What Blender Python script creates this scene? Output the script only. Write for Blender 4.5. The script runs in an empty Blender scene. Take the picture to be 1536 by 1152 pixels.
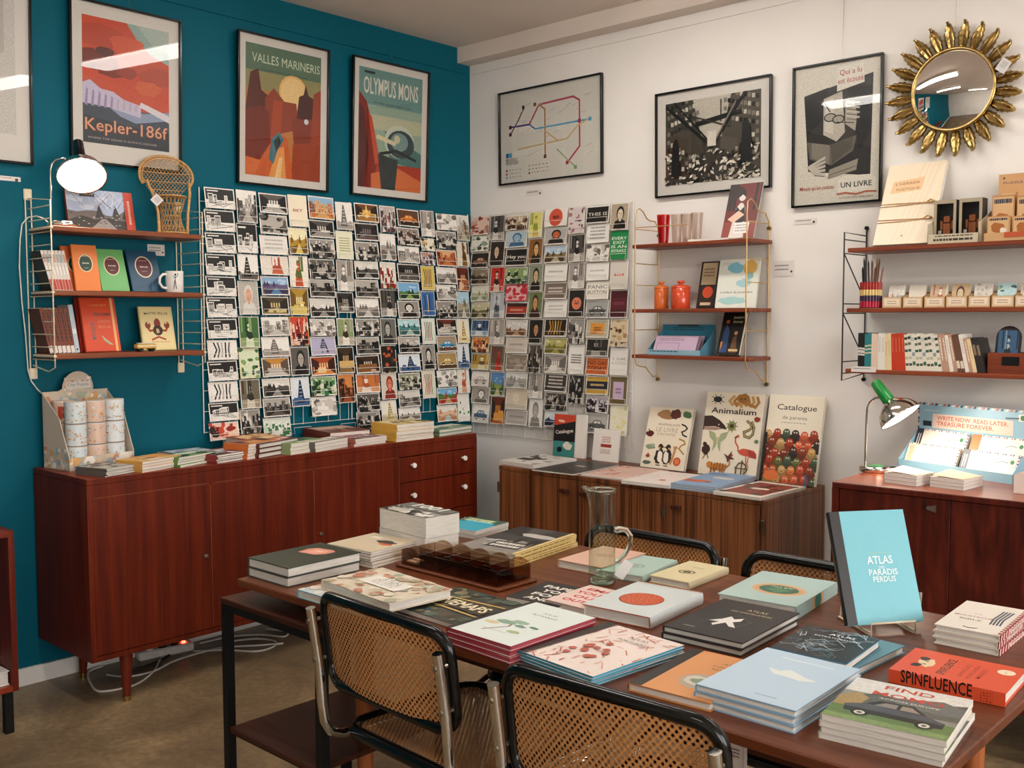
import bpy, math, random
from mathutils import Vector, Matrix
V = Vector; PI = math.pi
SC = bpy.context.scene; COL = SC.collection
random.seed(7)

# ------------------------------------------------------------------ camera
CAM_F = 1529.4                                  # focal length for a 1536 px wide frame
CAM_C = V((4.1034, -4.1172, 1.45))
_t, _y, _r = 0.06525687, 0.74361262, -0.00171434
CF = V((-math.sin(_y)*math.cos(_t), math.cos(_y)*math.cos(_t), -math.sin(_t)))
_R0 = V((math.cos(_y), math.sin(_y), 0)); _U0 = _R0.cross(CF)
CR = _R0*math.cos(_r)+_U0*math.sin(_r); CU = -_R0*math.sin(_r)+_U0*math.cos(_r)
cd = bpy.data.cameras.new('camera'); cam = bpy.data.objects.new('camera', cd); COL.objects.link(cam)
cam.matrix_world = Matrix(((CR.x, CU.x, -CF.x, CAM_C.x), (CR.y, CU.y, -CF.y, CAM_C.y), (CR.z, CU.z, -CF.z, CAM_C.z), (0, 0, 0, 1)))
cd.sensor_width = 36; cd.lens = 36*CAM_F/1536; cd.clip_start = .05
SC.camera = cam

def at(u, v, ax, val):
    """point of the room seen at photograph position (u, v) on the plane x, y or z = val"""
    r = CF+CR*((u-768)/CAM_F)-CU*((v-576)/CAM_F)
    i = 'xyz'.index(ax)
    return CAM_C+r*((val-CAM_C[i])/r[i])
def row_of(p):
    d = V(p)-CAM_C; return 576-CAM_F*d.dot(CU)/d.dot(CF)
def height_at(u, vb, zb, vt):
    """height over zb of the upright edge whose foot is seen at (u, vb) and whose top is at row vt"""
    p = at(u, vb, 'z', zb); a, b = 0., 1.5
    for _ in range(40):
        m = (a+b)/2
        if row_of((p.x, p.y, zb+m)) > vt: a = m
        else: b = m
    return a

# ------------------------------------------------------------------ colours and materials
def lin(c):
    if isinstance(c, str):
        c = c.lstrip('#'); c = tuple(int(c[i:i+2], 16)/255 for i in (0, 2, 4))
    return tuple((x/12.92 if x <= .04045 else ((x+.055)/1.055)**2.4) for x in c[:3])
def hexmix(a, b, t):
    a = a.lstrip('#'); b = b.lstrip('#')
    return '#'+''.join('%02x' % int(round(int(a[i:i+2], 16)*(1-t)+int(b[i:i+2], 16)*t)) for i in (0, 2, 4))
def new_mat(name):
    m = bpy.data.materials.new(name); m.use_nodes = True; nt = m.node_tree
    b = nt.nodes['Principled BSDF']; return m, nt, b
def N(nt, t, **kw):
    n = nt.nodes.new(t)
    for k, v in kw.items():
        if k in n.inputs.keys(): n.inputs[k].default_value = v
        else: setattr(n, k, v)
    return n
def obj_coords(nt, scale=(1, 1, 1)):
    tc = N(nt, 'ShaderNodeTexCoord'); mp = N(nt, 'ShaderNodeMapping')
    mp.inputs['Scale'].default_value = scale
    nt.links.new(tc.outputs['Object'], mp.inputs['Vector']); return mp.outputs['Vector']
def ramp(nt, fac, stops):
    r = N(nt, 'ShaderNodeValToRGB'); e = r.color_ramp.elements
    while len(e) < len(stops): e.new(.5)
    for i, (p, c) in enumerate(stops): e[i].position = p; e[i].color = (*lin(c), 1)
    nt.links.new(fac, r.inputs['Fac']); return r.outputs['Color']
def bump(nt, b, h, s=.1, d=.002):
    bp = N(nt, 'ShaderNodeBump'); bp.inputs['Strength'].default_value = s; bp.inputs['Distance'].default_value = d
    nt.links.new(h, bp.inputs['Height']); nt.links.new(bp.outputs['Normal'], b.inputs['Normal'])
def plain(name, c, rough=.5, metal=0, spec=.5, var=.06, vs=60, coat=0):
    m, nt, b = new_mat(name)
    n = N(nt, 'ShaderNodeTexNoise'); n.inputs['Scale'].default_value = vs; n.inputs['Detail'].default_value = 3
    nt.links.new(obj_coords(nt), n.inputs['Vector'])
    nt.links.new(ramp(nt, n.outputs['Fac'], [(.3, hexmix(c, '#000000', var)), (.7, hexmix(c, '#ffffff', var*.6))]), b.inputs['Base Color'])
    b.inputs['Roughness'].default_value = rough; b.inputs['Metallic'].default_value = metal
    b.inputs['Specular IOR Level'].default_value = spec; b.inputs['Coat Weight'].default_value = coat
    return m
def wood(name, cols, axis='y', s=14, stretch=.06, rough=.38, dist=2.2, fine=90, coat=0.0, spec=.4):
    m, nt, b = new_mat(name)
    sc = [1, 1, 1]; sc['xyz'.index(axis)] = stretch
    co = obj_coords(nt, tuple(sc))
    n1 = N(nt, 'ShaderNodeTexNoise'); n1.inputs['Scale'].default_value = s; n1.inputs['Detail'].default_value = 5; n1.inputs['Distortion'].default_value = dist
    n2 = N(nt, 'ShaderNodeTexNoise'); n2.inputs['Scale'].default_value = fine; n2.inputs['Detail'].default_value = 4
    nt.links.new(co, n1.inputs['Vector']); nt.links.new(co, n2.inputs['Vector'])
    mx = N(nt, 'ShaderNodeMix'); mx.data_type = 'FLOAT'; mx.inputs[0].default_value = .35
    nt.links.new(n1.outputs['Fac'], mx.inputs[2]); nt.links.new(n2.outputs['Fac'], mx.inputs[3])
    k = len(cols)
    nt.links.new(ramp(nt, mx.outputs[0], [(.3+.4*i/(k-1), c) for i, c in enumerate(cols)]), b.inputs['Base Color'])
    b.inputs['Specular IOR Level'].default_value = spec; b.inputs['Roughness'].default_value = rough; b.inputs['Coat Weight'].default_value = coat; b.inputs['Coat Roughness'].default_value = .25
    bump(nt, b, n2.outputs['Fac'], .08, .001)
    return m
def ink_mat(name, rough, grain=0, gscale=220, coat=0):
    m, nt, b = new_mat(name)
    a = N(nt, 'ShaderNodeVertexColor'); a.layer_name = 'Col'
    n = N(nt, 'ShaderNodeTexNoise'); n.inputs['Scale'].default_value = gscale; n.inputs['Detail'].default_value = 4
    nt.links.new(obj_coords(nt), n.inputs['Vector'])
    mr = N(nt, 'ShaderNodeMapRange'); mr.inputs[1].default_value = .36; mr.inputs[2].default_value = .64
    mr.inputs[3].default_value = 1-max(grain, .03); mr.inputs[4].default_value = 1+max(grain, .0)*.6
    nt.links.new(n.outputs['Fac'], mr.inputs[0])
    mx = N(nt, 'ShaderNodeMix'); mx.data_type = 'RGBA'; mx.blend_type = 'MULTIPLY'; mx.inputs[0].default_value = 1
    nt.links.new(a.outputs['Color'], mx.inputs[6]); nt.links.new(mr.outputs[0], mx.inputs[7])
    nt.links.new(mx.outputs[2], b.inputs['Base Color'])
    b.inputs['Roughness'].default_value = rough; b.inputs['Coat Weight'].default_value = coat
    return m
MT = {}
MT['ink'] = ink_mat('printed_card', .42)
MT['photo'] = ink_mat('photo_print', .4, .24, 260)
MT['cover_photo'] = ink_mat('photo_cover', .35, .12, 140)
def pages_mat():
    m, nt, b = new_mat('paper_pages')
    w = N(nt, 'ShaderNodeTexNoise'); w.inputs['Scale'].default_value = 60; w.inputs['Detail'].default_value = 3
    nt.links.new(obj_coords(nt, (.3, .3, 30)), w.inputs['Vector'])
    nt.links.new(ramp(nt, w.outputs['Fac'], [(.3, '#bdb6ab'), (.6, '#e4ded4')]), b.inputs['Base Color'])
    b.inputs['Roughness'].default_value = .8
    return m
MT['pages'] = pages_mat()
MT['white_wire'] = plain('cream_wire', '#e6d6b8', .35, 0, .5)
MT['rack_wire'] = plain('white_rack_wire', '#e9e4da', .35)
MT['brass_wire'] = plain('gold_wire', '#d8b276', .3, .55)
MT['black_wire'] = plain('black_wire', '#1d1a18', .4)
MT['black_metal'] = plain('black_metal', '#0b0a09', .5, 0, .25)
MT['lacquer'] = plain('black_lacquer', '#070605', .2, 0, .35, coat=.08)
MT['chrome'] = plain('chrome', '#d8d4cc', .12, 1)
MT['steel'] = plain('brushed_steel', '#bdb7ad', .28, 1)
MT['bronze'] = plain('dark_bronze', '#4a3a2c', .4, .6)
MT['brass'] = plain('brass', '#c2a05a', .27, 1, .5, .25, 30)
MT['mirror'] = plain('silvered_glass', '#e6e3de', .01, 1, var=.01)
MT['rattan'] = plain('rattan', '#cf9a55', .5, 0, .4, .2, 120)
MT['cord'] = plain('white_cord', '#d9d2c8', .5)
MT['black_cord'] = plain('black_cord', '#141210', .5)
MT['white_ceramic'] = plain('white_ceramic', '#f0ebe4', .15)
MT['felt'] = plain('green_enamel', '#118a35', .25, 0, .5, .1, 40, .3)
MT['teak'] = wood('teak_sideboard', ['#430f03', '#5f1b06', '#722a0b'], 'z', 16, .05, .45, 1.6, spec=.25)
MT['teak_side'] = wood('teak_top', ['#56180a', '#7c2a11', '#94401d'], 'y', 14, .06, .38, 1.6, spec=.35)
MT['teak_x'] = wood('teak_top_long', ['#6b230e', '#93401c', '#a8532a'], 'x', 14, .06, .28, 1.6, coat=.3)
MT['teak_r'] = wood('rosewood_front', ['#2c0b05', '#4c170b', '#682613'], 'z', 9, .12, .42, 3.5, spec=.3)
MT['shelf_wood'] = wood('teak_shelf', ['#5d2a16', '#7a3d21', '#8f4d2b'], 'y', 20, .05, .42)
MT['shelf_wood_x'] = wood('teak_shelf_long', ['#5d2414', '#7b381e', '#8f4927'], 'x', 20, .05, .42)
MT['table_wood'] = wood('table_teak', ['#47200e', '#643117', '#7c4422'], 'x', 12, .06, .36, 1.8, spec=.4)
MT['dark_wood'] = wood('dark_walnut', ['#24100a', '#3f1d11', '#522a18'], 'x', 14, .06, .45, spec=.25)
MT['pine_leg'] = wood('orange_beech', ['#8a4620', '#a65c2d', '#b56c3a'], 'z', 18, .06, .4)
def zebrano():
    m, nt, b = new_mat('zebrano_laminate')
    n1 = N(nt, 'ShaderNodeTexNoise'); n1.noise_dimensions = '3D'; n1.inputs['Scale'].default_value = 52; n1.inputs['Detail'].default_value = 3
    nt.links.new(obj_coords(nt, (1, 1, .012)), n1.inputs['Vector'])
    n2 = N(nt, 'ShaderNodeTexNoise'); n2.inputs['Scale'].default_value = 8
    nt.links.new(obj_coords(nt, (1, 1, .05)), n2.inputs['Vector'])
    mx = N(nt, 'ShaderNodeMix'); mx.data_type = 'FLOAT'; mx.inputs[0].default_value = .35
    nt.links.new(n1.outputs['Fac'], mx.inputs[2]); nt.links.new(n2.outputs['Fac'], mx.inputs[3])
    nt.links.new(ramp(nt, mx.outputs[0], [(.36, '#3f1f0e'), (.46, '#66391c'), (.54, '#87522d'), (.62, '#4f2913')]), b.inputs['Base Color'])
    b.inputs['Roughness'].default_value = .4
    return m
MT['zebrano'] = zebrano()
def clear(name, tint, alpha, rough=.02, ior=1.45):
    """thin clear pane: mostly see-through with a Fresnel reflection"""
    m, nt, b = new_mat(name); nt.nodes.remove(b)
    t = N(nt, 'ShaderNodeBsdfTransparent'); t.inputs['Color'].default_value = (*lin(tint), 1)
    g = N(nt, 'ShaderNodeBsdfGlossy'); g.inputs['Roughness'].default_value = rough
    fr = N(nt, 'ShaderNodeFresnel'); fr.inputs['IOR'].default_value = ior
    n = N(nt, 'ShaderNodeTexNoise'); n.inputs['Scale'].default_value = 3
    nt.links.new(obj_coords(nt), n.inputs['Vector'])
    mr = N(nt, 'ShaderNodeMapRange'); mr.inputs[3].default_value = rough*.8; mr.inputs[4].default_value = rough*1.2
    nt.links.new(n.outputs['Fac'], mr.inputs[0]); nt.links.new(mr.outputs[0], g.inputs['Roughness'])
    mx = N(nt, 'ShaderNodeMixShader')
    mu = N(nt, 'ShaderNodeMath'); mu.operation = 'MULTIPLY'; mu.inputs[1].default_value = alpha
    ge = N(nt, 'ShaderNodeNewGeometry'); bf = N(nt, 'ShaderNodeMath'); bf.operation = 'SUBTRACT'; bf.inputs[0].default_value = 1
    nt.links.new(ge.outputs['Backfacing'], bf.inputs[1]); m2 = N(nt, 'ShaderNodeMath'); m2.operation = 'MULTIPLY'
    nt.links.new(fr.outputs[0], m2.inputs[0]); nt.links.new(bf.outputs[0], m2.inputs[1]); nt.links.new(m2.outputs[0], mu.inputs[0]); nt.links.new(mu.outputs[0], mx.inputs[0])
    nt.links.new(t.outputs[0], mx.inputs[1]); nt.links.new(g.outputs[0], mx.inputs[2])
    nt.links.new(mx.outputs[0], nt.nodes['Material Output'].inputs[0]); return m
MT['pane'] = clear('frame_glass', '#f6f6f6', 1.0, .015)
MT['smoke'] = clear('smoked_acrylic', '#dccabb', 1.0, .05)
MT['tumbler'] = clear('clear_tumbler', '#f3ede9', 1.3, .04)
MT['tumbler_red'] = clear('red_tumbler', '#ee6a48', 1.2, .05)
def real_glass(name, c, rough=.0):
    m, nt, b = new_mat(name)
    n = N(nt, 'ShaderNodeTexNoise'); n.inputs['Scale'].default_value = 12
    nt.links.new(obj_coords(nt), n.inputs['Vector'])
    nt.links.new(ramp(nt, n.outputs['Fac'], [(.3, c), (.7, hexmix(c, '#ffffff', .3))]), b.inputs['Base Color'])
    b.inputs['Transmission Weight'].default_value = 1; b.inputs['Roughness'].default_value = rough; b.inputs['IOR'].default_value = 1.48
    return m
MT['jug_clear'] = clear('thin_clear_glass', '#f7fbf6', 1.7, .01)
MT['jug_glass'] = real_glass('recycled_glass', '#e9f6ec')
def emit(name, c, s):
    m, nt, b = new_mat(name)
    n = N(nt, 'ShaderNodeTexNoise'); n.inputs['Scale'].default_value = 2
    nt.links.new(obj_coords(nt), n.inputs['Vector'])
    nt.links.new(ramp(nt, n.outputs['Fac'], [(0, c), (1, hexmix(c, '#ffffff', .2))]), b.inputs['Emission Color'])
    b.inputs['Emission Strength'].default_value = s; return m
MT['tube'] = emit('fluorescent_diffuser', '#fff9f1', 15)
MT['bulb'] = emit('lit_bulb', '#fff0da', 26)
MT['led'] = emit('red_led', '#ff3010', 6)
def paint(name, c, rough=.6, var=.05, spec=.3):
    m, nt, b = new_mat(name)
    n = N(nt, 'ShaderNodeTexNoise'); n.inputs['Scale'].default_value = 1.6; n.inputs['Detail'].default_value = 6
    n2 = N(nt, 'ShaderNodeTexNoise'); n2.inputs['Scale'].default_value = 160
    co = obj_coords(nt); nt.links.new(co, n.inputs['Vector']); nt.links.new(co, n2.inputs['Vector'])
    nt.links.new(ramp(nt, n.outputs['Fac'], [(.35, hexmix(c, '#000000', var)), (.65, c)]), b.inputs['Base Color'])
    b.inputs['Roughness'].default_value = rough; b.inputs['Specular IOR Level'].default_value = spec
    bump(nt, b, n2.outputs['Fac'], .12, .0015); return m
MT['teal'] = paint('teal_wall_paint', '#005b6d', .55, .06, .15)
MT['white'] = paint('white_wall_paint', '#ebe6e0', .7, .03)
MT['ceil'] = paint('ceiling_paint', '#e2d5ca', .8, .03)
MT['trim'] = paint('trim_paint', '#ece6dd', .5, .02)
def concrete():
    m, nt, b = new_mat('polished_concrete')
    co = obj_coords(nt)
    n = N(nt, 'ShaderNodeTexNoise'); n.inputs['Scale'].default_value = 2.2; n.inputs['Detail'].default_value = 9; n.inputs['Roughness'].default_value = .65; n.inputs['Distortion'].default_value = .6
    n2 = N(nt, 'ShaderNodeTexNoise'); n2.inputs['Scale'].default_value = 40; n2.inputs['Detail'].default_value = 5
    nt.links.new(co, n.inputs['Vector']); nt.links.new(co, n2.inputs['Vector'])
    mx = N(nt, 'ShaderNodeMix'); mx.data_type = 'FLOAT'; mx.inputs[0].default_value = .3
    nt.links.new(n.outputs['Fac'], mx.inputs[2]); nt.links.new(n2.outputs['Fac'], mx.inputs[3])
    nt.links.new(ramp(nt, mx.outputs[0], [(.34, '#584937'), (.5, '#7d684d'), (.62, '#9a8260'), (.7, '#b69e7b')]), b.inputs['Base Color'])
    b.inputs['Roughness'].default_value = .38; bump(nt, b, n2.outputs['Fac'], .1, .002); return m
MT['concrete'] = concrete()
def cane():
    m, nt, b = new_mat('woven_cane')
    uv = N(nt, 'ShaderNodeUVMap'); P = .0145
    def dist(off):
        mp = N(nt, 'ShaderNodeMapping'); mp.inputs['Scale'].default_value = (1/P, 1/.0165, 1); mp.inputs['Location'].default_value = (off, off, 0)
        nt.links.new(uv.outputs[0], mp.inputs['Vector'])
        f = N(nt, 'ShaderNodeVectorMath'); f.operation = 'FRACTION'; nt.links.new(mp.outputs[0], f.inputs[0])
        s = N(nt, 'ShaderNodeVectorMath'); s.operation = 'SUBTRACT'; s.inputs[1].default_value = (.5, .5, 0); nt.links.new(f.outputs[0], s.inputs[0])
        l = N(nt, 'ShaderNodeVectorMath'); l.operation = 'LENGTH'; nt.links.new(s.outputs[0], l.inputs[0]); return l.outputs['Value']
    mn = N(nt, 'ShaderNodeMath'); mn.operation = 'MINIMUM'
    nt.links.new(dist(0), mn.inputs[0]); nt.links.new(dist(.5), mn.inputs[1])
    lt = N(nt, 'ShaderNodeMath'); lt.operation = 'LESS_THAN'; lt.inputs[1].default_value = .19; nt.links.new(mn.outputs[0], lt.inputs[0])
    n = N(nt, 'ShaderNodeTexNoise'); n.inputs['Scale'].default_value = 260; nt.links.new(obj_coords(nt), n.inputs['Vector'])
    mu = N(nt, 'ShaderNodeMath'); mu.operation = 'MULTIPLY_ADD'; mu.inputs[1].default_value = .8; mu.inputs[2].default_value = -.1
    nt.links.new(mn.outputs[0], mu.inputs[0])
    ad = N(nt, 'ShaderNodeMath'); ad.operation = 'MULTIPLY_ADD'; ad.inputs[1].default_value = .5; nt.links.new(n.outputs['Fac'], ad.inputs[0]); nt.links.new(mu.outputs[0], ad.inputs[2])
    nt.links.new(ramp(nt, ad.outputs[0], [(.25, '#9a5d2e'), (.6, '#d6a066')]), b.inputs['Base Color'])
    b.inputs['Roughness'].default_value = .45
    t = N(nt, 'ShaderNodeBsdfTransparent'); ms = N(nt, 'ShaderNodeMixShader')
    nt.links.new(lt.outputs[0], ms.inputs[0]); nt.links.new(b.outputs[0], ms.inputs[1]); nt.links.new(t.outputs[0], ms.inputs[2])
    nt.links.new(ms.outputs[0], nt.nodes['Material Output'].inputs[0]); return m
MT['cane'] = cane()

# ------------------------------------------------------------------ mesh building
class MB:
    """collects shapes and links them as ONE mesh object"""
    def __init__(s): s.v = []; s.f = []; s.M = None; s.uvs = {}
    def pt(s, p):
        p = V(p); p = s.M @ p if s.M is not None else p
        s.v.append(p); return len(s.v)-1
    def face(s, pts, c=None, m=0, sm=False):
        s.f.append((tuple(s.pt(p) for p in pts), c, m, sm))
    def idx(s, ids, c=None, m=0, sm=False): s.f.append((tuple(ids), c, m, sm))
    def box(s, a, b, c=None, m=0, bev=0, cs=None):
        (x0, y0, z0), (x1, y1, z1) = a, b
        if bev <= 0:
            P = [s.pt((x, y, z)) for x in (x0, x1) for y in (y0, y1) for z in (z0, z1)]
            for k, q in zip('-x +x -y +y -z +z'.split(), ((0, 1, 3, 2), (4, 6, 7, 5), (0, 4, 5, 1), (2, 3, 7, 6), (0, 2, 6, 4), (1, 5, 7, 3))):
                s.idx([P[i] for i in q], (cs or {}).get(k, c), m)
            return
        L = ((x0, x1), (y0, y1), (z0, z1)); I = {}
        for sx in (0, 1):
            for sy in (0, 1):
                for sz in (0, 1):
                    S = (sx, sy, sz)
                    for ax in range(3):
                        q = [L[k][S[k]]+(0 if k == ax else bev*(1-2*S[k])) for k in range(3)]
                        I[S+(ax,)] = s.pt(q)
        for ax in range(3):
            o = [k for k in range(3) if k != ax]
            for e in (0, 1):
                def key(i, j):
                    S = [0, 0, 0]; S[ax] = e; S[o[0]] = i; S[o[1]] = j; return tuple(S)
                s.idx([I[key(i, j)+(ax,)] for i, j in ((0, 0), (1, 0), (1, 1), (0, 1))], (cs or {}).get('-+'[e]+'xyz'[ax], c), m)
            for i in (0, 1):
                for j in (0, 1):
                    def k2(e):
                        S = [0, 0, 0]; S[ax] = e; S[o[0]] = i; S[o[1]] = j; return tuple(S)
                    s.idx([I[k2(0)+(o[0],)], I[k2(1)+(o[0],)], I[k2(1)+(o[1],)], I[k2(0)+(o[1],)]], c, m)
        for sx in (0, 1):
            for sy in (0, 1):
                for sz in (0, 1): s.idx([I[(sx, sy, sz, k)] for k in range(3)], c, m)
    def tube(s, path, r, n=8, c=None, m=0, closed=False, caps=True):
        path = [V(p) for p in path]; k = len(path); rings = []
        rr = r if isinstance(r, (list, tuple)) else [r]*k
        T = []
        for i in range(k):
            a = path[i-1] if (i > 0 or closed) else path[i]; b = path[(i+1) % k] if (i < k-1 or closed) else path[i]
            T.append((b-a).normalized())
        ref = V((0, 0, 1)) if abs(T[0].z) < .9 else V((1, 0, 0))
        nrm = (ref-T[0]*ref.dot(T[0])).normalized()
        for i in range(k):
            nrm = (nrm-T[i]*nrm.dot(T[i])).normalized(); bn = T[i].cross(nrm)
            rings.append([s.pt(path[i]+(nrm*math.cos(2*PI*j/n)+bn*math.sin(2*PI*j/n))*rr[i]) for j in range(n)])
        for i in range(k if closed else k-1):
            A, B = rings[i], rings[(i+1) % k]
            for j in range(n): s.idx((A[j], A[(j+1) % n], B[(j+1) % n], B[j]), c, m, True)
        if caps and not closed:
            for R, q, rev in ((rings[0], 0, True), (rings[-1], k-1, False)):
                ids = [len(s.v)+j for j in range(n)]; s.v += [s.v[i].copy() for i in R]
                s.idx(ids[::-1] if rev else ids, c, m)
    def lathe(s, prof, n=24, c=None, m=0, cols=None, base=(0, 0, 0)):
        bx, by, bz = base; rings = []
        for r, z in prof:
            rings.append([s.pt((bx+r*math.cos(2*PI*j/n), by+r*math.sin(2*PI*j/n), bz+z)) for j in range(n)] if r > 1e-6 else [s.pt((bx, by, bz+z))]*n)
        for i in range(len(prof)-1):
            A, B = rings[i], rings[i+1]; cc = cols[i] if cols else c
            sharp = abs(prof[i][1]-prof[i+1][1]) < 1e-6
            if sharp:
                A = [len(s.v)+j for j in range(n)]; s.v += [s.v[q].copy() for q in rings[i]]
                B = [len(s.v)+j for j in range(n)]; s.v += [s.v[q].copy() for q in rings[i+1]]
            for j in range(n):
                q = (A[j], A[(j+1) % n], B[(j+1) % n], B[j])
                if prof[i][0] <= 1e-6: q = (A[0], B[(j+1) % n], B[j])
                elif prof[i+1][0] <= 1e-6: q = (A[j], A[(j+1) % n], B[0])
                s.idx(q, cc, m, not sharp)
    def prism(s, poly, z0, z1, c=None, m=0, side=None):
        s.face([(x, y, z1) for x, y in poly], c, m); s.face([(x, y, z0) for x, y in poly[::-1]], c, m)
        k = len(poly)
        for i in range(k):
            a, b = poly[i], poly[(i+1) % k]
            s.face([(a[0], a[1], z0), (b[0], b[1], z0), (b[0], b[1], z1), (a[0], a[1], z1)], side or c, m)
    def grid(s, fn, nu, nv, c=None, m=0, sm=True, uv=None):
        I = [[s.pt(fn(i/nu, j/nv)) for j in range(nv+1)] for i in range(nu+1)]
        for i in range(nu):
            for j in range(nv):
                if uv:
                    s.uvs[len(s.f)] = [uv(a/nu, b/nv) for a, b in ((i, j), (i+1, j), (i+1, j+1), (i, j+1))]
                s.idx((I[i][j], I[i+1][j], I[i+1][j+1], I[i][j+1]), c, m, sm)
    def build(s, name, mats, parent=None, M=None):
        me = bpy.data.meshes.new(name)
        me.from_pydata([tuple(p) for p in s.v], [], [f[0] for f in s.f])
        for mm in (mats if isinstance(mats, (list, tuple)) else [mats]): me.materials.append(MT[mm] if isinstance(mm, str) else mm)
        me.polygons.foreach_set('material_index', [f[2] for f in s.f])
        me.polygons.foreach_set('use_smooth', [f[3] for f in s.f])
        if any(f[1] is not None for f in s.f):
            ca = me.color_attributes.new('Col', 'FLOAT_COLOR', 'CORNER'); buf = []; memo = {}
            for f in s.f:
                k = f[1] or '#ffffff'
                if k not in memo: memo[k] = [*lin(k), 1.]
                buf += memo[k]*len(f[0])
            ca.data.foreach_set('color', buf)
        if s.uvs:
            ul = me.uv_layers.new(name='UVMap')
            for pi, uvs in s.uvs.items():
                for li, q in zip(me.polygons[pi].loop_indices, uvs): ul.data[li].uv = q
        o = bpy.data.objects.new(name, me); COL.objects.link(o)
        if parent is not None: o.parent = parent
        if M is not None:
            if parent is None: o.matrix_world = M
            else: o.matrix_basis = M
        return o

_LABELS = {}
def tag(o, label, cat, group=None):
    o['label'] = label; o['category'] = cat
    if group: o['group'] = group
    n = len(label.split())
    if n < 4 or n > 16: print('LABEL LENGTH', n, label)
    if label in _LABELS: print('LABEL TWICE', label)
    _LABELS[label] = o
    return o
def thing(name, label, cat, M=None, group=None):
    o = bpy.data.objects.new(name, None); COL.objects.link(o); o.empty_display_size = .05
    if M is not None: o.matrix_world = M
    return tag(o, label, cat, group)
def struct(o): o['kind'] = 'structure'; return o
def dup(root, M, label, group=None):
    r = root.copy(); COL.objects.link(r); r.matrix_world = M
    for k in ('group',):
        if group: r[k] = group
    tag(r, label, root['category'], group or root.get('group'))
    for ch in list(root.children):
        c = ch.copy(); COL.objects.link(c); c.parent = r
        for g in ch.children:
            d = g.copy(); COL.objects.link(d); d.parent = c
    return r
def T(x, y, z): return Matrix.Translation((x, y, z))
def RZ(a): return Matrix.Rotation(a, 4, 'Z')
def basis(o, x, y, z):
    return Matrix(((x.x, y.x, z.x, o.x), (x.y, y.y, z.y, o.y), (x.z, y.z, z.z, o.z), (0, 0, 0, 1)))

# ------------------------------------------------------------------ flat print: shapes and lettering laid on a sheet
_TX = {}
def text_shapes(s, bold):
    k = (s, bold)
    if k not in _TX:
        cu = bpy.data.curves.new('lettering', 'FONT'); cu.body = s; cu.size = 1; cu.resolution_u = 2; cu.offset = bold
        ob = bpy.data.objects.new('lettering', cu); me = ob.to_mesh()
        vs = [(p.co.x, p.co.y) for p in me.vertices]; fs = [tuple(p.vertices) for p in me.polygons]
        ob.to_mesh_clear(); bpy.data.objects.remove(ob); bpy.data.curves.remove(cu)
        x0 = min([p[0] for p in vs] or [0]); x1 = max([p[0] for p in vs] or [1])
        _TX[k] = ([(p[0]-x0, p[1]) for p in vs], fs, max(x1-x0, 1e-4))
    return _TX[k]
def clip(poly):
    for ax, lim, sg in ((0, 0, 1), (0, 1, -1), (1, 0, 1), (1, 1, -1)):
        out = []
        for i in range(len(poly)):
            a, b = poly[i-1], poly[i]; da, db = (a[ax]-lim)*sg, (b[ax]-lim)*sg
            if (da >= 0) != (db >= 0):
                t = da/(da-db); out.append((a[0]+(b[0]-a[0])*t, a[1]+(b[1]-a[1])*t))
            if db >= 0: out.append(b)
        poly = out
        if not poly: return []
    return poly
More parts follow.
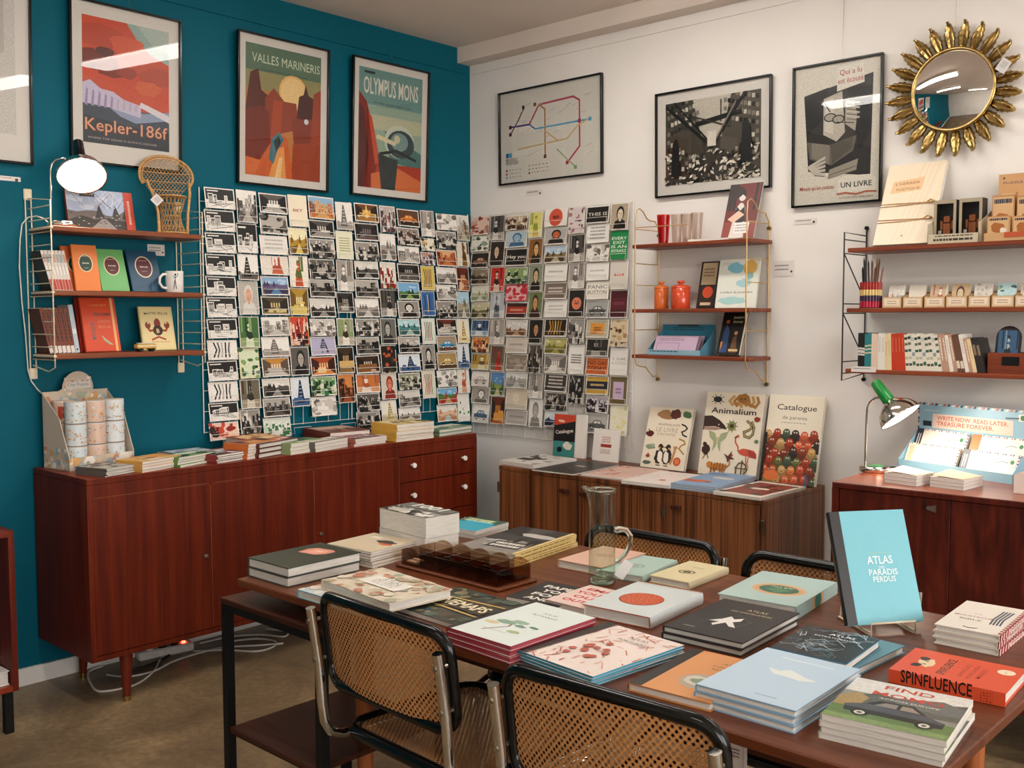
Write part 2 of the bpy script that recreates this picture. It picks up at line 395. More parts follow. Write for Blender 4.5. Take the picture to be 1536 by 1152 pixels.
class Art:
    """u, v run 0..1 over a sheet of w x h metres (v upwards)"""
    def __init__(s, w, h): s.w, s.h, s.L = w, h, []
    def poly(s, pts, c):
        p = clip(list(pts))
        if len(p) > 2: s.L.append(([p], c))
    def rect(s, u0, v0, u1, v1, c): s.poly([(u0, v0), (u1, v0), (u1, v1), (u0, v1)], c)
    def disc(s, u, v, r, c, ry=None, n=20, rot=0):
        ry = r if ry is None else ry; k = s.w/s.h; P = []
        for i in range(n):
            a = 2*PI*i/n; x, y = r*math.cos(a), ry*math.sin(a)
            P.append((u+x*math.cos(rot)-y*math.sin(rot), v+(x*math.sin(rot)+y*math.cos(rot))*k))
        s.poly(P, c)
    def blob(s, u, v, r, c, seed, ry=None, n=18, rough=.16):
        g = random.Random(seed); ry = ry or r; k = s.w/s.h
        s.poly([(u+r*q*math.cos(2*PI*i/n), v+ry*q*math.sin(2*PI*i/n)*k) for i in range(n) for q in (1+g.uniform(-rough, rough),)], c)
    def line(s, pts, wd, c):
        k = s.w/s.h
        for a, b in zip(pts, pts[1:]):
            dx, dy = b[0]-a[0], (b[1]-a[1])/k; l = math.hypot(dx, dy) or 1e-6
            ex, ey = dx/l*wd/2, dy/l*wd/2; nx, ny = -ey, ex
            s.poly([(a[0]-ex*.8+nx, a[1]+(-ey*.8+ny)*k), (a[0]-ex*.8-nx, a[1]+(-ey*.8-ny)*k), (b[0]+ex*.8-nx, b[1]+(ey*.8-ny)*k), (b[0]+ex*.8+nx, b[1]+(ey*.8+ny)*k)], c)
    def text(s, t, u, v, size, c, bold=0.0, al='c', width=None, rot=0, arc=0):
        """size: cap height as a share of the sheet width; width: stretch to this share of the width"""
        vs, fs, tw = text_shapes(t, bold); k = s.w/s.h; sy = size/.73; sx = width/tw if width else sy
        off = {'c': -.5, 'l': 0, 'r': -1}[al]*tw*sx; ca, sa = math.cos(rot), math.sin(rot); P = []
        for x, y in vs:
            X, Y = x*sx+off, y*sy+arc*(x/tw-.5)**2
            P.append((u+X*ca-Y*sa, v+(X*sa+Y*ca)*k))
        s.L.append(([[P[i] for i in f] for f in fs], c))
    def lines(s, u0, v1, u1, n, gap, c, th=.4, seed=1):
        """rows of small illegible print"""
        g = random.Random(seed)
        for i in range(n):
            u = u0; v = v1-i*gap
            while u < u1:
                l = g.uniform(.02, .07)*(u1-u0)/.5; s.rect(u, v-gap*th, min(u+l, u1), v, c); u += l+.015
    def emit(s, mb, M, m=0, lift=2e-4):
        for k, (polys, c) in enumerate(s.L):
            z = lift+3e-5*k
            for p in polys:
                mb.face([M @ V(((u-.5)*s.w, (v-.5)*s.h, z)) for u, v in p], c, m)
# ------------------------------------------------------------------ picture makers for cards, covers and posters
def scene_art(a, seed, pal, kind='street', box=(0, 0, 1, 1)):
    """a small photograph: sky, far and near masses, figures; pal runs from dark to light"""
    g = random.Random(seed); u0, v0, u1, v1 = box
    U = lambda t: u0+(u1-u0)*t
    W = lambda t: v0+(v1-v0)*t
    d, md, ml, l = pal
    def R(x0, y0, x1, y1, c): a.rect(U(x0), W(y0), U(x1), W(y1), c)
    def P(pts, c): a.poly([(U(x), W(y)) for x, y in pts], c)
    if kind == 'street':
        R(0, 0, 1, 1, l); R(0, 0, 1, .35, md)
        x = 0
        while x < 1:
            w = g.uniform(.08, .2); h = g.uniform(.5, .92); c = g.choice((d, md, ml)); R(x, .25, min(1, x+w), h, c)
            for q in range(3):
                yy = .35+q*.16
                if yy < h-.1: R(x+w*.2, yy, min(1, x+w*.4), yy+.08, g.choice((l, d))); R(x+w*.6, yy, min(1, x+w*.8), yy+.08, g.choice((l, d)))
            x += w
        for _ in range(5): x = g.random(); R(x, .1, x+.03, .34, d)
        P([(.2, 0), (.45, .3), (.55, .3), (.9, 0)], ml)
    elif kind == 'crowd':
        R(0, 0, 1, 1, ml)
        for _ in range(34):
            x, y = g.random(), g.uniform(0, .8); c = g.choice((d, d, md, l)); s = .05+.05*(1-y)
            P([(x-s, y-.2), (x+s, y-.2), (x+s*.8, y+.08), (x-s*.8, y+.08)], c); P([(x-s*.5, y+.08), (x+s*.5, y+.08), (x+s*.4, y+.2), (x-s*.4, y+.2)], g.choice((l, ml)))
    elif kind == 'land':
        R(0, 0, 1, 1, l); h = g.uniform(.35, .6)
        P([(0, h)]+[(i/7, h+g.uniform(-.04, .14)) for i in range(8)]+[(1, 0), (0, 0)], md)
        P([(0, h*.6)]+[(i/5, h*.6+g.uniform(-.06, .1)) for i in range(6)]+[(1, 0), (0, 0)], d)
        P([(.3, 0), (.5, h*.7), (.56, h*.7), (.75, 0)], ml)
        for _ in range(4):
            x = g.random(); y = g.uniform(.55, .85); a.blob(U(x), W(y), .1*(u1-u0), hexmix(l, '#ffffff', .4), g.random(), .04*(u1-u0))
        for _ in range(3):
            x = g.random(); P([(x-.07, h-.1), (x+.07, h-.1), (x, h+.25)], d)
    elif kind == 'tower':
        R(0, 0, 1, 1, l); R(0, 0, 1, .25, md); x = g.uniform(.4, .6)
        P([(x-.22, .1), (x-.12, .55), (x-.04, .92), (x+.04, .92), (x+.12, .55), (x+.22, .1)], d)
        for q in range(5): R(x-.1+.01*q, .2+.13*q, x+.1-.01*q, .24+.13*q, ml)
        for _ in range(5):
            q = g.random(); a.blob(U(q), W(.24), .09*(u1-u0), md, g.random())
    elif kind == 'face':
        R(0, 0, 1, 1, ml if g.random() < .5 else md); x = .5+g.uniform(-.06, .06)
        P([(x-.38, 0), (x-.3, .3), (x-.1, .38), (x+.1, .38), (x+.3, .3), (x+.38, 0)], d)
        a.disc(U(x), W(.62), .23*(u1-u0), d, .29*(v1-v0)*a.h/a.w); a.disc(U(x), W(.57), .165*(u1-u0), l, .22*(v1-v0)*a.h/a.w)
        R(x-.1, .6, x-.03, .625, d); R(x+.03, .6, x+.1, .625, d); R(x-.05, .46, x+.05, .475, md); R(x-.012, .51, x+.012, .58, ml); P([(x-.07, .3), (x+.07, .3), (x+.05, .42), (x-.05, .42)], l)
    elif kind == 'figure':
        R(0, 0, 1, 1, md); R(0, 0, 1, .3, ml); x = g.uniform(.4, .6)
        P([(x-.22, 0), (x-.14, .55), (x-.04, .64), (x+.04, .64), (x+.14, .55), (x+.24, 0)], l)
        P([(x-.2, .35), (x-.12, .58), (x, .5), (x+.12, .58), (x+.2, .3), (x, .25)], d)
        a.disc(U(x), W(.74), .1*(u1-u0), l, .1*(u1-u0)); P([(x-.11, .74), (x-.08, .87), (x+.08, .87), (x+.11, .74), (x, .8)], d)
        for _ in range(4): q = g.random(); R(q, .5, q+.08, 1, g.choice((d, ml)))
    elif kind == 'inside':
        R(0, 0, 1, 1, d); P([(0, 0), (.3, .3), (.7, .3), (1, 0)], ml); R(.3, .3, .7, .75, md); P([(0, 1), (.3, .75), (.7, .75), (1, 1)], md)
        for q in range(4): R(.33+q*.1, .4, .38+q*.1, .68, l)
        for q in range(6): R(g.random(), g.random()*.5, g.random(), g.random()*.5+.02, g.choice((ml, l)))
    elif kind == 'blobs':
        R(0, 0, 1, 1, l)
        for i in range(16): a.blob(U(g.random()), W(g.random()), g.uniform(.05, .16)*(u1-u0), g.choice((d, md, ml)), g.random(), g.uniform(.04, .12)*(u1-u0))
    elif kind == 'vehicle':
        R(0, 0, 1, 1, ml); R(0, 0, 1, .3, md)
        P([(.12, .25), (.1, .45), (.28, .5), (.38, .68), (.66, .68), (.76, .5), (.92, .45), (.9, .25)], d)
        P([(.34, .5), (.41, .63), (.5, .63), (.5, .5)], l); P([(.54, .5), (.54, .63), (.63, .63), (.7, .5)], l)
        for x in (.28, .74): a.disc(U(x), W(.25), .085*(u1-u0), '#141210'); a.disc(U(x), W(.25), .04*(u1-u0), l)
    elif kind == 'line':                       # white line drawing on black
        R(0, 0, 1, 1, d); R(0, 0, 1, .4, l)
        for _ in range(4):
            x = g.random()*.8; w = g.uniform(.1, .3); h = g.uniform(.5, .8)
            R(x, .2, x+w, h, l); R(x+.02, .24, x+w-.02, h-.05, g.choice((d, md, ml)))
            for q in range(3): R(x+w*(.2+.25*q), .3, x+w*(.3+.25*q), h-.15, l)
        for _ in range(6): a.line([(U(g.random()), W(g.random()*.5)), (U(g.random()), W(g.random()*.4))], .012, d)
        R(.05, .86, .45, .92, l)
BW = ('#171513', '#4f4a45', '#9a938b', '#dcd6cc')
BWD = ('#0c0b0a', '#2b2825', '#5e5852', '#b4ada3')
BWL = ('#6b655e', '#a59d94', '#cfc8be', '#f0ebe3')
LINE = ('#12100f', '#5a544e', '#b5aea5', '#efeae2')
SKY = ('#3a4a2a', '#8a6a40', '#c9b58a', '#8fb4cf')
BRN = ('#2a1408', '#6d3d18', '#a97738', '#d8bd8c')
ORG = ('#3a1206', '#a8431a', '#e08a3a', '#f2cf9a')
GRN = ('#14301a', '#3f6b35', '#8aa567', '#d9e2c0')
BLU = ('#14213f', '#3a5d8c', '#88a9c8', '#dfe6ea')
RED = ('#2a0806', '#8f1c14', '#c9452e', '#eec9b5')
YEL = ('#6d4f14', '#b08a2e', '#dcc46a', '#f3e9bd')
PNK = ('#5a3038', '#a8707a', '#d8aab0', '#f0dcd8')

# ------------------------------------------------------------------ books
def book_mesh(w, h, t, cover, art=None, hard=True, edge=None, spine=None, spine_art=None, art_mat='ink', back=None):
    """a closed book lying flat, spine along -x, front cover up; returns cover and page meshes"""
    c = MB(); edge = edge or cover; spine = spine or cover; back = back or cover
    bt = min(.0026, t*.2) if hard else min(.0007, t*.15); ins = .0035 if hard else .0004
    x0, x1, y0, y1 = -w/2, w/2, -h/2, h/2
    es = {'+x': edge, '-y': edge, '+y': edge, '-x': spine}
    c.box((x0, y0, 0), (x1, y1, bt), back, 0, cs=es)
    c.box((x0, y0, t-bt), (x1, y1, t), cover, 0, cs=es)
    if hard:
        s = MB(); n = 6
        prof = [(x0-.002*math.sin(PI*i/n), t*i/n) for i in range(n+1)]
        for a, b in zip(prof, prof[1:]): c.face([(a[0], y1, a[1]), (a[0], y0, a[1]), (b[0], y0, b[1]), (b[0], y1, b[1])], spine, 0, True)
        c.box((x0, y0, bt), (x0+.0022, y1, t-bt), edge, 0)
    else: c.box((x0, y0, bt), (x0+.0009, y1, t-bt), spine, 0)
    if art: art.emit(c, T(0, 0, t), 1)
    if spine_art:                                # read along the spine, top of the book first
        spine_art.emit(c, basis(V((x0-(.002 if hard else 0), 0, t/2)), V((0, -1, 0)), V((0, 0, 1)), V((-1, 0, 0))), 1)
    p = MB(); p.box((x0+.002, y0+ins, bt), (x1-ins, y1-ins, t-bt))
    return c, p
_DY = {}
def dyed(c):
    if c not in _DY: _DY[c] = plain('dyed_pages_'+c[1:], c, .6)
    return _DY[c]
def book(M, w, h, t, cover, label, art=None, cat='book', group=None, name='book', art_mat='ink', page_c=None, spine_fn=None, **kw):
    r = thing(name, label, cat, M, group)
    if spine_fn: kw['spine_art'] = mk(spine_fn, h, t)
    c, p = book_mesh(w, h, t, cover, art, **kw)
    c.build('cover', ['ink', art_mat], r); pg = p.build('pages', 'pages' if not page_c else dyed(page_c), r)
    return r
ORD = ['first', 'second', 'third', 'fourth', 'fifth', 'sixth', 'seventh', 'eighth', 'ninth', 'tenth', 'eleventh', 'twelfth',
       'thirteenth', 'fourteenth', 'fifteenth', 'sixteenth', 'seventeenth', 'eighteenth', 'nineteenth', 'twentieth']
def level(i, n):
    """words for number i from the top of n"""
    if i == 0: return 'topmost'
    if i == n-1: return 'at the bottom'
    return ORD[i]+' from the top'
def flatM(zt, BL, BR, TL):
    a, b, c = (at(*q, 'z', zt) for q in (BL, BR, TL))
    X, Y = b-a, c-a; g = math.atan2(X.y, X.x); g2 = math.atan2(Y.y, Y.x)-PI/2
    while g2-g > PI: g2 -= 2*PI
    while g2-g < -PI: g2 += 2*PI
    o = a+(X+Y)/2
    return o.x, o.y, (g+g2)/2, X.length, Y.length
def stack(n, zb, BL, BR, TL, near, cover, art, labels, cat='book', group=None, jit=.004, jang=1.2, size=None, seed=1, name='book', **kw):
    """n like books one on another; near = (u, v of the near bottom corner, v of the near top corner) or the thickness of the pile"""
    H = height_at(near[0], near[1], zb, near[2]) if isinstance(near, (tuple, list)) else near
    x, y, g, w, h = flatM(zb+H, BL, BR, TL)
    if size: w, h = size
    t = H/n; rnd = random.Random(seed); first = None
    a = mk(art, w, h)
    for i in range(n):
        z = zb+H-t*(i+1)
        M = T(x+(rnd.uniform(-jit, jit) if i else 0), y+(rnd.uniform(-jit, jit) if i else 0), z) @ RZ(g+math.radians(rnd.uniform(-jang, jang) if i else 0))
        lab = labels[i] if isinstance(labels, (list, tuple)) else labels.format(level(i, n))
        if first is None: first = book(M, w, h, t-.0004, cover, lab, a, cat, group, name, **kw)
        else: dup(first, M, lab, group)
    return zb+H
def mk(art, w, h):
    if not art: return None
    a = Art(w, h); art(a); return a
def standM(ax, bl, br, top, zb, d0, d1):
    """frame of a book leaning back on wall ax ('x' teal or 'y' white): bl, br, top seen at the bottom-left, bottom-right and top-left
    of its front; d0 and d1 are how far foot and head stand from the wall"""
    s = 1 if ax == 'x' else -1
    A = at(*bl, ax, s*d0); B = at(*br, ax, s*d0); C = at(*top, ax, s*d1)
    R = V((0, 1, 0)) if ax == 'x' else V((1, 0, 0)); out = V((1, 0, 0)) if ax == 'x' else V((0, -1, 0))
    w = abs((B-A).dot(R)); dz = C.z-zb; h = math.hypot(dz, d1-d0)
    up = (V((0, 0, 1))*dz+out*(d1-d0)).normalized(); nz = R.cross(up)
    foot = V((A.x, A.y, zb))+R*(w/2)
    return foot, R, up, nz, w, h
def stand(ax, bl, br, top, zb, d0, d1, t, cover, art, label, cat='book', group=None, name='book', turn=0, **kw):
    foot, R, up, nz, w, h = standM(ax, bl, br, top, zb, d0, d1)
    if turn:
        q = Matrix.Rotation(turn, 3, 'Z'); R, up, nz = q @ R, q @ up, q @ nz
    M = basis(foot+up*(h/2)-nz*t+V((0, 0, max(0, nz.z)*t)), R, up, nz)
    return book(M, w, h, t, cover, label, mk(art, w, h), cat, group, name, **kw)
# ------------------------------------------------------------------ the room
CEIL = 2.935; RX, RY = 7.4, -7.0
def slab(name, a, b, mat, c=None):
    m = MB(); m.box(a, b, c); return struct(m.build(name, mat))
slab('floor', (-.1, RY-.1, -.1), (RX+.1, .1, 0), 'concrete')
slab('ceiling', (-.1, RY-.1, CEIL), (RX+.1, .1, CEIL+.1), 'ceil')
slab('wall_left', (-.1, RY-.1, 0), (0, .1, CEIL), 'teal')
slab('wall_back', (0, 0, 0), (RX+.1, .1, CEIL), 'white')
slab('wall_front', (0, RY-.1, 0), (RX, RY, CEIL), 'white')
# the street side: a wall with two shop windows
W0, W1, WZ0, WZ1 = -5.9, -.7, .55, 2.62
m = MB()
m.box((RX, RY-.1, 0), (RX+.1, 0, WZ0)); m.box((RX, RY-.1, WZ1), (RX+.1, 0, CEIL)); m.box((RX, RY-.1, WZ0), (RX+.1, W0, WZ1)); m.box((RX, W1, WZ0), (RX+.1, 0, WZ1))
m.box((RX, -3.45, WZ0), (RX+.1, -3.15, WZ1))
struct(m.build('wall_right', 'white'))
for i, (a, b) in enumerate(((W0, -3.45), (-3.15, W1))):
    m = MB()
    for q in ((a, WZ0, b, WZ0+.06), (a, WZ1-.06, b, WZ1), (a, WZ0+.06, a+.06, WZ1-.06), (b-.06, WZ0+.06, b, WZ1-.06)): m.box((RX+.02, q[0], q[1]), (RX+.08, q[2], q[3]))
    w = struct(m.build('window_%d' % (i+1), 'trim'))
    m = MB(); m.box((RX+.045, a+.06, WZ0+.06), (RX+.051, b-.06, WZ1-.06)); m.build('pane', 'pane', w)
slab('baseboard_left', (0, RY, 0), (.014, 0, .068), 'trim')
slab('baseboard_back', (.014, -.014, 0), (RX, 0, .068), 'trim')
# boxed cornice on the white wall and the slim hanging rails
slab('trim_1', (0, -.098, 2.852), (RX, 0, CEIL), 'ceil')
m = MB(); m.box((0, RY, 2.80), (.007, -.007, 2.808)); struct(m.build('trim_2', 'teal'))
m = MB(); m.box((0, -.008, 2.80), (RX, 0, 2.808)); struct(m.build('trim_3', 'white'))

# ceiling strip lights (over and behind the camera)
def strip(x0, x1, y, label):
    z = CEIL
    r = thing('ceiling_strip_light', label, 'ceiling light', T((x0+x1)/2, y, z), 'white strip lights on the ceiling')
    L = (x1-x0)/2
    m = MB(); m.box((-L, -.11, -.06), (L, .11, 0), None, 0, .008); m.build('housing', 'trim', r)
    m = MB(); m.box((-L+.03, -.09, -.085), (L-.03, .09, -.061), None, 0, .01); m.build('diffuser', 'tube', r)
for x0, x1, y, s in ((.95, 2.45, -1.05, 'white ceiling strip light nearest the corner of the two walls'),
                     (3.3, 4.8, -1.05, 'white ceiling strip light along the white wall, to the right of the sunburst mirror'),
                     (.8, 2.3, -2.75, 'white ceiling strip light over the long red-brown sideboard'),
                     (2.7, 4.2, -4.7, 'white ceiling strip light above and behind the camera')):
    strip(x0, x1, y, s)

# daylight through the shop windows, and the sky outside
def area(name, loc, rot, sx, sy, e, c):
    l = bpy.data.lights.new(name, 'AREA'); l.shape = 'RECTANGLE'; l.size = sx; l.size_y = sy; l.energy = e; l.color = c
    o = bpy.data.objects.new(name, l); COL.objects.link(o); o.location = loc; o.rotation_euler = rot; return o
area('daylight', (RX+.5, -3.3, 1.75), (0, math.radians(80), 0), 2.2, 5.0, 190, (1, .96, .92))
w = bpy.data.worlds.new('sky'); SC.world = w; w.use_nodes = True
nt = w.node_tree; sk = nt.nodes.new('ShaderNodeTexSky'); sk.sky_type = 'NISHITA'; sk.sun_disc = False; sk.sun_elevation = math.radians(40); sk.sun_rotation = math.radians(200)
nt.links.new(sk.outputs[0], nt.nodes['Background'].inputs[0]); nt.nodes['Background'].inputs[1].default_value = .25
SC.view_settings.view_transform = 'Standard'; SC.view_settings.look = 'None'; SC.view_settings.gamma = 1; SC.view_settings.exposure = 0.62

# ------------------------------------------------------------------ framed pictures
def hang(ax, tl, tr, bl, br, tilt, draw, label, mat_c='#e9e2d8', margin=(.06, .06, .06, .06), frame_c='lacquer', wire=None, art_mat='cover_photo', fw=.009, size=None):
    s = 1 if ax == 'x' else -1; R = V((0, 1, 0)) if ax == 'x' else V((1, 0, 0)); out = V((1, 0, 0)) if ax == 'x' else V((0, -1, 0))
    A, B, C, D = (at(*q, ax, s*.035) for q in (tl, tr, bl, br))
    cen = (A+B+C+D)/4; w = ((B-A).dot(R)+(D-C).dot(R))/2; h = (A.z+B.z-C.z-D.z)/2
    if size: w, h = size
    a = math.radians(tilt); up = (V((0, 0, 1))*math.cos(a)+out*math.sin(a)); nz = R.cross(up)
    o = cen-out*.035+out*(.004+h/2*math.sin(a)); dp = .02
    r = thing('framed_poster', label, 'framed picture', basis(o, R, up, nz))
    m = MB(); X, Y = w/2, h/2
    for q in ((-X, -Y, X, -Y+fw), (-X, Y-fw, X, Y), (-X, -Y+fw, -X+fw, Y-fw), (X-fw, -Y+fw, X, Y-fw)): m.box((q[0], q[1], 0), (q[2], q[3], dp), None, 0, .0015)
    m.build('frame', frame_c, r)
    m = MB(); m.box((-X+fw, -Y+fw, .002), (X-fw, Y-fw, .006), mat_c)
    l, b, rr, t = margin; pw, ph = w-2*fw-l-rr, h-2*fw-b-t
    art = Art(pw, ph); draw(art); art.emit(m, T((l-rr)/2, (b-t)/2, .006), 1)
    m.build('print', ['ink', art_mat], r)
    m = MB(); m.box((-X+fw, -Y+fw, .0105), (X-fw, Y-fw, .0125)); m.build('glazing', 'pane', r)
    if wire:
        p = r.matrix_world @ V((wire, Y, .01))
        end = V((.006, p.y, 2.802)) if ax == 'x' else V((p.x, -.006, 2.802))
        inv = r.matrix_world.inverted(); m = MB(); m.tube([inv @ p, inv @ end], .0012, 5); m.build('hanging_wire', 'steel', r)
    return r
def art_orange_planet(a):
    a.rect(0, 0, 1, 1, '#d9481f')
    a.poly([(.5, 1), (1, 1), (1, .72), (.78, .78), (.62, .88)], '#9db8ae'); a.poly([(.62, 1), (1, 1), (1, .82), (.8, .86)], '#b9c9bb')
    for i, (u, v, r, c) in enumerate(((.2, .86, .26, '#c23c18'), (.5, .82, .2, '#e0562a'), (.12, .66, .22, '#7c2410'), (.34, .62, .2, '#8a2a12'), (.62, .66, .22, '#d24a20'), (.85, .6, .2, '#c04019'), (.25, .74, .1, '#5a1a0c'), (.5, .6, .13, '#a83415'), (.75, .5, .16, '#e2632f'))): a.blob(u, v, r, c, i, r*.5, 16)
    a.poly([(0, .54), (.3, .5), (.6, .46), (1, .4), (1, .3), (0, .3)], '#d8502a')
    a.poly([(0, .34), (.35, .31), (.7, .3), (1, .33), (1, 0), (0, 0)], '#3f4a58'); a.poly([(.3, .3), (.7, .29), (1, .33), (1, .26), (.6, .2), (.42, .24)], '#9aa7c4')
    a.poly([(0, .47), (.08, .5), (.2, .44), (.34, .43), (.46, .38), (.66, .35), (.66, .25), (.3, .3), (0, .31)], '#d8cce6')
    for i in range(9):
        u = .02+i*.07; a.poly([(u, .3), (u+.02, .44-.01*i), (u+.04, .42-.01*i), (u+.03, .29)], '#a493b8' if i < 5 else '#c9b9c8')
    a.poly([(.64, .34), (1, .24), (1, .3), (.66, .38)], '#efe6ec')
    a.poly([(0, .22), (.2, .2), (.5, .17), (1, .16), (1, 0), (0, 0)], '#2d3740')
    a.text('Kepler-186f', .5, .1, .135, '#b3421f', .02, width=.96); a.text('Kepler-186f', .5, .103, .135, '#f4b48c', 0, width=.95)
    a.text('WHERE THE GRASS IS ALWAYS REDDER', .45, .035, .022, '#c9b9ad', 0, width=.8)
hang('x', (108, 0), (276, 27), (103, 232), (270, 266), 2.2, art_orange_planet, 'tall framed orange-red landscape poster with pale lilac ridge, above the bentwood lamp shelf', margin=(.045, .075, .045, .05), wire=.02)
def art_canyon(a):
    a.rect(0, 0, 1, 1, '#c9803f'); a.rect(0, .78, 1, 1, '#5f7d64'); a.rect(0, .66, 1, .8, '#9b9460')
    a.disc(.62, .68, .19, '#f6c274'); a.disc(.62, .68, .165, '#fbd690')
    for p, c in (([(0, .5), (.06, .78), (.16, .82), (.2, .66), (.34, .6), (.36, .4), (0, .3)], '#5b1f12'), ([(.25, .6), (.36, .69), (.5, .6), (.66, .6), (.7, .4), (.25, .3)], '#9a3c1a'), ([(.68, .56), (.7, .66), (.76, .68), (.79, .76), (.83, .68), (.9, .66), (.94, .56), (1, .58), (1, .4), (.66, .4)], '#4c1a14'),
                 ([(0, .5), (.2, .54), (.3, .5), (.34, .1), (0, 0)], '#7c2613'), ([(.36, .6), (.48, .6), (.44, .2), (.3, .1)], '#b9491c'), ([(.6, .48), (.98, .5), (1, .1), (.66, .1)], '#8c3318'), ([(.62, .28), (1, .32), (1, 0), (.6, 0)], '#a7431f'), ([(.9, .7), (1, .74), (1, .3), (.86, .3)], '#a8401c')): a.poly(p, c)
    a.poly([(.36, .3), (.5, .34), (.55, .3), (.62, 0), (.2, 0), (.08, .02)], '#d8642a'); a.poly([(.4, .22), (.5, .25), (.53, 0), (.3, 0)], '#f2a054'); a.poly([(.44, .16), (.48, .16), (.46, 0), (.38, 0)], '#fbcf8c')
    a.poly([(0, .14), (.2, .12), (.12, 0), (0, 0)], '#e2743a')
    a.poly([(.34, .3), (.44, .36), (.5, .3), (.42, .22), (.36, .1), (.3, .14)], '#4f7f88'); a.poly([(.36, .28), (.43, .33), (.46, .28), (.4, .2)], '#23343a')
    a.disc(.8, .47, .03, '#d7e6ea')
    a.text('VALLES MARINERIS', .53, .865, .1, '#ddeacb', .0, width=.9); a.text('the largest canyon in the solar system', .5, .81, .02, '#23402f', width=.6)
hang('x', (357, 45), (494, 75), (357, 275), (494, 287), 2.4, art_canyon, 'framed red canyon poster with pale yellow sun, left of the planet-and-globe poster', margin=(.036, .036, .036, .036), wire=.0)
def art_volcano(a):
    a.rect(0, 0, 1, 1, '#9db59f'); a.rect(0, .7, 1, 1, '#6f9a94'); a.rect(0, .5, 1, .62, '#c4c5a4')
    a.poly([(0, .8), (.12, .72), (.22, .5), (.3, .3), (.3, 0), (0, 0)], '#8e2417'); a.poly([(0, .7), (.08, .66), (.16, .3), (.1, 0), (0, 0)], '#5a1510'); a.poly([(.14, .64), (.2, .6), (.34, .22), (.26, .2)], '#d0512c')
    a.poly([(.4, .5), (1, .34), (1, .2), (.5, .24)], '#4f7d78'); a.poly([(.3, .22), (1, .22), (1, 0), (.2, 0)], '#b9391f'); a.poly([(.2, .12), (.6, .2), (1, .1), (1, 0), (.2, 0)], '#e0763f'); a.poly([(.3, .3), (.62, .26), (.58, 0), (.36, 0)], '#2f3a3a')
    a.disc(.64, .42, .24, '#cfd8c4', .2); a.disc(.66, .4, .22, '#394d50', .17); a.disc(.64, .42, .14, '#7f9c98', .11); a.disc(.6, .44, .05, '#d8d2a8'); a.line([(.3, .44), (.56, .4)], .05, '#e6d9b0'); a.line([(.34, .3), (.6, .34), (.9, .28)], .035, '#1f2a2c')
    a.text('OLYMPUS MONS', .5, .79, .2, '#f2eedd', .012, width=.86); a.text('the solar system\'s highest peak', .52, .715, .03, '#3d2a20', width=.6); a.rect(.08, .955, .24, .975, '#22333a')
hang('x', (530, 84), (645, 108), (528, 291), (642, 303), 2.4, art_volcano, 'framed green and red poster with glass globe, nearest the corner on the teal wall', margin=(.036, .036, .036, .036), wire=.02)
def art_bare(a): a.rect(0, 0, 1, 1, '#d8d2c9'); a.poly([(.1, .3), (.9, .55), (.9, .95), (.1, .95)], '#c3beb6')
hang('x', (-130, -60), (14, -30), (-130, 218), (14, 236), 2.2, art_bare, 'framed pale poster cut by the left edge of the photo', margin=(.03, .1, .05, .03), size=(.5, .7))
def art_metro(a):
    a.rect(0, 0, 1, 1, '#eee9dd')
    L = lambda pts, c, w=.011: a.line(pts, w, c)
    L([(.1, .54), (.18, .68), (.24, .8)], '#6d2a4a'); L([(.1, .62), (.3, .62), (.36, .56), (.9, .57)], '#4a6fb0'); L([(.36, .56), (.9, .57)], '#58b0d8', .013); L([(.3, .62), (.4, .82), (.74, .84), (.8, .79), (.8, .3), (.68, .14)], '#c2405c', .014)
    L([(.4, .82), (.46, .76), (.46, .24)], '#c08a50', .014); L([(.1, .62), (.3, .62)], '#5b3f86', .014)
    L([(.18, .36), (.68, .4), (.78, .52), (.9, .58)], '#e3c183'); L([(.46, .52), (.58, .4)], '#e3c183'); L([(.58, .3), (.66, .2), (.76, .08)], '#a9c08a')
    for i in range(26):
        g = random.Random(i); u, v = g.uniform(.08, .9), g.uniform(.2, .86); a.line([(u, v), (u+.05, v+.02)], .004, '#c5bfb4')
    for u, v, c in ((.1, .54, '#5a2340'), (.1, .62, '#5a2340'), (.24, .82, '#4a4a44'), (.36, .83, '#7a5a30'), (.46, .24, '#7d4a2c'), (.9, .57, '#58b0d8'), (.8, .57, '#c2405c'), (.68, .14, '#c2405c'), (.76, .08, '#8ab06a')): a.rect(u-.014, v-.02, u+.014, v+.02, c)
    a.rect(.05, .28, .08, .33, '#2f6fa8'); a.rect(.083, .28, .113, .33, '#58b0d8'); a.text('BRUSSELS', .05, .235, .026, '#2a3340', al='l', width=.12); a.text('METRO/TRAM', .05, .195, .026, '#2a3340', al='l', width=.13)
    for i, c in enumerate(('#5b3f86', '#c2405c', '#58b0d8')): a.rect(.05, .12-.04*i, .066, .145-.04*i, c); a.lines(.085, .14-.04*i, .22, 1, .02, '#8a847a', seed=i)
    for i, c in enumerate(('#e3c183', '#a9c08a', '#c2405c')): a.rect(.29, .145-.04*i, .306, .17-.04*i, c); a.lines(.325, .165-.04*i, .5, 1, .02, '#8a847a', seed=i+5)
hang('y', (745, 140), (900, 108), (746, 278), (901, 260), .8, art_metro, 'black-framed transport line map on pale ground, nearest the corner on the white wall', margin=(.004, .004, .004, .004), mat_c='#ece7dc', wire=.0, art_mat='ink')
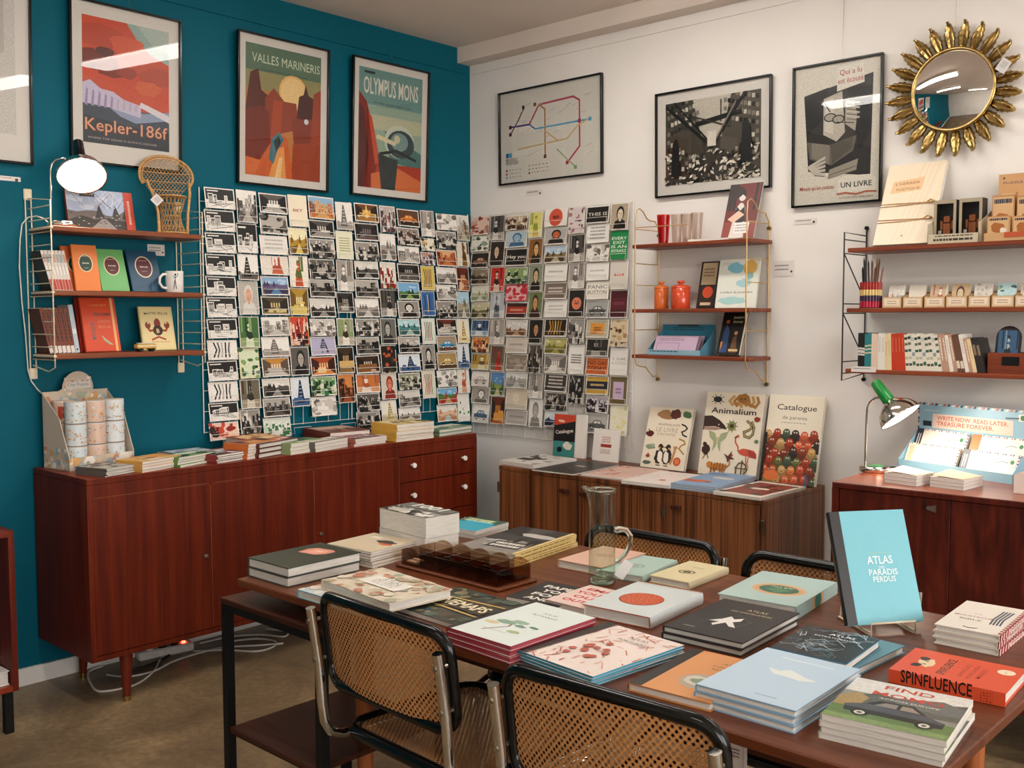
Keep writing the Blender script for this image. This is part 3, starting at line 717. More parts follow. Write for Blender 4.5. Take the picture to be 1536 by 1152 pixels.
def art_ruin(a):
    d, k, m, l = '#15120f', '#3d372f', '#8a8072', '#d8d0c0'
    a.rect(0, 0, 1, 1, k); a.poly([(.28, 1), (.72, 1), (.62, .52), (.38, .52)], '#cfc7b6'); a.poly([(0, 1), (.3, 1), (.4, .5), (.42, .36), (0, .1)], '#4a4338'); a.poly([(1, 1), (.7, 1), (.6, .5), (.58, .36), (1, .1)], '#574f43')
    g = random.Random(4)
    for s in range(9):
        for i in range(7):
            u = .02+.04*s; v = .9-.1*i-.035*s*(1 if i > 3 else -.4); c = g.choice((m, l, d, k)); a.rect(u, v, u+.03, v+.05, c)
            u = .95-.04*s; a.rect(u, v, u+.03, v+.05, g.choice((m, l, d, m)))
    a.line([(.02, .95), (.5, .42)], .03, d); a.line([(.1, 1), (.46, .5)], .018, d); a.line([(.35, .7), (.8, .78)], .045, d); a.line([(.85, 1), (.5, .4)], .03, d); a.line([(.6, .95), (.6, .7)], .012, d); a.line([(.3, .8), (.7, .62)], .014, k); a.line([(.75, .9), (.55, .5)], .014, m)
    a.rect(.46, .42, .55, .6, '#e6dfd0')
    for i in range(170):
        u, v = g.random(), g.random()**1.5*.38; s = g.uniform(.012, .04); q = g.uniform(0, 3); c = g.choice((l, l, m, d, '#b5ab9a'))
        a.poly([(u+s*math.cos(q), v+s*math.sin(q)), (u+s*.4*math.cos(q+1.6), v+s*.5*math.sin(q+1.6)), (u-s*math.cos(q), v-s*math.sin(q)), (u-s*.4*math.cos(q+1.6), v-s*.5*math.sin(q+1.6))], c)
    for u, v, s in ((.12, .2, 1.), (.86, .3, 1.1)): a.poly([(u-.05*s, v-.1*s), (u-.03*s, v+.3*s), (u+.01*s, v+.36*s), (u+.04*s, v+.25*s), (u+.055*s, v-.1*s)], '#0d0b09')
hang('y', (978, 140), (1153, 112), (983, 297), (1156, 280), .8, art_ruin, 'black-framed black-and-white photograph of a wrecked hall with fallen beams', margin=(.045, .045, .045, .045), wire=-.0)
def art_reader(a):
    d, k, m, l = '#17130f', '#2e2822', '#8d8477', '#ddd6c6'
    a.rect(0, 0, 1, 1, '#e6dfce'); a.poly([(.1, .8), (.92, .9), (.9, .17), (.16, .24)], k); a.poly([(.1, .8), (.4, .84), (.34, .62), (.14, .5)], '#0f0c0a'); a.poly([(.62, .86), (.92, .9), (.9, .5), (.78, .36), (.66, .6)], '#100d0b')
    a.poly([(.34, .5), (.34, .76), (.56, .8), (.6, .5), (.5, .44)], '#c9c0b0'); a.poly([(.36, .52), (.36, .74), (.46, .76), (.46, .5)], l); a.poly([(.6, .56), (.6, .72), (.7, .72), (.74, .62), (.72, .5)], '#b8ae9d')
    for i in range(4): a.line([(.62, .72-.035*i), (.76, .70-.035*i)], .02, '#d5ccbc'); a.line([(.62, .7-.035*i), (.75, .68-.035*i)], .006, d)
    for u, v in ((.42, .62), (.52, .6)): a.disc(u, v, .075, '#100d0b', .05); a.disc(u, v, .06, '#b0a797', .037)
    a.line([(.34, .74), (.42, .66)], .012, d); a.line([(.5, .58), (.7, .56)], .01, d)
    a.poly([(.14, .46), (.42, .42), (.74, .47), (.7, .36), (.44, .27), (.18, .33)], '#6f675b'); a.poly([(.2, .45), (.42, .42), (.42, .28), (.2, .34)], '#8d8477'); a.poly([(.43, .42), (.7, .46), (.68, .38), (.45, .28)], '#5b5348')
    for i in range(5): a.line([(.16+.02*i, .27-.012*i), (.36, .33-.03*i)], .03, '#cfc6b5'); a.line([(.16+.02*i, .255-.012*i), (.36, .315-.03*i)], .006, d)
    a.poly([(.42, .24), (.76, .3), (.74, .22), (.4, .17)], '#a49a8a'); a.line([(.42, .2), (.75, .25)], .006, d)
    a.poly([(.5, .8), (.82, .84), (.81, .99), (.5, .97)], '#efe9da'); a.text('Qui a lu', .66, .915, .062, '#b8442c', .008, width=.26, rot=.03); a.text('est écouté', .66, .855, .062, '#b8442c', .008, width=.3, rot=.03)
    a.poly([(.52, .06), (.98, .06), (.98, .15), (.9, .18), (.6, .185), (.52, .15)], '#efe9da')
    a.text('Mieux qu\'un cadeau', .27, .1, .048, '#b5452c', .004, width=.42); a.text('UN LIVRE', .74, .1, .06, '#17130f', .014, width=.36)
    a.line([(.52, .055), (.62, .06), (.74, .045), (.86, .06), (.97, .055)], .02, '#c26a4c'); a.text('GUILDE DES LIBRAIRES', .74, .018, .02, '#7c7263', width=.4)
hang('y', (1184, 100), (1321, 80), (1188, 310), (1321, 303), .6, art_reader, 'tall black-framed reading poster with book held open, left of the sunburst mirror', margin=(.004, .004, .004, .004), mat_c='#e6dfce', wire=.02)
# ------------------------------------------------------------------ sideboards
def cyl(mb, p, q, r, n=12, **k): mb.tube([p, q], r, n, **k)
def tapered_leg(x, y, h, parent, mat, r0=.024, r1=.014, lean=(0, 0), tip='brass'):
    m = MB(); m.tube([(x+lean[0], y+lean[1], .02), (x, y, h)], [r1, r0], 14); l = m.build('leg', mat, parent)
    m = MB(); m.tube([(x+lean[0]*1.05, y+lean[1]*1.05, 0), (x+lean[0], y+lean[1], .02)], [r1*.95, r1*1.1], 14); m.build('foot_cap', tip, l)
def knob(parent, p, n, mat='white_ceramic', r=.0135, l=.026):
    m = MB(); p = V(p); n = V(n); m.tube([p, p+n*l*.6], r*.45, 10); m.tube([p+n*l*.6, p+n*l*.7, p+n*l], [r*.8, r, r*.85], 12); m.build('knob', mat, parent)

# the long red-brown sideboard on the teal wall
SLX, SLZ, SLB = .475, .8615, .18
SY0, SY1 = -2.459, -.438
r = thing('sideboard', 'long red-brown teak sideboard with three doors and drawers, under the teal wall', 'sideboard', T(0, 0, 0))
m = MB(); X0 = .016
m.box((X0, SY0, SLZ-.022), (SLX, SY1, SLZ), None, 0, .002); m.box((X0, SY0, SLB), (SLX, SY0+.02, SLZ-.022)); m.box((X0, SY1-.02, SLB), (SLX, SY1, SLZ-.022))
m.box((X0, SY0+.02, SLB), (SLX, SY1-.02, SLB+.02)); m.box((X0, SY0+.02, SLB+.02), (X0+.008, SY1-.02, SLZ-.022)); m.box((SLX-.02, SY0+.02, SLZ-.07), (SLX-.001, SY1-.02, SLZ-.022))
b = m.build('carcass', 'teak', r)
m = MB(); m.box((X0, SY0+.001, SLZ), (SLX-.001, SY1-.001, SLZ+.001)); m.build('top_veneer', 'teak_side', r)
cuts = [at(u, v, 'x', SLX).y for u, v in ((138, 760), (316, 720), (471, 690), (599, 675), (711, 665))]
for i in range(3):
    m = MB(); m.box((SLX-.02, cuts[i]+.002, SLB+.022), (SLX+.001, cuts[i+1]-.002, SLZ-.073), None, 0, .0015); d = m.build('door', 'teak', r)
    m = MB(); m.tube([(SLX-.004, cuts[i]+.006, SLZ-.0715), (SLX-.004, cuts[i+1]-.006, SLZ-.0715)], .0014, 6); m.tube([(SLX-.003, cuts[i+1], SLB+.024), (SLX-.003, cuts[i+1], SLZ-.074)], .0014, 6); m.build('edge_strip', 'pine_leg', d)
    if i < 2:
        y = cuts[1]-.03 if i == 0 else cuts[2]+.03
        m = MB(); m.tube([(SLX+.001, y, .5), (SLX+.006, y, .5)], .008, 12); m.tube([(SLX+.006, y, .5), (SLX+.018, y, .5)], .003, 8); m.build('key_lock', 'steel', d)
zs = [SLB+.022, .33, .5, .665, SLZ-.073]
for i in range(4):
    m = MB(); m.box((SLX-.02, cuts[3]+.002, zs[i]+.002), (SLX+.001, cuts[4]-.002, zs[i+1]-.002), None, 0, .0015); d = m.build('drawer', 'teak', r)
    for y in (cuts[3]+.075, cuts[4]-.085): knob(d, (SLX+.001, y, (zs[i]+zs[i+1])/2+.02), (1, 0, 0))
for y in (-2.31, -.55):
    for x in (.09, .44): tapered_leg(x, y, SLB, r, 'teak', .026, .014, (.02 if x > .2 else -.0, -.01 if y < -1 else .01))

# the zebra-grained sideboard on the white wall
BX0, BX1, BY, BZ, BB = .715, 2.155, -.53, .73, .08
r = thing('sideboard', 'zebra-grained brown sideboard with square wooden pulls, under the white wall', 'sideboard', T(0, 0, 0))
m = MB()
m.box((BX0, BY, BZ-.02), (BX1, -.016, BZ), None, 0, .0015); m.box((BX0, BY+.02, BB), (BX0+.02, -.016, BZ-.02)); m.box((BX1-.02, BY+.002, BB), (BX1, -.016, BZ-.02))
m.box((BX0+.02, BY+.02, BB), (BX1-.02, -.016, BB+.02)); m.box((BX0+.02, -.026, BB+.02), (BX1-.02, -.016, BZ-.02))
m.build('carcass', 'zebrano', r)
xs = [BX0+.003, at(866, 740, 'y', BY).x, at(998, 800, 'y', BY).x, BX1-.024]
for i in range(3):
    m = MB(); m.box((xs[i]+.0015, BY-.001, BB+.004), (xs[i+1]-.0015, BY+.018, BZ-.022), None, 0, .001); d = m.build('door', 'zebrano', r)
    px = [xs[1]-.07, xs[1]+.05, xs[2]+.06][i]
    m = MB(); m.box((px-.022, BY-.024, BZ-.085), (px+.022, BY-.001, BZ-.067), None, 0, .002); m.build('wooden_pull', 'dark_wood', d)
    hx = [xs[0]+.0, xs[2]-.012, BX1-.012][i]
    m = MB(); m.box((hx-.008, BY-.007, BZ-.13), (hx+.008, BY-.0012, BZ-.078), None, 0, .002); m.tube([(hx, BY-.008, BZ-.128), (hx, BY-.008, BZ-.08)], .0035, 8); m.build('hinge', 'bronze', d)
m = MB(); m.box((BX0+.05, BY+.06, 0), (BX1-.05, -.06, BB)); m.build('plinth', 'dark_wood', r)

# the rosewood sideboard at the right, standing a little askew and off the wall
CZ = .86; CP = at(1248, 723, 'z', CZ); CA = math.radians(2.5); CM = T(CP.x, CP.y, 0) @ RZ(CA)
CW, CD, CB = 1.5, .44, .17
r = thing('sideboard', 'glossy dark rosewood sideboard with keyed doors, at the right under the black-framed shelf', 'sideboard', CM)
m = MB()
m.box((0, 0, CZ-.02), (CW, CD, CZ), None, 0, .002); m.box((0, 0, CB), (.024, CD, CZ-.02)); m.box((CW-.024, 0, CB), (CW, CD, CZ-.02)); m.box((.024, 0, CB), (CW-.024, CD, CB+.024)); m.box((.024, CD-.01, CB+.024), (CW-.024, CD, CZ-.02))
m.build('carcass', 'teak_r', r)
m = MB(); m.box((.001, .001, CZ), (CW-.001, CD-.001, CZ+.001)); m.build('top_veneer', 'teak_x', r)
def on_front(u, v):
    n = CM.to_3x3() @ V((0, 1, 0)); ry = CF+CR*((u-768)/CAM_F)-CU*((v-576)/CAM_F); return CM.inverted() @ (CAM_C+ry*((CP-CAM_C).dot(n)/ry.dot(n)))
xs = [.026, on_front(1424, 800).x, 1.0, CW-.026]
for i in range(3):
    m = MB(); m.box((xs[i]+.001, .006, CB+.026), (xs[i+1]-.001, .024, CZ-.022), None, 0, .001); d = m.build('door', 'teak_r', r)
    if i == 0:
        k = on_front(1400, 762)
        m = MB(); m.tube([(k.x-.012, .006, k.z), (k.x-.012, -.012, k.z)], .004, 8)
        m.M = basis(V((k.x, -.012, k.z)), V((1, 0, 0)), V((0, 0, 1)), V((0, -1, 0))); m.prism([(-.018, -.004), (.012, -.012), (.014, .012), (-.018, .006)], 0, .004); m.M = None
        m.build('key', 'steel', d)
for x in (.12, CW-.12):
    for y in (.06, CD-.08): tapered_leg(x, y, CB, r, 'teak_r')

# ------------------------------------------------------------------ ladder shelves
def plank(parent, a, b, mat, bev=.0025):
    m = MB(); m.box(a, b, None, 0, bev); return m.build('shelf_board', mat, parent)
# cream ladder shelf on the teal wall
LY0, LY1, LD = -2.443, -1.808, .205
LZ = [1.80, 1.556, 1.313]
r = thing('wall_shelf', 'cream wire ladder shelf with three teak boards, on the teal wall', 'wall shelf', T(0, 0, 0))
for z in LZ: plank(r, (.012, LY0+.004, z-.02), (LD, LY1-.004, z), 'shelf_wood')
for s, y in ((0, LY0), (1, LY1)):
    m = MB()
    for dy in (-.011, .011): m.tube([(.006, y+dy, 1.235), (.006, y+dy, 1.925)], .0028, 7)
    m.tube([(.006, y, 1.265), (LD-.06, y, 1.245), (LD, y, 1.262), (LD, y, 1.895), (.006, y, 1.915)], .0028, 7)
    z = 1.29
    while z < 1.9:
        m.tube([(.006, y, z), (LD+.004, y, z)], .0022, 6); z += .0487
    f = m.build('ladder_frame', 'white_wire', r)
    for z in (1.232, 1.93):
        m = MB(); m.box((.0015, y-.016, z-.022), (.0085, y+.016, z+.022), None, 0, .003); m.tube([(.0085, y, z), (.0105, y, z)], .004, 8); m.build('wall_plate', 'white_wire', f)
    for z in LZ:
        m = MB(); m.box((.02, y-.006, z-.013), (LD+.006, y+.006, z-.004), None, 0, .002); m.build('shelf_clip', 'white_wire', f)
# pale wire shelf with curled ends on the white wall
MX0, MX1, MD = 1.284, 1.868, .2
MZ = [1.787, 1.488, 1.275]
r = thing('wall_shelf', 'small three-board teak shelf on curled pale wire frames, on the white wall', 'wall shelf', T(0, 0, 0))
for z in MZ: plank(r, (MX0-.018, -MD, z-.017), (MX1+.02, -.012, z), 'shelf_wood_x')
for x in (MX0, MX1):
    P = [(x, -.006, 1.155), (x, -.008, 1.165), (x, -.05, 1.165), (x, -.085, 1.19), (x, -.11, 1.212), (x, -.15, 1.216), (x, -.185, 1.225), (x, -MD, 1.262), (x, -MD, 1.9), (x, -MD+.006, 1.945), (x, -MD+.03, 1.957), (x, -.14, 1.945), (x, -.11, 1.915), (x, -.08, 1.905), (x, -.04, 1.905), (x, -.012, 1.87), (x, -.008, 1.80), (x, -.008, 1.155)]
    m = MB(); m.tube(P, .003, 7)
    for z in (1.86, 1.70, 1.60, 1.39): m.tube([(x, -.008, z), (x, -MD, z)], .0024, 6)
    f = m.build('side_frame', 'brass_wire', r)
    for z in (1.15, 1.84):
        m = MB(); m.tube([(x, 0, z), (x, -.014, z)], .009, 12); m.build('wall_screw', 'brass', f)
m = MB(); m.tube([(MX0, -MD-.001, 1.865), (1.57, -MD-.001, 1.865)], .0022, 6); m.build('guard_rail', 'brass_wire', r)
# black-framed shelf at the right
RX0, RD = 2.312, .215
RZs = [1.722, 1.484, 1.243]
r = thing('wall_shelf', 'three long teak boards on black wire frames above the rosewood sideboard', 'wall shelf', T(0, 0, 0))
for z in RZs: plank(r, (RX0+.014, -RD, z-.017), (3.42, -.012, z), 'shelf_wood_x')
for x in (RX0, 3.2):
    m = MB()
    m.tube([(x, -.006, 1.195), (x, -.006, 1.81)], .003, 7)
    m.tube([(x, -.006, 1.215), (x, -RD, 1.195), (x, -RD, 1.785), (x, -.006, 1.782)], .003, 7)
    for z in (1.757, 1.702, 1.502, 1.464, 1.27, 1.223): m.tube([(x, -.006, z), (x, -RD, z)], .0024, 6)
    for z in (1.702, 1.464): m.tube([(x, -RD, z), (x, -.006, z-.19)], .0024, 6)
    f = m.build('side_frame', 'black_wire', r)
    for z in (1.19, 1.815):
        m = MB(); m.tube([(x, 0, z), (x, -.012, z)], .008, 12); m.build('wall_screw', 'black_metal', f)

# small white price labels on the walls
def wall_label(ax, tl, br, words, label, sheet='#ded7d2'):
    s = 1 if ax == 'x' else -1; R = V((0, 1, 0)) if ax == 'x' else V((1, 0, 0)); out = V((1, 0, 0)) if ax == 'x' else V((0, -1, 0))
    A, B = at(*tl, ax, s*.002), at(*br, ax, s*.002); w = abs((B-A).dot(R)); h = A.z-B.z; c = (A+B)/2
    M = basis(c, R, V((0, 0, 1)), R.cross(V((0, 0, 1)))); m = MB(); m.box((-w/2, -h/2, -.0012), (w/2, h/2, .0008), sheet)
    a = Art(w, h); a.lines(.08, .75, .75, words, .5/words, '#8d8680', seed=int(tl[0])); a.disc(.88, .3, .05, '#3a3633'); a.emit(m, T(0, 0, .0008))
    o = m.build('price_label', 'ink'); o.matrix_world = M; return tag(o, label, 'price label', 'white price labels')
wall_label('x', (-22, 261), (31, 273), 1, 'white price label on the teal wall at the left edge')
wall_label('x', (221, 366), (247, 384), 2, 'white price label on the teal wall below the rattan chair board')
wall_label('y', (789, 286), (813, 292), 1, 'small price label below the transport line map')
wall_label('y', (1191, 329), (1225, 335), 1, 'small price label below the tall reading poster')
wall_label('y', (1160, 392), (1191, 414), 2, 'square price label right of the curled wire shelf')
# ------------------------------------------------------------------ postcard racks
def card_art(a, spec, seed):
    kind, pal, bd = spec[0], spec[1], spec[2] if len(spec) > 2 else '#efe9df'
    a.rect(0, 0, 1, 1, bd); k = a.w/a.h; e = .035; ev = e*k
    if kind == 'words':                        # (words, background, lettering, lines)
        a.rect(e, ev, 1-e, 1-ev, pal); col = spec[3]; L = spec[4]
        n = len(L); top = .5+.5*.19*(n-1)*min(1, k)
        for i, t in enumerate(L):
            a.text(t, .5, .5+(n-1)*.095*k-.19*i*k-.04*k, .135 if n > 1 else .12, col, .014, width=min(.84, .17*len(t)))
    elif kind == 'print':                      # illegible lettering
        a.rect(e, ev, 1-e, 1-ev, pal); n = spec[4]
        a.lines(.18, .5+.06*n*k, .82, n, .12*k, spec[3], .5, seed)
    elif kind == 'round':
        a.rect(e, ev, 1-e, 1-ev, pal); a.disc(.5, .5, .3, spec[3]); a.blob(.5, .5, .16, hexmix(spec[3], '#000000', .4), seed, .05); a.rect(.36, .56, .46, .6, hexmix(spec[3], '#000000', .5)); a.rect(.54, .56, .64, .6, hexmix(spec[3], '#000000', .5))
    elif kind == 'band':
        a.rect(e, ev, 1-e, 1-ev, pal); a.rect(e, .3, 1-e, .72, spec[3]); a.lines(.2, .58, .8, 1, .14, spec[4], .8, seed)
    elif kind == 'square':
        a.rect(e, ev, 1-e, 1-ev, spec[3]); a.rect(.2, .2, .8, .8, pal); a.lines(.34, .58, .66, 2, .12, spec[4], .6, seed)
    elif kind == 'sun':
        scene_art(a, seed, pal, 'inside', (e, ev, 1-e, 1-ev)); a.disc(.5, .45, .14, '#e6b85a'); a.poly([(.46, .2), (.54, .2), (.52, .9), (.48, .9)], '#f0d08a'); a.poly([(.2, .42), (.8, .42), (.8, .48), (.2, .48)], '#e0a848')
    elif kind == 'swirl':
        a.rect(e, ev, 1-e, 1-ev, pal[3])
        for i in range(5): a.line([(.2+.13*i, .15), (.3+.1*i, .5), (.22+.13*i, .85)], .05, pal[i % 3])
    else:
        scene_art(a, seed, pal, kind, (e, ev, 1-e, 1-ev))
W_ = '#efe9df'
TEALCOLS = [
 (50, 180, [(65, 155), (160, 252), (258, 345), (350, 440), (445, 530), (535, 622), (628, 712), (720, 805), (810, 895), (900, 985), (990, 1068), (1075, 1150)],
  [('line', LINE), ('line', LINE), ('line', LINE), ('line', LINE), ('line', LINE), ('line', LINE), ('line', LINE), ('swirl', LINE), ('line', LINE), ('swirl', LINE), ('line', LINE), ('blobs', RED)],
  ['black and white street drawing']*2+['black and white square drawing']*2+['black and white facade drawing']*3+['black and white curve drawing', 'black and white park drawing', 'black and white wheels drawing', 'black and white arcade drawing', 'reddish figure']),
 (187, 275, [(75, 215), (218, 345), (350, 462), (466, 610), (618, 752), (755, 885), (890, 1015), (1020, 1120)],
  [('street', LINE), ('line', LINE), ('tower', LINE), ('face', ('#d9d4cc', '#8a5a44', '#b9b2a8', '#d8a184')), ('figure', GRN), ('blobs', GRN, '#e6d6a8'), ('figure', ('#2a2620', '#6b6250', '#a0967c', '#d5cdb8')), ('crowd', BW)],
  ['black and white facade', 'black and white avenue', 'dark monument', 'white-haired man portrait', 'green and brown figure', 'cream card with green shape', 'faded sepia group', 'grey crowd']),
 (285, 405, [(90, 176), (180, 265), (270, 352), (357, 440), (445, 527), (532, 612), (620, 702), (706, 792), (795, 877), (885, 965), (970, 1050), (1055, 1138)],
  [('inside', LINE), ('blobs', BWD), ('print', '#e6e0d8', W_, '#b8b2aa', 3), ('figure', ('#b0452a', '#e8ddd0', '#efe6da', '#c9623f')), ('land', ('#3a3350', '#6a5a7c', '#5b87b0', '#8fb0d0')), ('inside', ('#241d12', '#4d4028', '#8a7648', '#d8c48a')), ('street', BWL), ('tower', BWL), ('inside', ('#5a4a3a', '#c98a3a', '#b8b2a8', '#e3dcd0')), ('land', BW), ('street', BWD), ('crowd', ('#3a7a4a', '#c9d8c0', '#e0e6d8', '#f0efe6'))],
  ['columned gate', 'dark speckled', 'pale line drawing', 'reclining red figure', 'blue and violet harbour', 'dark gilded hall', 'pale capitol', 'pale iron tower', 'orange doorway', 'grey field', 'dark street', 'green and white party']),
 (408, 490, [(95, 232), (236, 350), (356, 492), (496, 612), (618, 742), (750, 872), (880, 1006)],
  [('words', '#efe2c8', W_, '#a35a2c', ['BET']), ('land', YEL), ('figure', ('#5a6a2c', '#efe6d6', '#f0e9da', '#c8542c')), ('inside', YEL), ('crowd', RED, '#d9b46a'), ('face', BWD), ('tower', BLU)],
  ['cream lettered', 'yellow-green garden', 'two dancing figures', 'golden arch', 'red scene', 'dark animal portrait', 'blue turret']),
 (496, 606, [(102, 200), (204, 280), (284, 366), (370, 455), (458, 536), (540, 622), (628, 702), (705, 786), (790, 872), (876, 960), (964, 1046)],
  [('street', ('#8a4a20', '#c9783a', '#d8a468', '#8fb8d4')), ('inside', BW), ('crowd', BW), ('crowd', BWD), ('street', BWD), ('land', BW), ('crowd', BWL), ('tower', ('#3a3a4a', '#b8b0c8', '#c9c4d8', '#b9b4d0')), ('inside', ORG), ('crowd', ('#14301a', '#2f7a4a', '#8ab07a', '#e0dcc8')), ('blobs', BWL)],
  ['orange palace under blue sky', 'grey arcade', 'grey crowd', 'dark crowd', 'dark street', 'grey bridge', 'pale crowd', 'violet sky with round structure', 'orange arches', 'green-lit stage', 'pale grey']),
 (612, 685, [(126, 245), (250, 372), (376, 508), (514, 602), (626, 742), (750, 862), (866, 990)],
  [('tower', BWL), ('print', '#e6e3c8', W_, '#a9a878', 6), ('figure', BWL), ('inside', BWD), ('figure', ('#3a2a20', '#8a9a6a', '#b8ae98', '#efe6dc')), ('inside', ('#15100a', '#3a2a18', '#8a6a3a', '#d8b070')), ('street', ('#1a0e08', '#4a2410', '#9a4a1c', '#d88a4a'))],
  ['pale tower', 'pale yellow lettered', 'pale figure', 'dark hall', 'man in white shirt', 'dark amber', 'dark orange street']),
 (692, 795, [(132, 212), (216, 292), (297, 376), (380, 456), (460, 537), (540, 622), (627, 702), (706, 782), (786, 862), (866, 947), (950, 1026), (1030, 1106)],
  [('sun', BRN), ('inside', ('#15110f', '#3a2f2c', '#5a4a48', '#8a7a78')), ('crowd', BW), ('land', BW), ('street', BWD), ('land', BWL), ('crowd', BW), ('street', BWD), ('inside', ('#120c08', '#3a2010', '#8a5a2c', '#d8cfc0')), ('figure', ('#a8542c', '#c8743a', '#e0a070', '#efe0d0')), ('crowd', BWD), ('crowd', BW)],
  ['golden star', 'dark church interior', 'grey demonstration', 'grey valley', 'dark street', 'pale river', 'grey dancers', 'dark street', 'dark kitchen', 'orange and white figure', 'dark crowd', 'grey crowd']),
 (800, 868, [(142, 256), (262, 376), (384, 498), (502, 618), (626, 737), (742, 860), (862, 975), (980, 1070)],
  [('crowd', ('#4a3a3a', '#8a5a5a', '#c0b0a8', '#e0dcd8')), ('land', BWL), ('crowd', ('#8a1c14', '#4a7a3a', '#e0d8c8', '#efe8dc')), ('figure', BW), ('face', ('#2a2a28', '#6a6a64', '#8a8a80', '#b0aca0')), ('blobs', ('#120e0c', '#3a3a1c', '#b8542c', '#1c1612')), ('face', ('#8a2a1c', '#d8cfc0', '#e6dccc', '#d8785a')), ('tower', ('#b09a5a', '#d8cc9a', '#e6dfc0', '#efeada'))],
  ['pink-grey crowd', 'pale coast', 'red and white players', 'grey figure', 'grey portrait', 'dark still life', 'red-faced boy', 'pale golden arch']),
 (876, 970, [(157, 232), (236, 312), (316, 388), (392, 466), (470, 546), (550, 624), (628, 701), (705, 776), (780, 857), (862, 932), (936, 1008), (1011, 1066)],
  [('vehicle', ('#c8702c', '#2a1a10', '#5a3a20', '#e6b070')), ('crowd', ('#2a1a14', '#5a3a30', '#9a8a80', '#c8c0b8')), ('street', BWL), ('inside', BWD), ('land', ('#1c3a14', '#4a7a2c', '#8aa85a', '#7ab0d8')), ('face', BW), ('land', ('#2a5a5a', '#4a8a8a', '#a8c0b0', '#b8dce0')), ('land', BWD), ('tower', BLU), ('crowd', ('#2a2a20', '#5a5a48', '#9a9a80', '#d0ccb8')), ('street', BW), ('land', BWL)],
  ['orange car', 'dark crowd', 'pale winter street', 'dark window', 'green tree', 'grey portrait', 'teal seaside', 'dark slope', 'pale blue tower', 'grey-green crowd', 'grey bridge', 'pale shore']),
 (977, 1036, [(162, 274), (280, 336), (341, 397), (400, 505), (510, 616), (626, 737), (742, 847), (850, 970)],
  [('figure', BWL), ('blobs', ('#3a3a34', '#a8a08a', '#d8b070', '#efe6d0')), ('crowd', ('#3a3a4a', '#7a8aa0', '#c09080', '#e0dcd8')), ('swirl', ('#14142a', '#8a1c2c', '#2a5a9a', '#d8c060')), ('swirl', ('#0e1a2a', '#1c5a9a', '#e0c040', '#3a6aa8')), ('swirl', ('#c02c1c', '#1c8a4a', '#2a1c3a', '#e0e6d8')), ('face', BW), ('swirl', ('#c02c1c', '#1c8a4a', '#3a1c4a', '#e6dcc8'))],
  ['pale figure', 'small mottled', 'small pastel crowd', 'blue, red and yellow', 'blue and yellow', 'red and green abstract', 'grey portrait', 'red and green stripes']),
 (1043, 1130, [(176, 247), (251, 327), (331, 402), (406, 477), (481, 547), (551, 624), (628, 696), (700, 770), (773, 846), (850, 921), (925, 996), (1000, 1070)],
  [('blobs', BWL), ('crowd', BW), ('street', ('#6a2410', '#a84a24', '#c8783c', '#e0b080')), ('land', BWL), ('street', BWL), ('crowd', BW), ('inside', ('#201a14', '#6a2a1c', '#9a9488', '#d8d2c4')), ('vehicle', ('#3a8ab8', '#6a4a30', '#a89478', '#dfe6e8')), ('vehicle', ('#c0a060', '#5a4020', '#b0905a', '#efe0b8')), ('blobs', BWL), ('land', ('#b02c1c', '#5a7a3a', '#c8a070', '#7ab4dc')), ('land', ('#c88a5a', '#e0c0a0', '#b8c8c0', '#efe6da'))],
  ['pale speckled', 'grey crowd', 'orange rooftops', 'pale beach', 'pale street', 'grey crowd', 'dark doorway', 'blue car', 'yellow car', 'pale grey', 'red tent under blue sky', 'pale pastel']),
 (1131, 1184, [(182, 292), (296, 403), (406, 508), (513, 624), (628, 732), (736, 842), (846, 948), (951, 1070)],
  [('street', ('#4a3a2a', '#8a7a60', '#b8b0a0', '#dcd8d0')), ('figure', ('#5a3a1a', '#e0d6c0', '#e9e0cc', '#8a6030')), ('inside', ('#4a1a10', '#6a2a1a', '#a8603a', '#e0b890')), ('land', ('#6a6a60', '#a89c84', '#c8bca8', '#a8cce0')), ('tower', ('#b88a3a', '#e6dca8', '#efe6c0', '#f0ead0')), ('tower', BLU), ('figure', ('#b84a2a', '#e6e0d6', '#efeae0', '#d8a080')), ('blobs', ('#0f8a34', '#e8e4da', '#f0ece2', '#f0ece2'))],
  ['pale arcade', 'brown robed figure', 'red-brown interior', 'sky and street', 'pale yellow', 'blue tower', 'pale red-haired figure', 'white card with green figure'])]
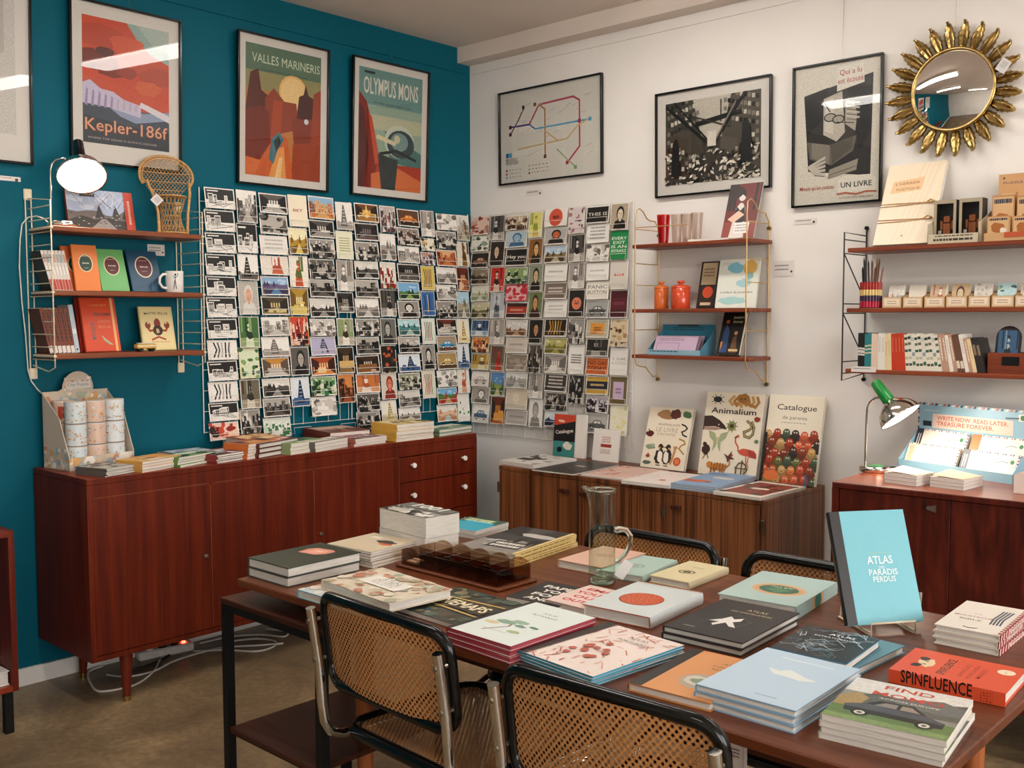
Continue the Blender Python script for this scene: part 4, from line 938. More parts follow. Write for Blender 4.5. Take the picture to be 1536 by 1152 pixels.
WHITECOLS = [
 (60, 141, [(135, 220), (224, 296), (299, 371), (374, 446), (450, 521), (525, 598), (605, 679), (682, 753), (757, 832), (840, 907), (910, 985), (988, 1072)],
  [('blobs', ('#8a3a2a', '#b06a5a', '#c89a8a', '#e0c0b0')), ('blobs', ('#3a4a3a', '#8aa890', '#e0e4d8', '#efece4')), ('vehicle', ('#8a5a3a', '#14100c', '#1c1814', '#c8b8a0')), ('land', ('#2a2018', '#4a3c2c', '#6a5a44', '#8a7c68')), ('land', ('#8a9068', '#b8bc98', '#d0d0b8', '#e0decb')), ('land', ('#3a3a20', '#6a6438', '#a09a68', '#c8c09a')), ('figure', BLU), ('crowd', ORG), ('figure', YEL), ('vehicle', ('#b8a8a0', '#e6e0d8', '#efeae2', '#efeae2')), ('face', BWL), ('vehicle', ('#3a5a78', '#e6e2da', '#efebe4', '#c8d0d4'))],
  ['red floral', 'white and green floral', 'dark hat', 'dark brown landscape', 'pale green landscape', 'olive landscape', 'blue figures', 'orange party', 'yellow figures', 'white bicycle', 'pale grey animal', 'white card with blue car']),
 (146, 212, [(130, 243), (248, 362), (366, 478), (482, 598), (604, 717), (722, 837), (842, 950), (953, 1078)],
  [('figure', BW), ('face', ('#1c1410', '#2a2018', '#4a3c30', '#d8b89a')), ('figure', ('#2a1410', '#c02c20', '#c83828', '#e0c8b8')), ('figure', ('#3a4450', '#b8bcc0', '#d8dad8', '#7a8088')), ('figure', BWL), ('figure', ('#8a1c14', '#5a4a3a', '#7a6a58', '#c83020')), ('land', ('#3a5a24', '#8a9a4a', '#c8bc8a', '#5a8ac0')), ('inside', ('#2a0e06', '#6a2a0e', '#b85a1c', '#e8a040'))],
  ['grey statue', 'dark lady portrait', 'red and black', 'pale bluish figure', 'pale sketch', 'lady in red', 'blue and green landscape', 'dark orange interior']),
 (216, 315, [(130, 197), (200, 277), (281, 361), (366, 441), (445, 521), (525, 600), (605, 681), (685, 757), (760, 836), (840, 916), (919, 1012), (1015, 1082)],
  [('crowd', ('#4a2a1a', '#8a6a4a', '#c0a888', '#e6dccc')), ('face', ('#3a6a90', '#8aa8b8', '#b8c8cc', '#9ab8c8')), ('words', '#14110f', W_, '#e6e0d6', ['Hey you']), ('crowd', GRN), ('blobs', ('#c02030', '#d83a48', '#c82a38', '#e8b8b8'), '#d83040'), ('band', '#3a1410', W_, '#a83020', '#e0a080'), ('land', ('#6a4424', '#9a6c40', '#c09a70', '#d8d4cc')), ('print', '#cfc4b6', W_, '#9a9088', 1), ('blobs', ('#7a6a5a', '#948474', '#a89888', '#8a7a6a')), ('land', ('#8a8a84', '#a8a49c', '#c4c0b8', '#d8d6d0')), ('face', ('#d8ccb8', '#c8b8a0', '#d8c8b0', '#e6d8c0')), ('print', '#b8b0a8', W_, '#8a8480', 1)],
  ['group of people', 'blue swirl', 'black card with white lettering', 'green garden', 'red card with white pattern', 'dark red banner', 'brown field', 'beige lettered', 'brown textured', 'grey landscape', 'beige round face', 'grey lettered']),
 (320, 385, [(115, 232), (236, 352), (356, 475), (478, 598), (603, 713), (718, 847), (850, 962), (965, 1092)],
  [('figure', ('#8a9a3a', '#e0d880', '#e8e4a8', '#d8c060')), ('face', ('#1c120a', '#8a5a24', '#b8843c', '#e0b478')), ('face', ('#14100c', '#5a6a58', '#8a947c', '#d8b48a')), ('face', ('#3a140c', '#8a2a18', '#6a7a4a', '#d89a68')), ('face', ('#0e0c0a', '#1c1814', '#2a2420', '#c89060')), ('crowd', ('#14100e', '#2c2622', '#5a4e48', '#c8bcb0')), ('figure', BWL), ('face', ('#8a827a', '#e6e2da', '#efebe4', '#b8b0a8'))],
  ['yellow floral', 'golden-brown portrait', 'dark lady portrait', 'red-shawled lady portrait', 'dark man portrait', 'three dark figures', 'pale flowing figure', 'white card with grey sketch']),
 (392, 495, [(100, 181), (185, 264), (267, 347), (350, 431), (435, 512), (515, 594), (600, 682), (685, 762), (765, 847), (850, 932), (935, 1016), (1020, 1092)],
  [('round', '#ece6dc', '#efe9df', '#d0523a'), ('face', ('#2a2420', '#b0aca6', '#b8b4ae', '#c8643a')), ('land', ('#4a3a20', '#8a744c', '#c0b498', '#b8ccdc')), ('print', '#ece8e0', W_, '#b0aaa2', 1), ('print', '#7a6a60', W_, '#d8ccc0', 2), ('print', '#ece8e0', W_, '#c0bab2', 2), ('swirl', ('#c8963a', '#a87428', '#e0b860', '#1c1208')), ('land', ('#6a6420', '#8a8434', '#a8a04a', '#b8b068')), ('inside', BWL), ('print', '#3a3430', W_, '#c8c0b4', 4), ('crowd', BWD), ('land', BLU)],
  ['white card with round red face', 'man with orange face', 'plain under blue sky', 'white one-line', 'taupe lettered', 'white lettered', 'black and gold', 'olive field', 'pale room', 'dark slogan', 'dark night', 'blue']),
 (501, 575, [(95, 214), (218, 342), (346, 463), (468, 594), (600, 714), (718, 852), (855, 985)],
  [('blobs', ('#2a2430', '#5a4a54', '#a87070', '#d8ccc8')), ('figure', BW), ('figure', BWL), ('round', '#1c1a18', W_, '#e08060'), ('crowd', BW), ('print', '#efebe4', W_, '#5a544e', 4), ('crowd', ('#0e0d0c', '#1c1a18', '#3a3632', '#b8b2aa'))],
  ['mauve pattern', 'grey statue', 'pale dancer', 'black card with orange disc', 'grey animal', 'white scribbled', 'dark couple with caption']),
 (581, 685, [(88, 167), (171, 257), (260, 341), (345, 427), (430, 512), (515, 598), (604, 687), (690, 772), (775, 857), (861, 945), (949, 1027), (1030, 1122)],
  [('words', '#191614', W_, '#d8d0c4', ['THIS IS']), ('print', '#e9e6e0', W_, '#9a968e', 4), ('blobs', BWL), ('print', '#efebe4', W_, '#c4beb6', 1), ('words', '#efe9dc', W_, '#8a8478', ['PANIC', 'BUTTON']), ('vehicle', ('#4a4a48', '#8a8a86', '#a8a8a4', '#d0d0cc')), ('square', '#d8903a', W_, '#b8b098', '#5a3a14'), ('figure', BWD), ('words', '#c86430', W_, '#3a1408', ['NO GAS', 'TODAY!']), ('band', '#c8a040', W_, '#1c2030', '#c8a868'), ('crowd', ('#1c1418', '#4a3a44', '#b8b0b4', '#e6e2de')), ('vehicle', ('#5a5a56', '#9a968e', '#b8b4ac', '#e0dcd4'))],
  ['black lettered', 'white four-line', 'grey room', 'white one-line', 'cream panic button', 'grey machine', 'orange square', 'dark figure', 'orange no-gas notice', 'yellow card with dark band', 'white and dark', 'grey car']),
 (690, 772, [(75, 197), (200, 332), (338, 467), (470, 597), (602, 727), (733, 857), (862, 990), (994, 1130)],
  [('face', ('#1c1610', '#8a7a60', '#b0a088', '#d8c8b0')), ('words', '#1c8a4c', '#1c8a4c', '#eaf0e2', ['EVERY', 'EXIT', 'IS AN', 'ENTRANCE']), ('words', '#d8d0c4', W_, '#d03a24', ['lol']), ('band', '#4a1620', W_, '#5a1a26', '#7a3a44'), ('blobs', ('#5a3a1a', '#a88454', '#c8a878', '#d8c4a0')), ('words', '#f0ece6', W_, '#c0bab2', ['I AM', 'A COOL']), ('square', '#c8b0c8', W_, '#6a5a34', '#7a5a80'), ('blobs', ('#e6dca0', '#ece4b4', '#eee8c4', '#f0ead0'))],
  ['dark portrait', 'green every-exit', 'grey card with red lettering', 'dark red', 'brown patterned', 'white outlined lettering', 'olive and lilac', 'pale yellow'])]
def rack(ax, cols, scale, off, where, label, group, dw):
    s = 1 if ax == 'x' else -1; R = V((0, 1, 0)) if ax == 'x' else V((1, 0, 0)); out = V((1, 0, 0)) if ax == 'x' else V((0, -1, 0)); k = 1 if ax == 'x' else 0
    P = lambda u, v, d: at(off[0]+u/scale, off[1]+v/scale, ax, s*d)
    root = thing('postcard_rack', label, 'postcard rack', T(0, 0, 0))
    def pos(h, d, z): return (d*s, h, z) if ax == 'x' else (h, d*s, z)
    zt, zb = P(cols[0][0], cols[0][2][0][0], dw).z+.005, P(cols[0][0], 1095, dw).z-.03
    hs = [P(cols[0][0], 600, dw)[k]-.012, P(cols[-1][1], 600, dw)[k]+.012]
    m = MB()
    for h in hs+[(hs[0]+hs[1])/2]: m.tube([pos(h, .008, zb), pos(h, .008, zt)], .003, 6)
    z = zb+.004
    while z < zt: m.tube([pos(hs[0], .011, z), pos(hs[1], .011, z)], .0018, 5); z += .0935
    m.build('back_grid', 'rack_wire', root)
    for ci, (u0, u1, rows, specs, descs) in enumerate(cols):
        mid = (u0+u1)/2; ym = 600
        h0, h1 = P(u0, ym, dw)[k], P(u1, ym, dw)[k]
        m = MB()
        for f in (.25, .75): h = h0+(h1-h0)*f; m.tube([pos(h, .012, zb), pos(h, .012, zt-.01)], .0016, 5)
        extra = list(rows)
        while P(mid, extra[-1][1]+20, dw).z > zb+.06: hh = rows[-1][1]-rows[-1][0]; extra.append((extra[-1][1]+3, extra[-1][1]+hh*.9))
        for (a, b) in extra:
            z0 = P(mid, b, dw).z-.002
            m.tube([pos(h0+.012, .012, z0), pos(h0+.012, dw+.026, z0), pos(h0+.006, dw+.028, z0+.03), pos(h1-.006, dw+.028, z0+.03), pos(h1-.012, dw+.026, z0), pos(h1-.012, .012, z0)], .0014, 5)
        m.build('pocket_column', 'rack_wire', root)
        for ri, ((a, b), sp, de) in enumerate(zip(rows, specs, descs)):
            z1, z0 = P(mid, a, dw).z, P(mid, b, dw).z; ht = z1-z0
            g = random.Random(ci*50+ri+(1000 if ax == 'y' else 0)); w = h1-h0-.002; hc = (h0+h1)/2+g.uniform(-.0015, .0015)
            lean = .014; up = (V((0, 0, 1))*ht-out*lean).normalized(); rr = R; nz = rr.cross(up)
            rot = Matrix.Rotation(math.radians(g.uniform(-.8, .8)), 3, nz); rr, up2 = rot @ rr, rot @ up
            c = out*(dw+.008+lean/2)+R*hc+V((0, 0, (z0+z1)/2))
            m = MB(); m.box((-w/2, -ht/2, -.0005), (w/2, ht/2, .0003), '#efe9df')
            ar = Art(w, ht); card_art(ar, sp, ci*50+ri+7); ar.emit(m, T(0, 0, .0003), 1, 5e-5)
            o = m.build('postcard', ['ink', 'photo' if sp[0] not in ('words', 'print', 'band', 'square', 'round') else 'ink'])
            o.matrix_world = basis(c, rr, up2, nz)
            place = '%s column from left' % ORD[ci] if ci < (len(cols)+1)//2 else ('rightmost column' if ci == len(cols)-1 else '%s column from right' % ORD[len(cols)-1-ci])
            tag(o, '%s postcard, %s down, %s, %s' % (de, ORD[ri], place, where), 'postcard', group)
rack('x', TEALCOLS, 2.879, (290, 260), 'teal wall', 'white wire rack full of postcards on the teal wall', 'postcards in the teal wall rack', .016)
rack('y', WHITECOLS, 3.032, (690, 280), 'white wall', 'white wire rack full of postcards on the white wall', 'postcards in the white wall rack', .016)
# ------------------------------------------------------------------ helpers for things on the shelves
def zq(sc, ox, oy): return lambda u, v: (ox+u/sc, oy+v/sc)
def spine_row(ax, start, z, d, books, group, cat='book'):
    """upright books side by side, spines to the room; books: (height, thickness, depth, colours, lean degrees, label, spine art)"""
    s = 1 if ax == 'x' else -1; R = V((0, 1, 0)) if ax == 'x' else V((1, 0, 0)); out = V((1, 0, 0)) if ax == 'x' else V((0, -1, 0))
    pos = start
    for (h, t, w, col, lean, label, sa) in books:
        a = math.radians(lean); up = V((0, 0, 1))*math.cos(a)-R*math.sin(a)      # lean > 0: top to the left
        zz = (-out).cross(up)                                                   # along the row
        o = R*pos+out*d+V((0, 0, z))
        M = basis(o+up*(h/2)-out*(w/2)+V((0, 0, 1))*(0 if a >= 0 else t*math.sin(-a)) + V((0, 0, t*math.sin(a) if a > 0 else 0))*0, -out, up, zz)
        art = Art(h, t) if sa else None
        if sa: sa(art)
        book(M, w, h, t-.0003, col, label, None, cat, group, hard=False, spine_art=art)
        pos += t/math.cos(a)
    return pos
def lamp(name_label, base, stem, head, axis, rad, handle_mat, cord, hl=.075):
    r = thing('desk_lamp', name_label, 'lamp', T(*base))
    I = T(*base).inverted(); L = lambda p: I @ V(p)
    m = MB(); m.lathe([(0, 0), (.052, 0), (.056, .004), (.056, .018), (.05, .022), (0, .022)], 32); m.build('base', 'chrome', r)
    m = MB(); m.lathe([(.012, .0222), (.03, .0222), (.03, .0235), (0, .0235)], 20); m.build('base_badge', handle_mat, r)
    m = MB(); m.tube([L(p) for p in stem], .0045, 10); m.build('stem', 'chrome', r)
    ax = V(axis).normalized(); x = ax.orthogonal().normalized(); y = ax.cross(x); H = basis(L(head), x, y, ax)
    m = MB(); m.M = H
    pr = [(.0, -rad*.86), (.022, -rad*.86), (.028, -rad*.8), (rad*.55, -rad*.66), (rad*.82, -rad*.42), (rad*.95, -rad*.18), (rad, 0)]
    m.lathe(pr, 40); m.lathe([(rad, 0), (rad*1.025, .002), (rad*1.02, .006), (rad*.97, .005)], 40); sh = m.build('lamp_shade', 'chrome', r)
    m = MB(); m.M = H; m.lathe([(a*.96 if a > .01 else a, b+.004) for a, b in pr], 40); m.build('reflector', 'white_ceramic', sh)
    m = MB(); m.M = H; m.lathe([(0, -rad*.6), (rad*.3, -rad*.58), (rad*.62, -rad*.36), (rad*.86, -rad*.1), (rad*.84, -rad*.06), (0, -rad*.03)], 28); m.build('bulb', 'bulb', r)
    m = MB(); m.M = H; b = -rad*.86; m.lathe([(.0, b-hl-.01), (.015, b-hl-.01), (.02, b-hl-.004), (.0235, b-.004), (.0235, b), (.0, b)], 24); m.build('handle', handle_mat, r)
    if cord: m = MB(); m.tube([L(p) for p in cord[0]], .0028, 7); m.build('cord', cord[1], r)
    return r
def tumbler(p, r0, r1, h, mat, label, group):
    o = MB(); o.lathe([(0, 0), (r0, 0), (r1, h), (r1-.0025, h), (r0-.002, .006), (0, .006)], 24)
    ob = o.build('tumbler', mat); ob.matrix_world = T(*p); return tag(ob, label, 'glass', group)

# ------------------------------------------------------------------ cream ladder shelf on the teal wall
za = zq(5.76, 0, 180); zb = zq(5.236, 20, 360); zc = zq(2.88, 0, 180); zd = zq(7.2, 180, 200)
toC = -CF
b0 = at(94, 333, 'x', .13)
hd = at(123, 263, 'x', .2); ax0 = toC*.52+(CR*.36-CU*.93)*.85
P = lambda u, v, d=.13: at(u, v, 'x', d)
neck = hd-ax0.normalized()*.0+(-ax0).normalized()*.086
stem = [V((.13, P(76, 330).y, 1.806)), P(76, 300), P(76, 255), P(78, 246), P(84, 240, .14), P(94, 237, .16), hd-ax0.normalized()*.085]
cordp = [V((.075, b0.y-.02, 1.808)), P(66, 328, .09), P(55, 324, .03), P(42, 326, .02), P(33, 336, .014), P(30, 360, .014), P(29, 400, .014), P(33, 455, .014), P(38, 500, .014), P(42, 555, .014), P(47, 572, .014), P(57, 585, .014), P(72, 598, .014), P(80, 640, .014)]
lamp('chrome desk lamp with black handle, lit, on the top board by the teal wall', (.13, b0.y, 1.8), stem, hd, ax0, .09, 'lacquer', (cordp, 'cord'), .105)
def art_glassroof(a):
    scene_art(a, 3, ('#2c2620', '#6a5f58', '#9a918c', '#a9b6cf'), 'land'); g = random.Random(5)
    for i in range(26): u = g.random(); a.line([(u, 1), (u+g.uniform(-.4, .4), .55)], .006, g.choice(('#d8dce6', '#5a5f78', '#c9a08a')))
    for i in range(40): u, v = g.random(), g.random()*.4; a.rect(u, v, u+.03, v+.02, g.choice(('#2a2420', '#b8b0a8', '#6d4a3a')))
    a.rect(.86, 0, 1, 1, '#c03a1e'); [a.rect(.91, .2+.05*i, .945, .225+.05*i, '#f0d8c0') for i in range(12)]; a.rect(.2, .82, .42, .9, '#1c1812'); a.lines(.22, .88, .4, 1, .04, '#d8c05a')
stand('x', (104, 330), (204, 343), (103, 283), 1.8, .066, .03, .018, '#8a2a18', art_glassroof, 'landscape book with glass roof photo and red band, beside the lit chrome lamp')
# the little rattan peacock chair
p = at(257, 347, 'x', .128); r = thing('peacock_chair', 'miniature rattan peacock chair with paper tag on the top teak board', 'ornament', T(p.x, p.y, 1.8) @ RZ(math.radians(-12)))
def lathe_weave(m, prof, n, r):
    for k in range(n):
        for sg in (1, -1):
            m.tube([(R_*math.cos(2*PI*k/n+sg*t), R_*math.sin(2*PI*k/n+sg*t), z) for t, (R_, z) in [(i*.16, q) for i, q in enumerate(prof)]], r, 4)
m = MB(); prof = [(.06, .006), (.05, .03), (.042, .055), (.038, .075), (.044, .1), (.054, .13), (.06, .155)]
lathe_weave(m, prof, 22, .0013)
for R_, z in ((.063, .005), (.05, .03), (.039, .075), (.052, .125), (.062, .157)): m.tube([(R_*math.cos(2*PI*i/28), R_*math.sin(2*PI*i/28), z) for i in range(28)], .0036 if z in (.005, .157) else .002, 6, closed=True)
m.build('woven_base', 'rattan', r)
m = MB(); m.lathe([(0, .154), (.06, .154), (.06, .158), (0, .158)], 28); m.build('seat', 'rattan', r)
FZ, FX, FU, FD = .248, .112, .088, .078
def fan(u, v): return (-.058-.03*max(v-.16, 0)/.2+.02*(u/.11)**2, u, v)
m = MB(); rim = []
for i in range(33):
    t = -PI*.16+(PI*1.32)*i/32; rim.append(fan(FX*math.cos(t)*(1 if math.sin(t) > 0 else 1), FZ+(FU if math.sin(t) > 0 else FD)*math.sin(t)))
m.tube(rim, .0055, 7); inner = [fan((FX-.012)*math.cos(-PI*.14+(PI*1.28)*i/32), FZ+((FU-.012) if math.sin(-PI*.14+(PI*1.28)*i/32) > 0 else FD)*math.sin(-PI*.14+(PI*1.28)*i/32)) for i in range(33)]
m.tube(inner, .003, 6)
def inside(u, v):
    if v >= FZ: return (u/FX)**2+((v-FZ)/FU)**2 < .97
    e = .05+.062*max(0, (v-.15))/(FZ-.15); return v > .155 and abs(u) < e
for k in range(-19, 20):
    for sg in (1, -1):
        seg = []
        for i in range(61):
            v = .15+.2*i/60; u = k*.015+sg*(v-.25)*.8
            if inside(u, v): seg.append(fan(u, v))
            else:
                if len(seg) > 1: m.tube([seg[0], seg[len(seg)//2], seg[-1]], .0011, 4)
                seg = []
        if len(seg) > 1: m.tube([seg[0], seg[len(seg)//2], seg[-1]], .0011, 4)
for v in (.19, .225, .262): w = .105 if v > .24 else .05+.062*(v-.15)/(FZ-.15); m.tube([fan(-w, v), fan(0, v), fan(w, v)], .002, 5)
m.build('fan_back', 'rattan', r)
for s in (-1, 1): m = MB(); m.tube([(.03, s*.058, 0), (.03, s*.062, .09), (.01, s*.078, .17), (-.03, s*.088, .222)], .0062, 8); m.build('leg', 'rattan', r)
m = MB(); m.M = T(.045, -.07, .135) @ Matrix.Rotation(PI/2, 4, 'Y') @ RZ(PI/4); m.box((-.019, -.019, -.0006), (.019, .019, .0006), '#d8d2cf'); a = Art(.038, .038); a.lines(.2, .8, .8, 4, .15, '#8d8680'); a.emit(m, T(0, 0, .0006)); tg = m.build('paper_tag', 'ink', r)
m = MB(); m.tube([(.045, -.07, .155), (.02, -.075, .18)], .0008, 4); m.build('string', 'cord', tg)
# middle board
def rg_spine(i):
    def f(a):
        a.rect(0, 0, 1, 1, '#ded4cc'); a.rect(.72, .05, .98, .95, '#b8402c' if i % 2 else '#c05a48'); a.rect(.1, .2, .3, .8, '#8fa09a' if i % 3 else '#c98a7a'); a.rect(.4, .3, .6, .7, '#efe8e0')
    return f
z = LZ[1]; y = at(78, 433, 'x', .115).y
spine_row('x', y, z, .115, [(.158, .0115, .095, '#3a342c' if i == 0 else '#ded6cc', 15-.6*i, '%s leaning pale red-lettered magazine from the left on the middle board' % ORD[i], rg_spine(i)) for i in range(7)], 'leaning magazines on the middle board', 'magazine')
def oval(bg, c, txt):
    def f(a):
        a.rect(0, 0, 1, 1, bg); a.disc(.5, .6, .29, '#e8d6b0', .36); a.disc(.5, .6, .255, c, .325); a.lines(.37, .615, .64, 1, .035, '#e6dccb', .8, len(txt)); a.lines(.36, .76, .64, 1, .04, '#c9b9a8'); a.lines(.4, .5, .6, 1, .03, '#c9b9a8')
    return f
def sb(bl, br, top, d0, d1, t, c, art, label, **k): return stand('x', bl, br, top, k.pop('z', z), d0, d1, t, c, art, label, **k)
sb((99, 432), (134, 433), (97, 370), .09, .05, .012, '#cf5f28', oval('#cf5f28', '#1f3d2c', 'LONDON'), 'dark orange guidebook half hidden behind the bright orange guidebook')
sb((115, 433), (152, 433), (115, 368), .125, .085, .012, '#e8813a', oval('#e8813a', '#1f3d2c', 'GENEVE'), 'bright orange guidebook with dark green oval on the middle board')
sb((154, 434), (195, 434), (153, 375), .115, .055, .012, '#6fb56a', oval('#6fb56a', '#5c2420', 'OSLO'), 'light green guidebook with maroon oval on the middle board')
sb((200, 434), (245, 435), (195, 377), .11, .05, .012, '#1d4a66', oval('#1d4a66', '#5c2028', 'BERLIN'), 'navy blue guidebook with maroon oval, beside the white mug')
p = at(262, 437, 'x', .14)
r = thing('mug', 'white mug with small black figure drawing, on the middle board', 'mug', T(p.x, p.y, z))
m = MB(); m.lathe([(0, 0), (.033, 0), (.036, .004), (.037, .088), (.0365, .09), (.034, .088), (.0325, .008), (0, .006)], 32); m.build('body', 'white_ceramic', r)
m = MB(); m.tube([(0, -.035, .076), (0, -.052, .076), (0, -.066, .062), (0, -.068, .04), (0, -.056, .022), (0, -.036, .017)], .0055, 8); m.build('handle', 'white_ceramic', r)
m = MB()
def on_mug(a0, zz): return (.0374*math.cos(a0), .0374*math.sin(a0), zz)
for pts in ([(-.6, .015), (-.5, .04), (-.42, .055)], [(-.3, .015), (-.4, .04), (-.42, .055)], [(-.42, .055), (-.4, .07)], [(-.65, .07), (-.42, .06), (-.2, .068), (-.1, .08)]): m.tube([on_mug(*q) for q in pts], .0014, 5)
m.tube([on_mug(-.4, .071), on_mug(-.39, .078)], .004, 8); m.build('drawing', 'black_metal', r)
# bottom board
z = LZ[2]; y = at(75, 527, 'x', .115).y
def br_spine(a): a.rect(0, 0, 1, 1, '#7a3a22'); a.rect(.84, .08, 1, .92, '#e2dbd0'); a.lines(.1, .7, .75, 1, .4, '#2a120c', .8)
def bl_spine(a): a.rect(0, 0, 1, 1, '#b9c6cb'); a.rect(.5, .1, .6, .9, '#e6e2da'); a.disc(.93, .5, .02, '#2a2a2a')
spine_row('x', y, z, .115, [(.178, .0165, .1, '#6d3420', 12-.5*i, '%s brown book from the left in the leaning row of the bottom board' % ORD[i], br_spine) for i in range(6)]
          + [(.19, .0175, .1, '#c3ccce', 8, 'pale grey-blue book at the right end of the leaning brown row', bl_spine)], 'leaning brown books on the bottom board')
def art_nb(a):
    a.rect(0, 0, 1, 1, '#d4471f'); a.rect(.86, 0, .93, 1, '#e8b06a'); a.text('MEXIQUE', .33, .38, .12, '#3f5a5a', .01, rot=PI/2, width=.5); a.text('PANAMA', .6, .66, .1, '#3f4a4a', .01, width=.48)
    for i, t in enumerate(('COSTA', 'RICA')): a.text(t, .62, .53-.1*i, .08, '#e08a5a', width=.36)
    a.text('CARNET', .5, .84, .06, '#e39a52', width=.5); a.poly([(.5, .3), (.56, .24), (.8, .12), (.7, .12), (.54, .2)], '#8fae8a'); a.line([(.5, .28), (.76, .12)], .012, '#e6d6a8')
sb((122, 526), (164, 526), (116, 448), .085, .04, .016, '#a82a18', None, 'dark red notebook half hidden behind the orange-red notebook', z=z)
sb((130, 526), (182, 526), (123, 448), .125, .07, .018, '#d4471f', art_nb, 'orange-red notebook with yellow elastic band on the bottom board', z=z)
def art_lobster(a):
    a.rect(0, 0, 1, 1, '#e6cf92'); a.rect(.05, .04, .95, .96, '#ead59c'); a.text('MAITRE BELGE', .5, .82, .075, '#5a3a1c', .005, width=.72, arc=-.05)
    for s in (-1, 1): a.line([(.5+s*.08, .46), (.5+s*.24, .44), (.5+s*.3, .52)], .06, '#a8401c'); a.disc(.5+s*.29, .57, .085, '#8a3014', .1); a.disc(.5+s*.27, .62, .03, '#ead59c')
    a.disc(.5, .6, .1, '#8a3014', .16); a.disc(.5, .45, .15, '#3a1a0e', .15); a.text('B', .5, .39, .13, '#ead59c', .02)
    for s in (-1, 1): a.line([(.5, .3), (.5+s*.2, .24)], .05, '#a8401c')
    a.text('la mer du nord', .55, .17, .05, '#b04a20', width=.5)
sb((216, 524), (265, 526), (215, 461), .1, .06, .014, '#e6cf92', art_lobster, 'cream book with red-brown lobster emblem, right on the bottom board', z=z)
p = at(218, 523, 'x', .165); r = thing('toy_tram', 'tiny yellow and cream toy tram in front of the lobster book', 'toy', T(p.x, p.y, z))
m = MB(); m.box((-.016, -.042, .012), (.016, .042, .03), None, 0, .003); m.build('body', plain('tram_yellow', '#d8a84a', .3), r)
m = MB(); m.box((-.0165, -.04, .02), (.0165, .04, .026), None, 0, .001); m.build('window_band', plain('tram_cream', '#efe6d0', .3), r)
m = MB(); m.box((-.013, -.036, .03), (.013, .036, .036), None, 0, .003); m.build('roof', plain('tram_roof', '#d9cfb8', .4), r)
for yy in (-.026, .026):
    m = MB()
    for xx in (-.012, .012): m.tube([(xx-.003, yy, .007), (xx+.003, yy, .007)], .007, 12)
    m.box((-.013, yy-.012, .007), (.013, yy+.012, .013)); m.build('bogie', 'black_metal', r)

# ------------------------------------------------------------------ curled wire shelf on the white wall
z = MZ[0]; Q = lambda u, v, d: at(u, v, 'y', -d)
p = Q(995, 359, .135); tumbler((p.x, p.y, z), .023, .031, .135, 'tumbler_red', 'red plastic tumbler at the left end of the top board', 'tumblers on the curled wire shelf')
for i, (u, t) in enumerate(((1015, 'clear tumbler next to the red one'), (1029, 'clear tumbler third from the left on the top board'), (1043, 'clear amber-tinted tumbler at the right end of the row'))):
    p = Q(u, 358, .13-.012*(i % 2)); tumbler((p.x+.004*i, p.y, z), .02, .028, .134, 'tumbler', t, 'tumblers on the curled wire shelf')
def art_hands(a):
    scene_art(a, 8, ('#1c1210', '#6a1c18', '#8a3a30', '#d8cfc8'), 'figure'); a.poly([(0, .5), (.5, .9), (.2, 1), (0, 1)], '#2a1a18'); a.poly([(.1, .35), (.4, .5), (.6, .42), (.3, .28)], '#e0b8a0'); a.rect(.35, .08, .8, .28, '#e6e0da'); a.lines(.4, .24, .75, 3, .05, '#8a7f78')
M = T(*[1.665, -.115, z]) @ RZ(math.radians(3))
book(M, .2, .15, .009, '#e9e4dc', 'thin white magazine lying flat on the top board, under the leaning catalogue', None, 'magazine', hard=False)
stand('y', (1081, 346), (1130, 347), (1089, 279), z+.009, .115, .03, .006, '#d8d0c8', art_hands, 'catalogue with red and white figure cover leaning on the flat magazine', hard=False, cat='magazine')
z = MZ[1]
def canister(u, v, d, rr, h, label, c):
    p = Q(u, v, d); r = thing('canister', label, 'canister', T(p.x, p.y, z), 'orange canisters'); mt = plain('orange_enamel_'+c[1:], c, .2, 0, .5, .05, 20, .3)
    m = MB(); m.lathe([(0, 0), (rr*.92, 0), (rr, .006), (rr, h), (rr*.97, h+.001), (0, h+.001)], 36); m.build('body', mt, r)
    m = MB(); m.lathe([(rr*1.01, h), (rr*1.03, h+.003), (rr*1.0, h+.009), (rr*.6, h+.016), (rr*.22, h+.017), (rr*.22, h+.024), (rr*.42, h+.027), (rr*.42, h+.033), (rr*.3, h+.036), (0, h+.036)], 36); m.build('lid', mt, r)
canister(992, 462, .095, .034, .094, 'orange lidded canister at the left, partly behind the redder one', '#d8672a')
canister(1021, 462, .12, .044, .094, 'orange-red lidded canister with knob, at the right of the pair', '#cf4420')
def art_disc(a): a.rect(0, 0, 1, 1, '#1c1412'); a.rect(.1, .5, .95, .97, '#c8b08a'); a.rect(.12, .05, .95, .5, '#2a1a14'); a.disc(.55, .34, .3, '#c84a24'); a.lines(.2, .85, .8, 3, .07, '#6d5a40'); a.rect(.2, .06, .8, .12, '#d8b89a')
stand('y', (1044, 461), (1070, 461), (1049, 394), z, .09, .04, .012, '#1c1412', art_disc, 'dark book with orange disc beside the orange canisters')
def art_dust(a):
    a.rect(0, 0, 1, 1, '#e3e4d8'); a.blob(.42, .82, .2, '#7fc0d0', 2, .12); a.disc(.78, .82, .17, '#e2b45a'); a.blob(.66, .5, .18, '#a8cdd0', 5, .1); a.blob(.4, .15, .38, '#a8d0cc', 7, .09); a.text('L\'enfant de poussière', .5, .3, .05, '#4a463e', .004, width=.8); a.lines(.1, .92, .3, 2, .03, '#8a8a80'); a.blob(.8, .65, .08, '#8fb8b0', 3)
stand('y', (1072, 461), (1132, 461), (1072, 391), z, .12, .075, .012, '#e3e4d8', art_dust, 'pale picture book with yellow disc and blue patches on the middle board')
z = MZ[2]
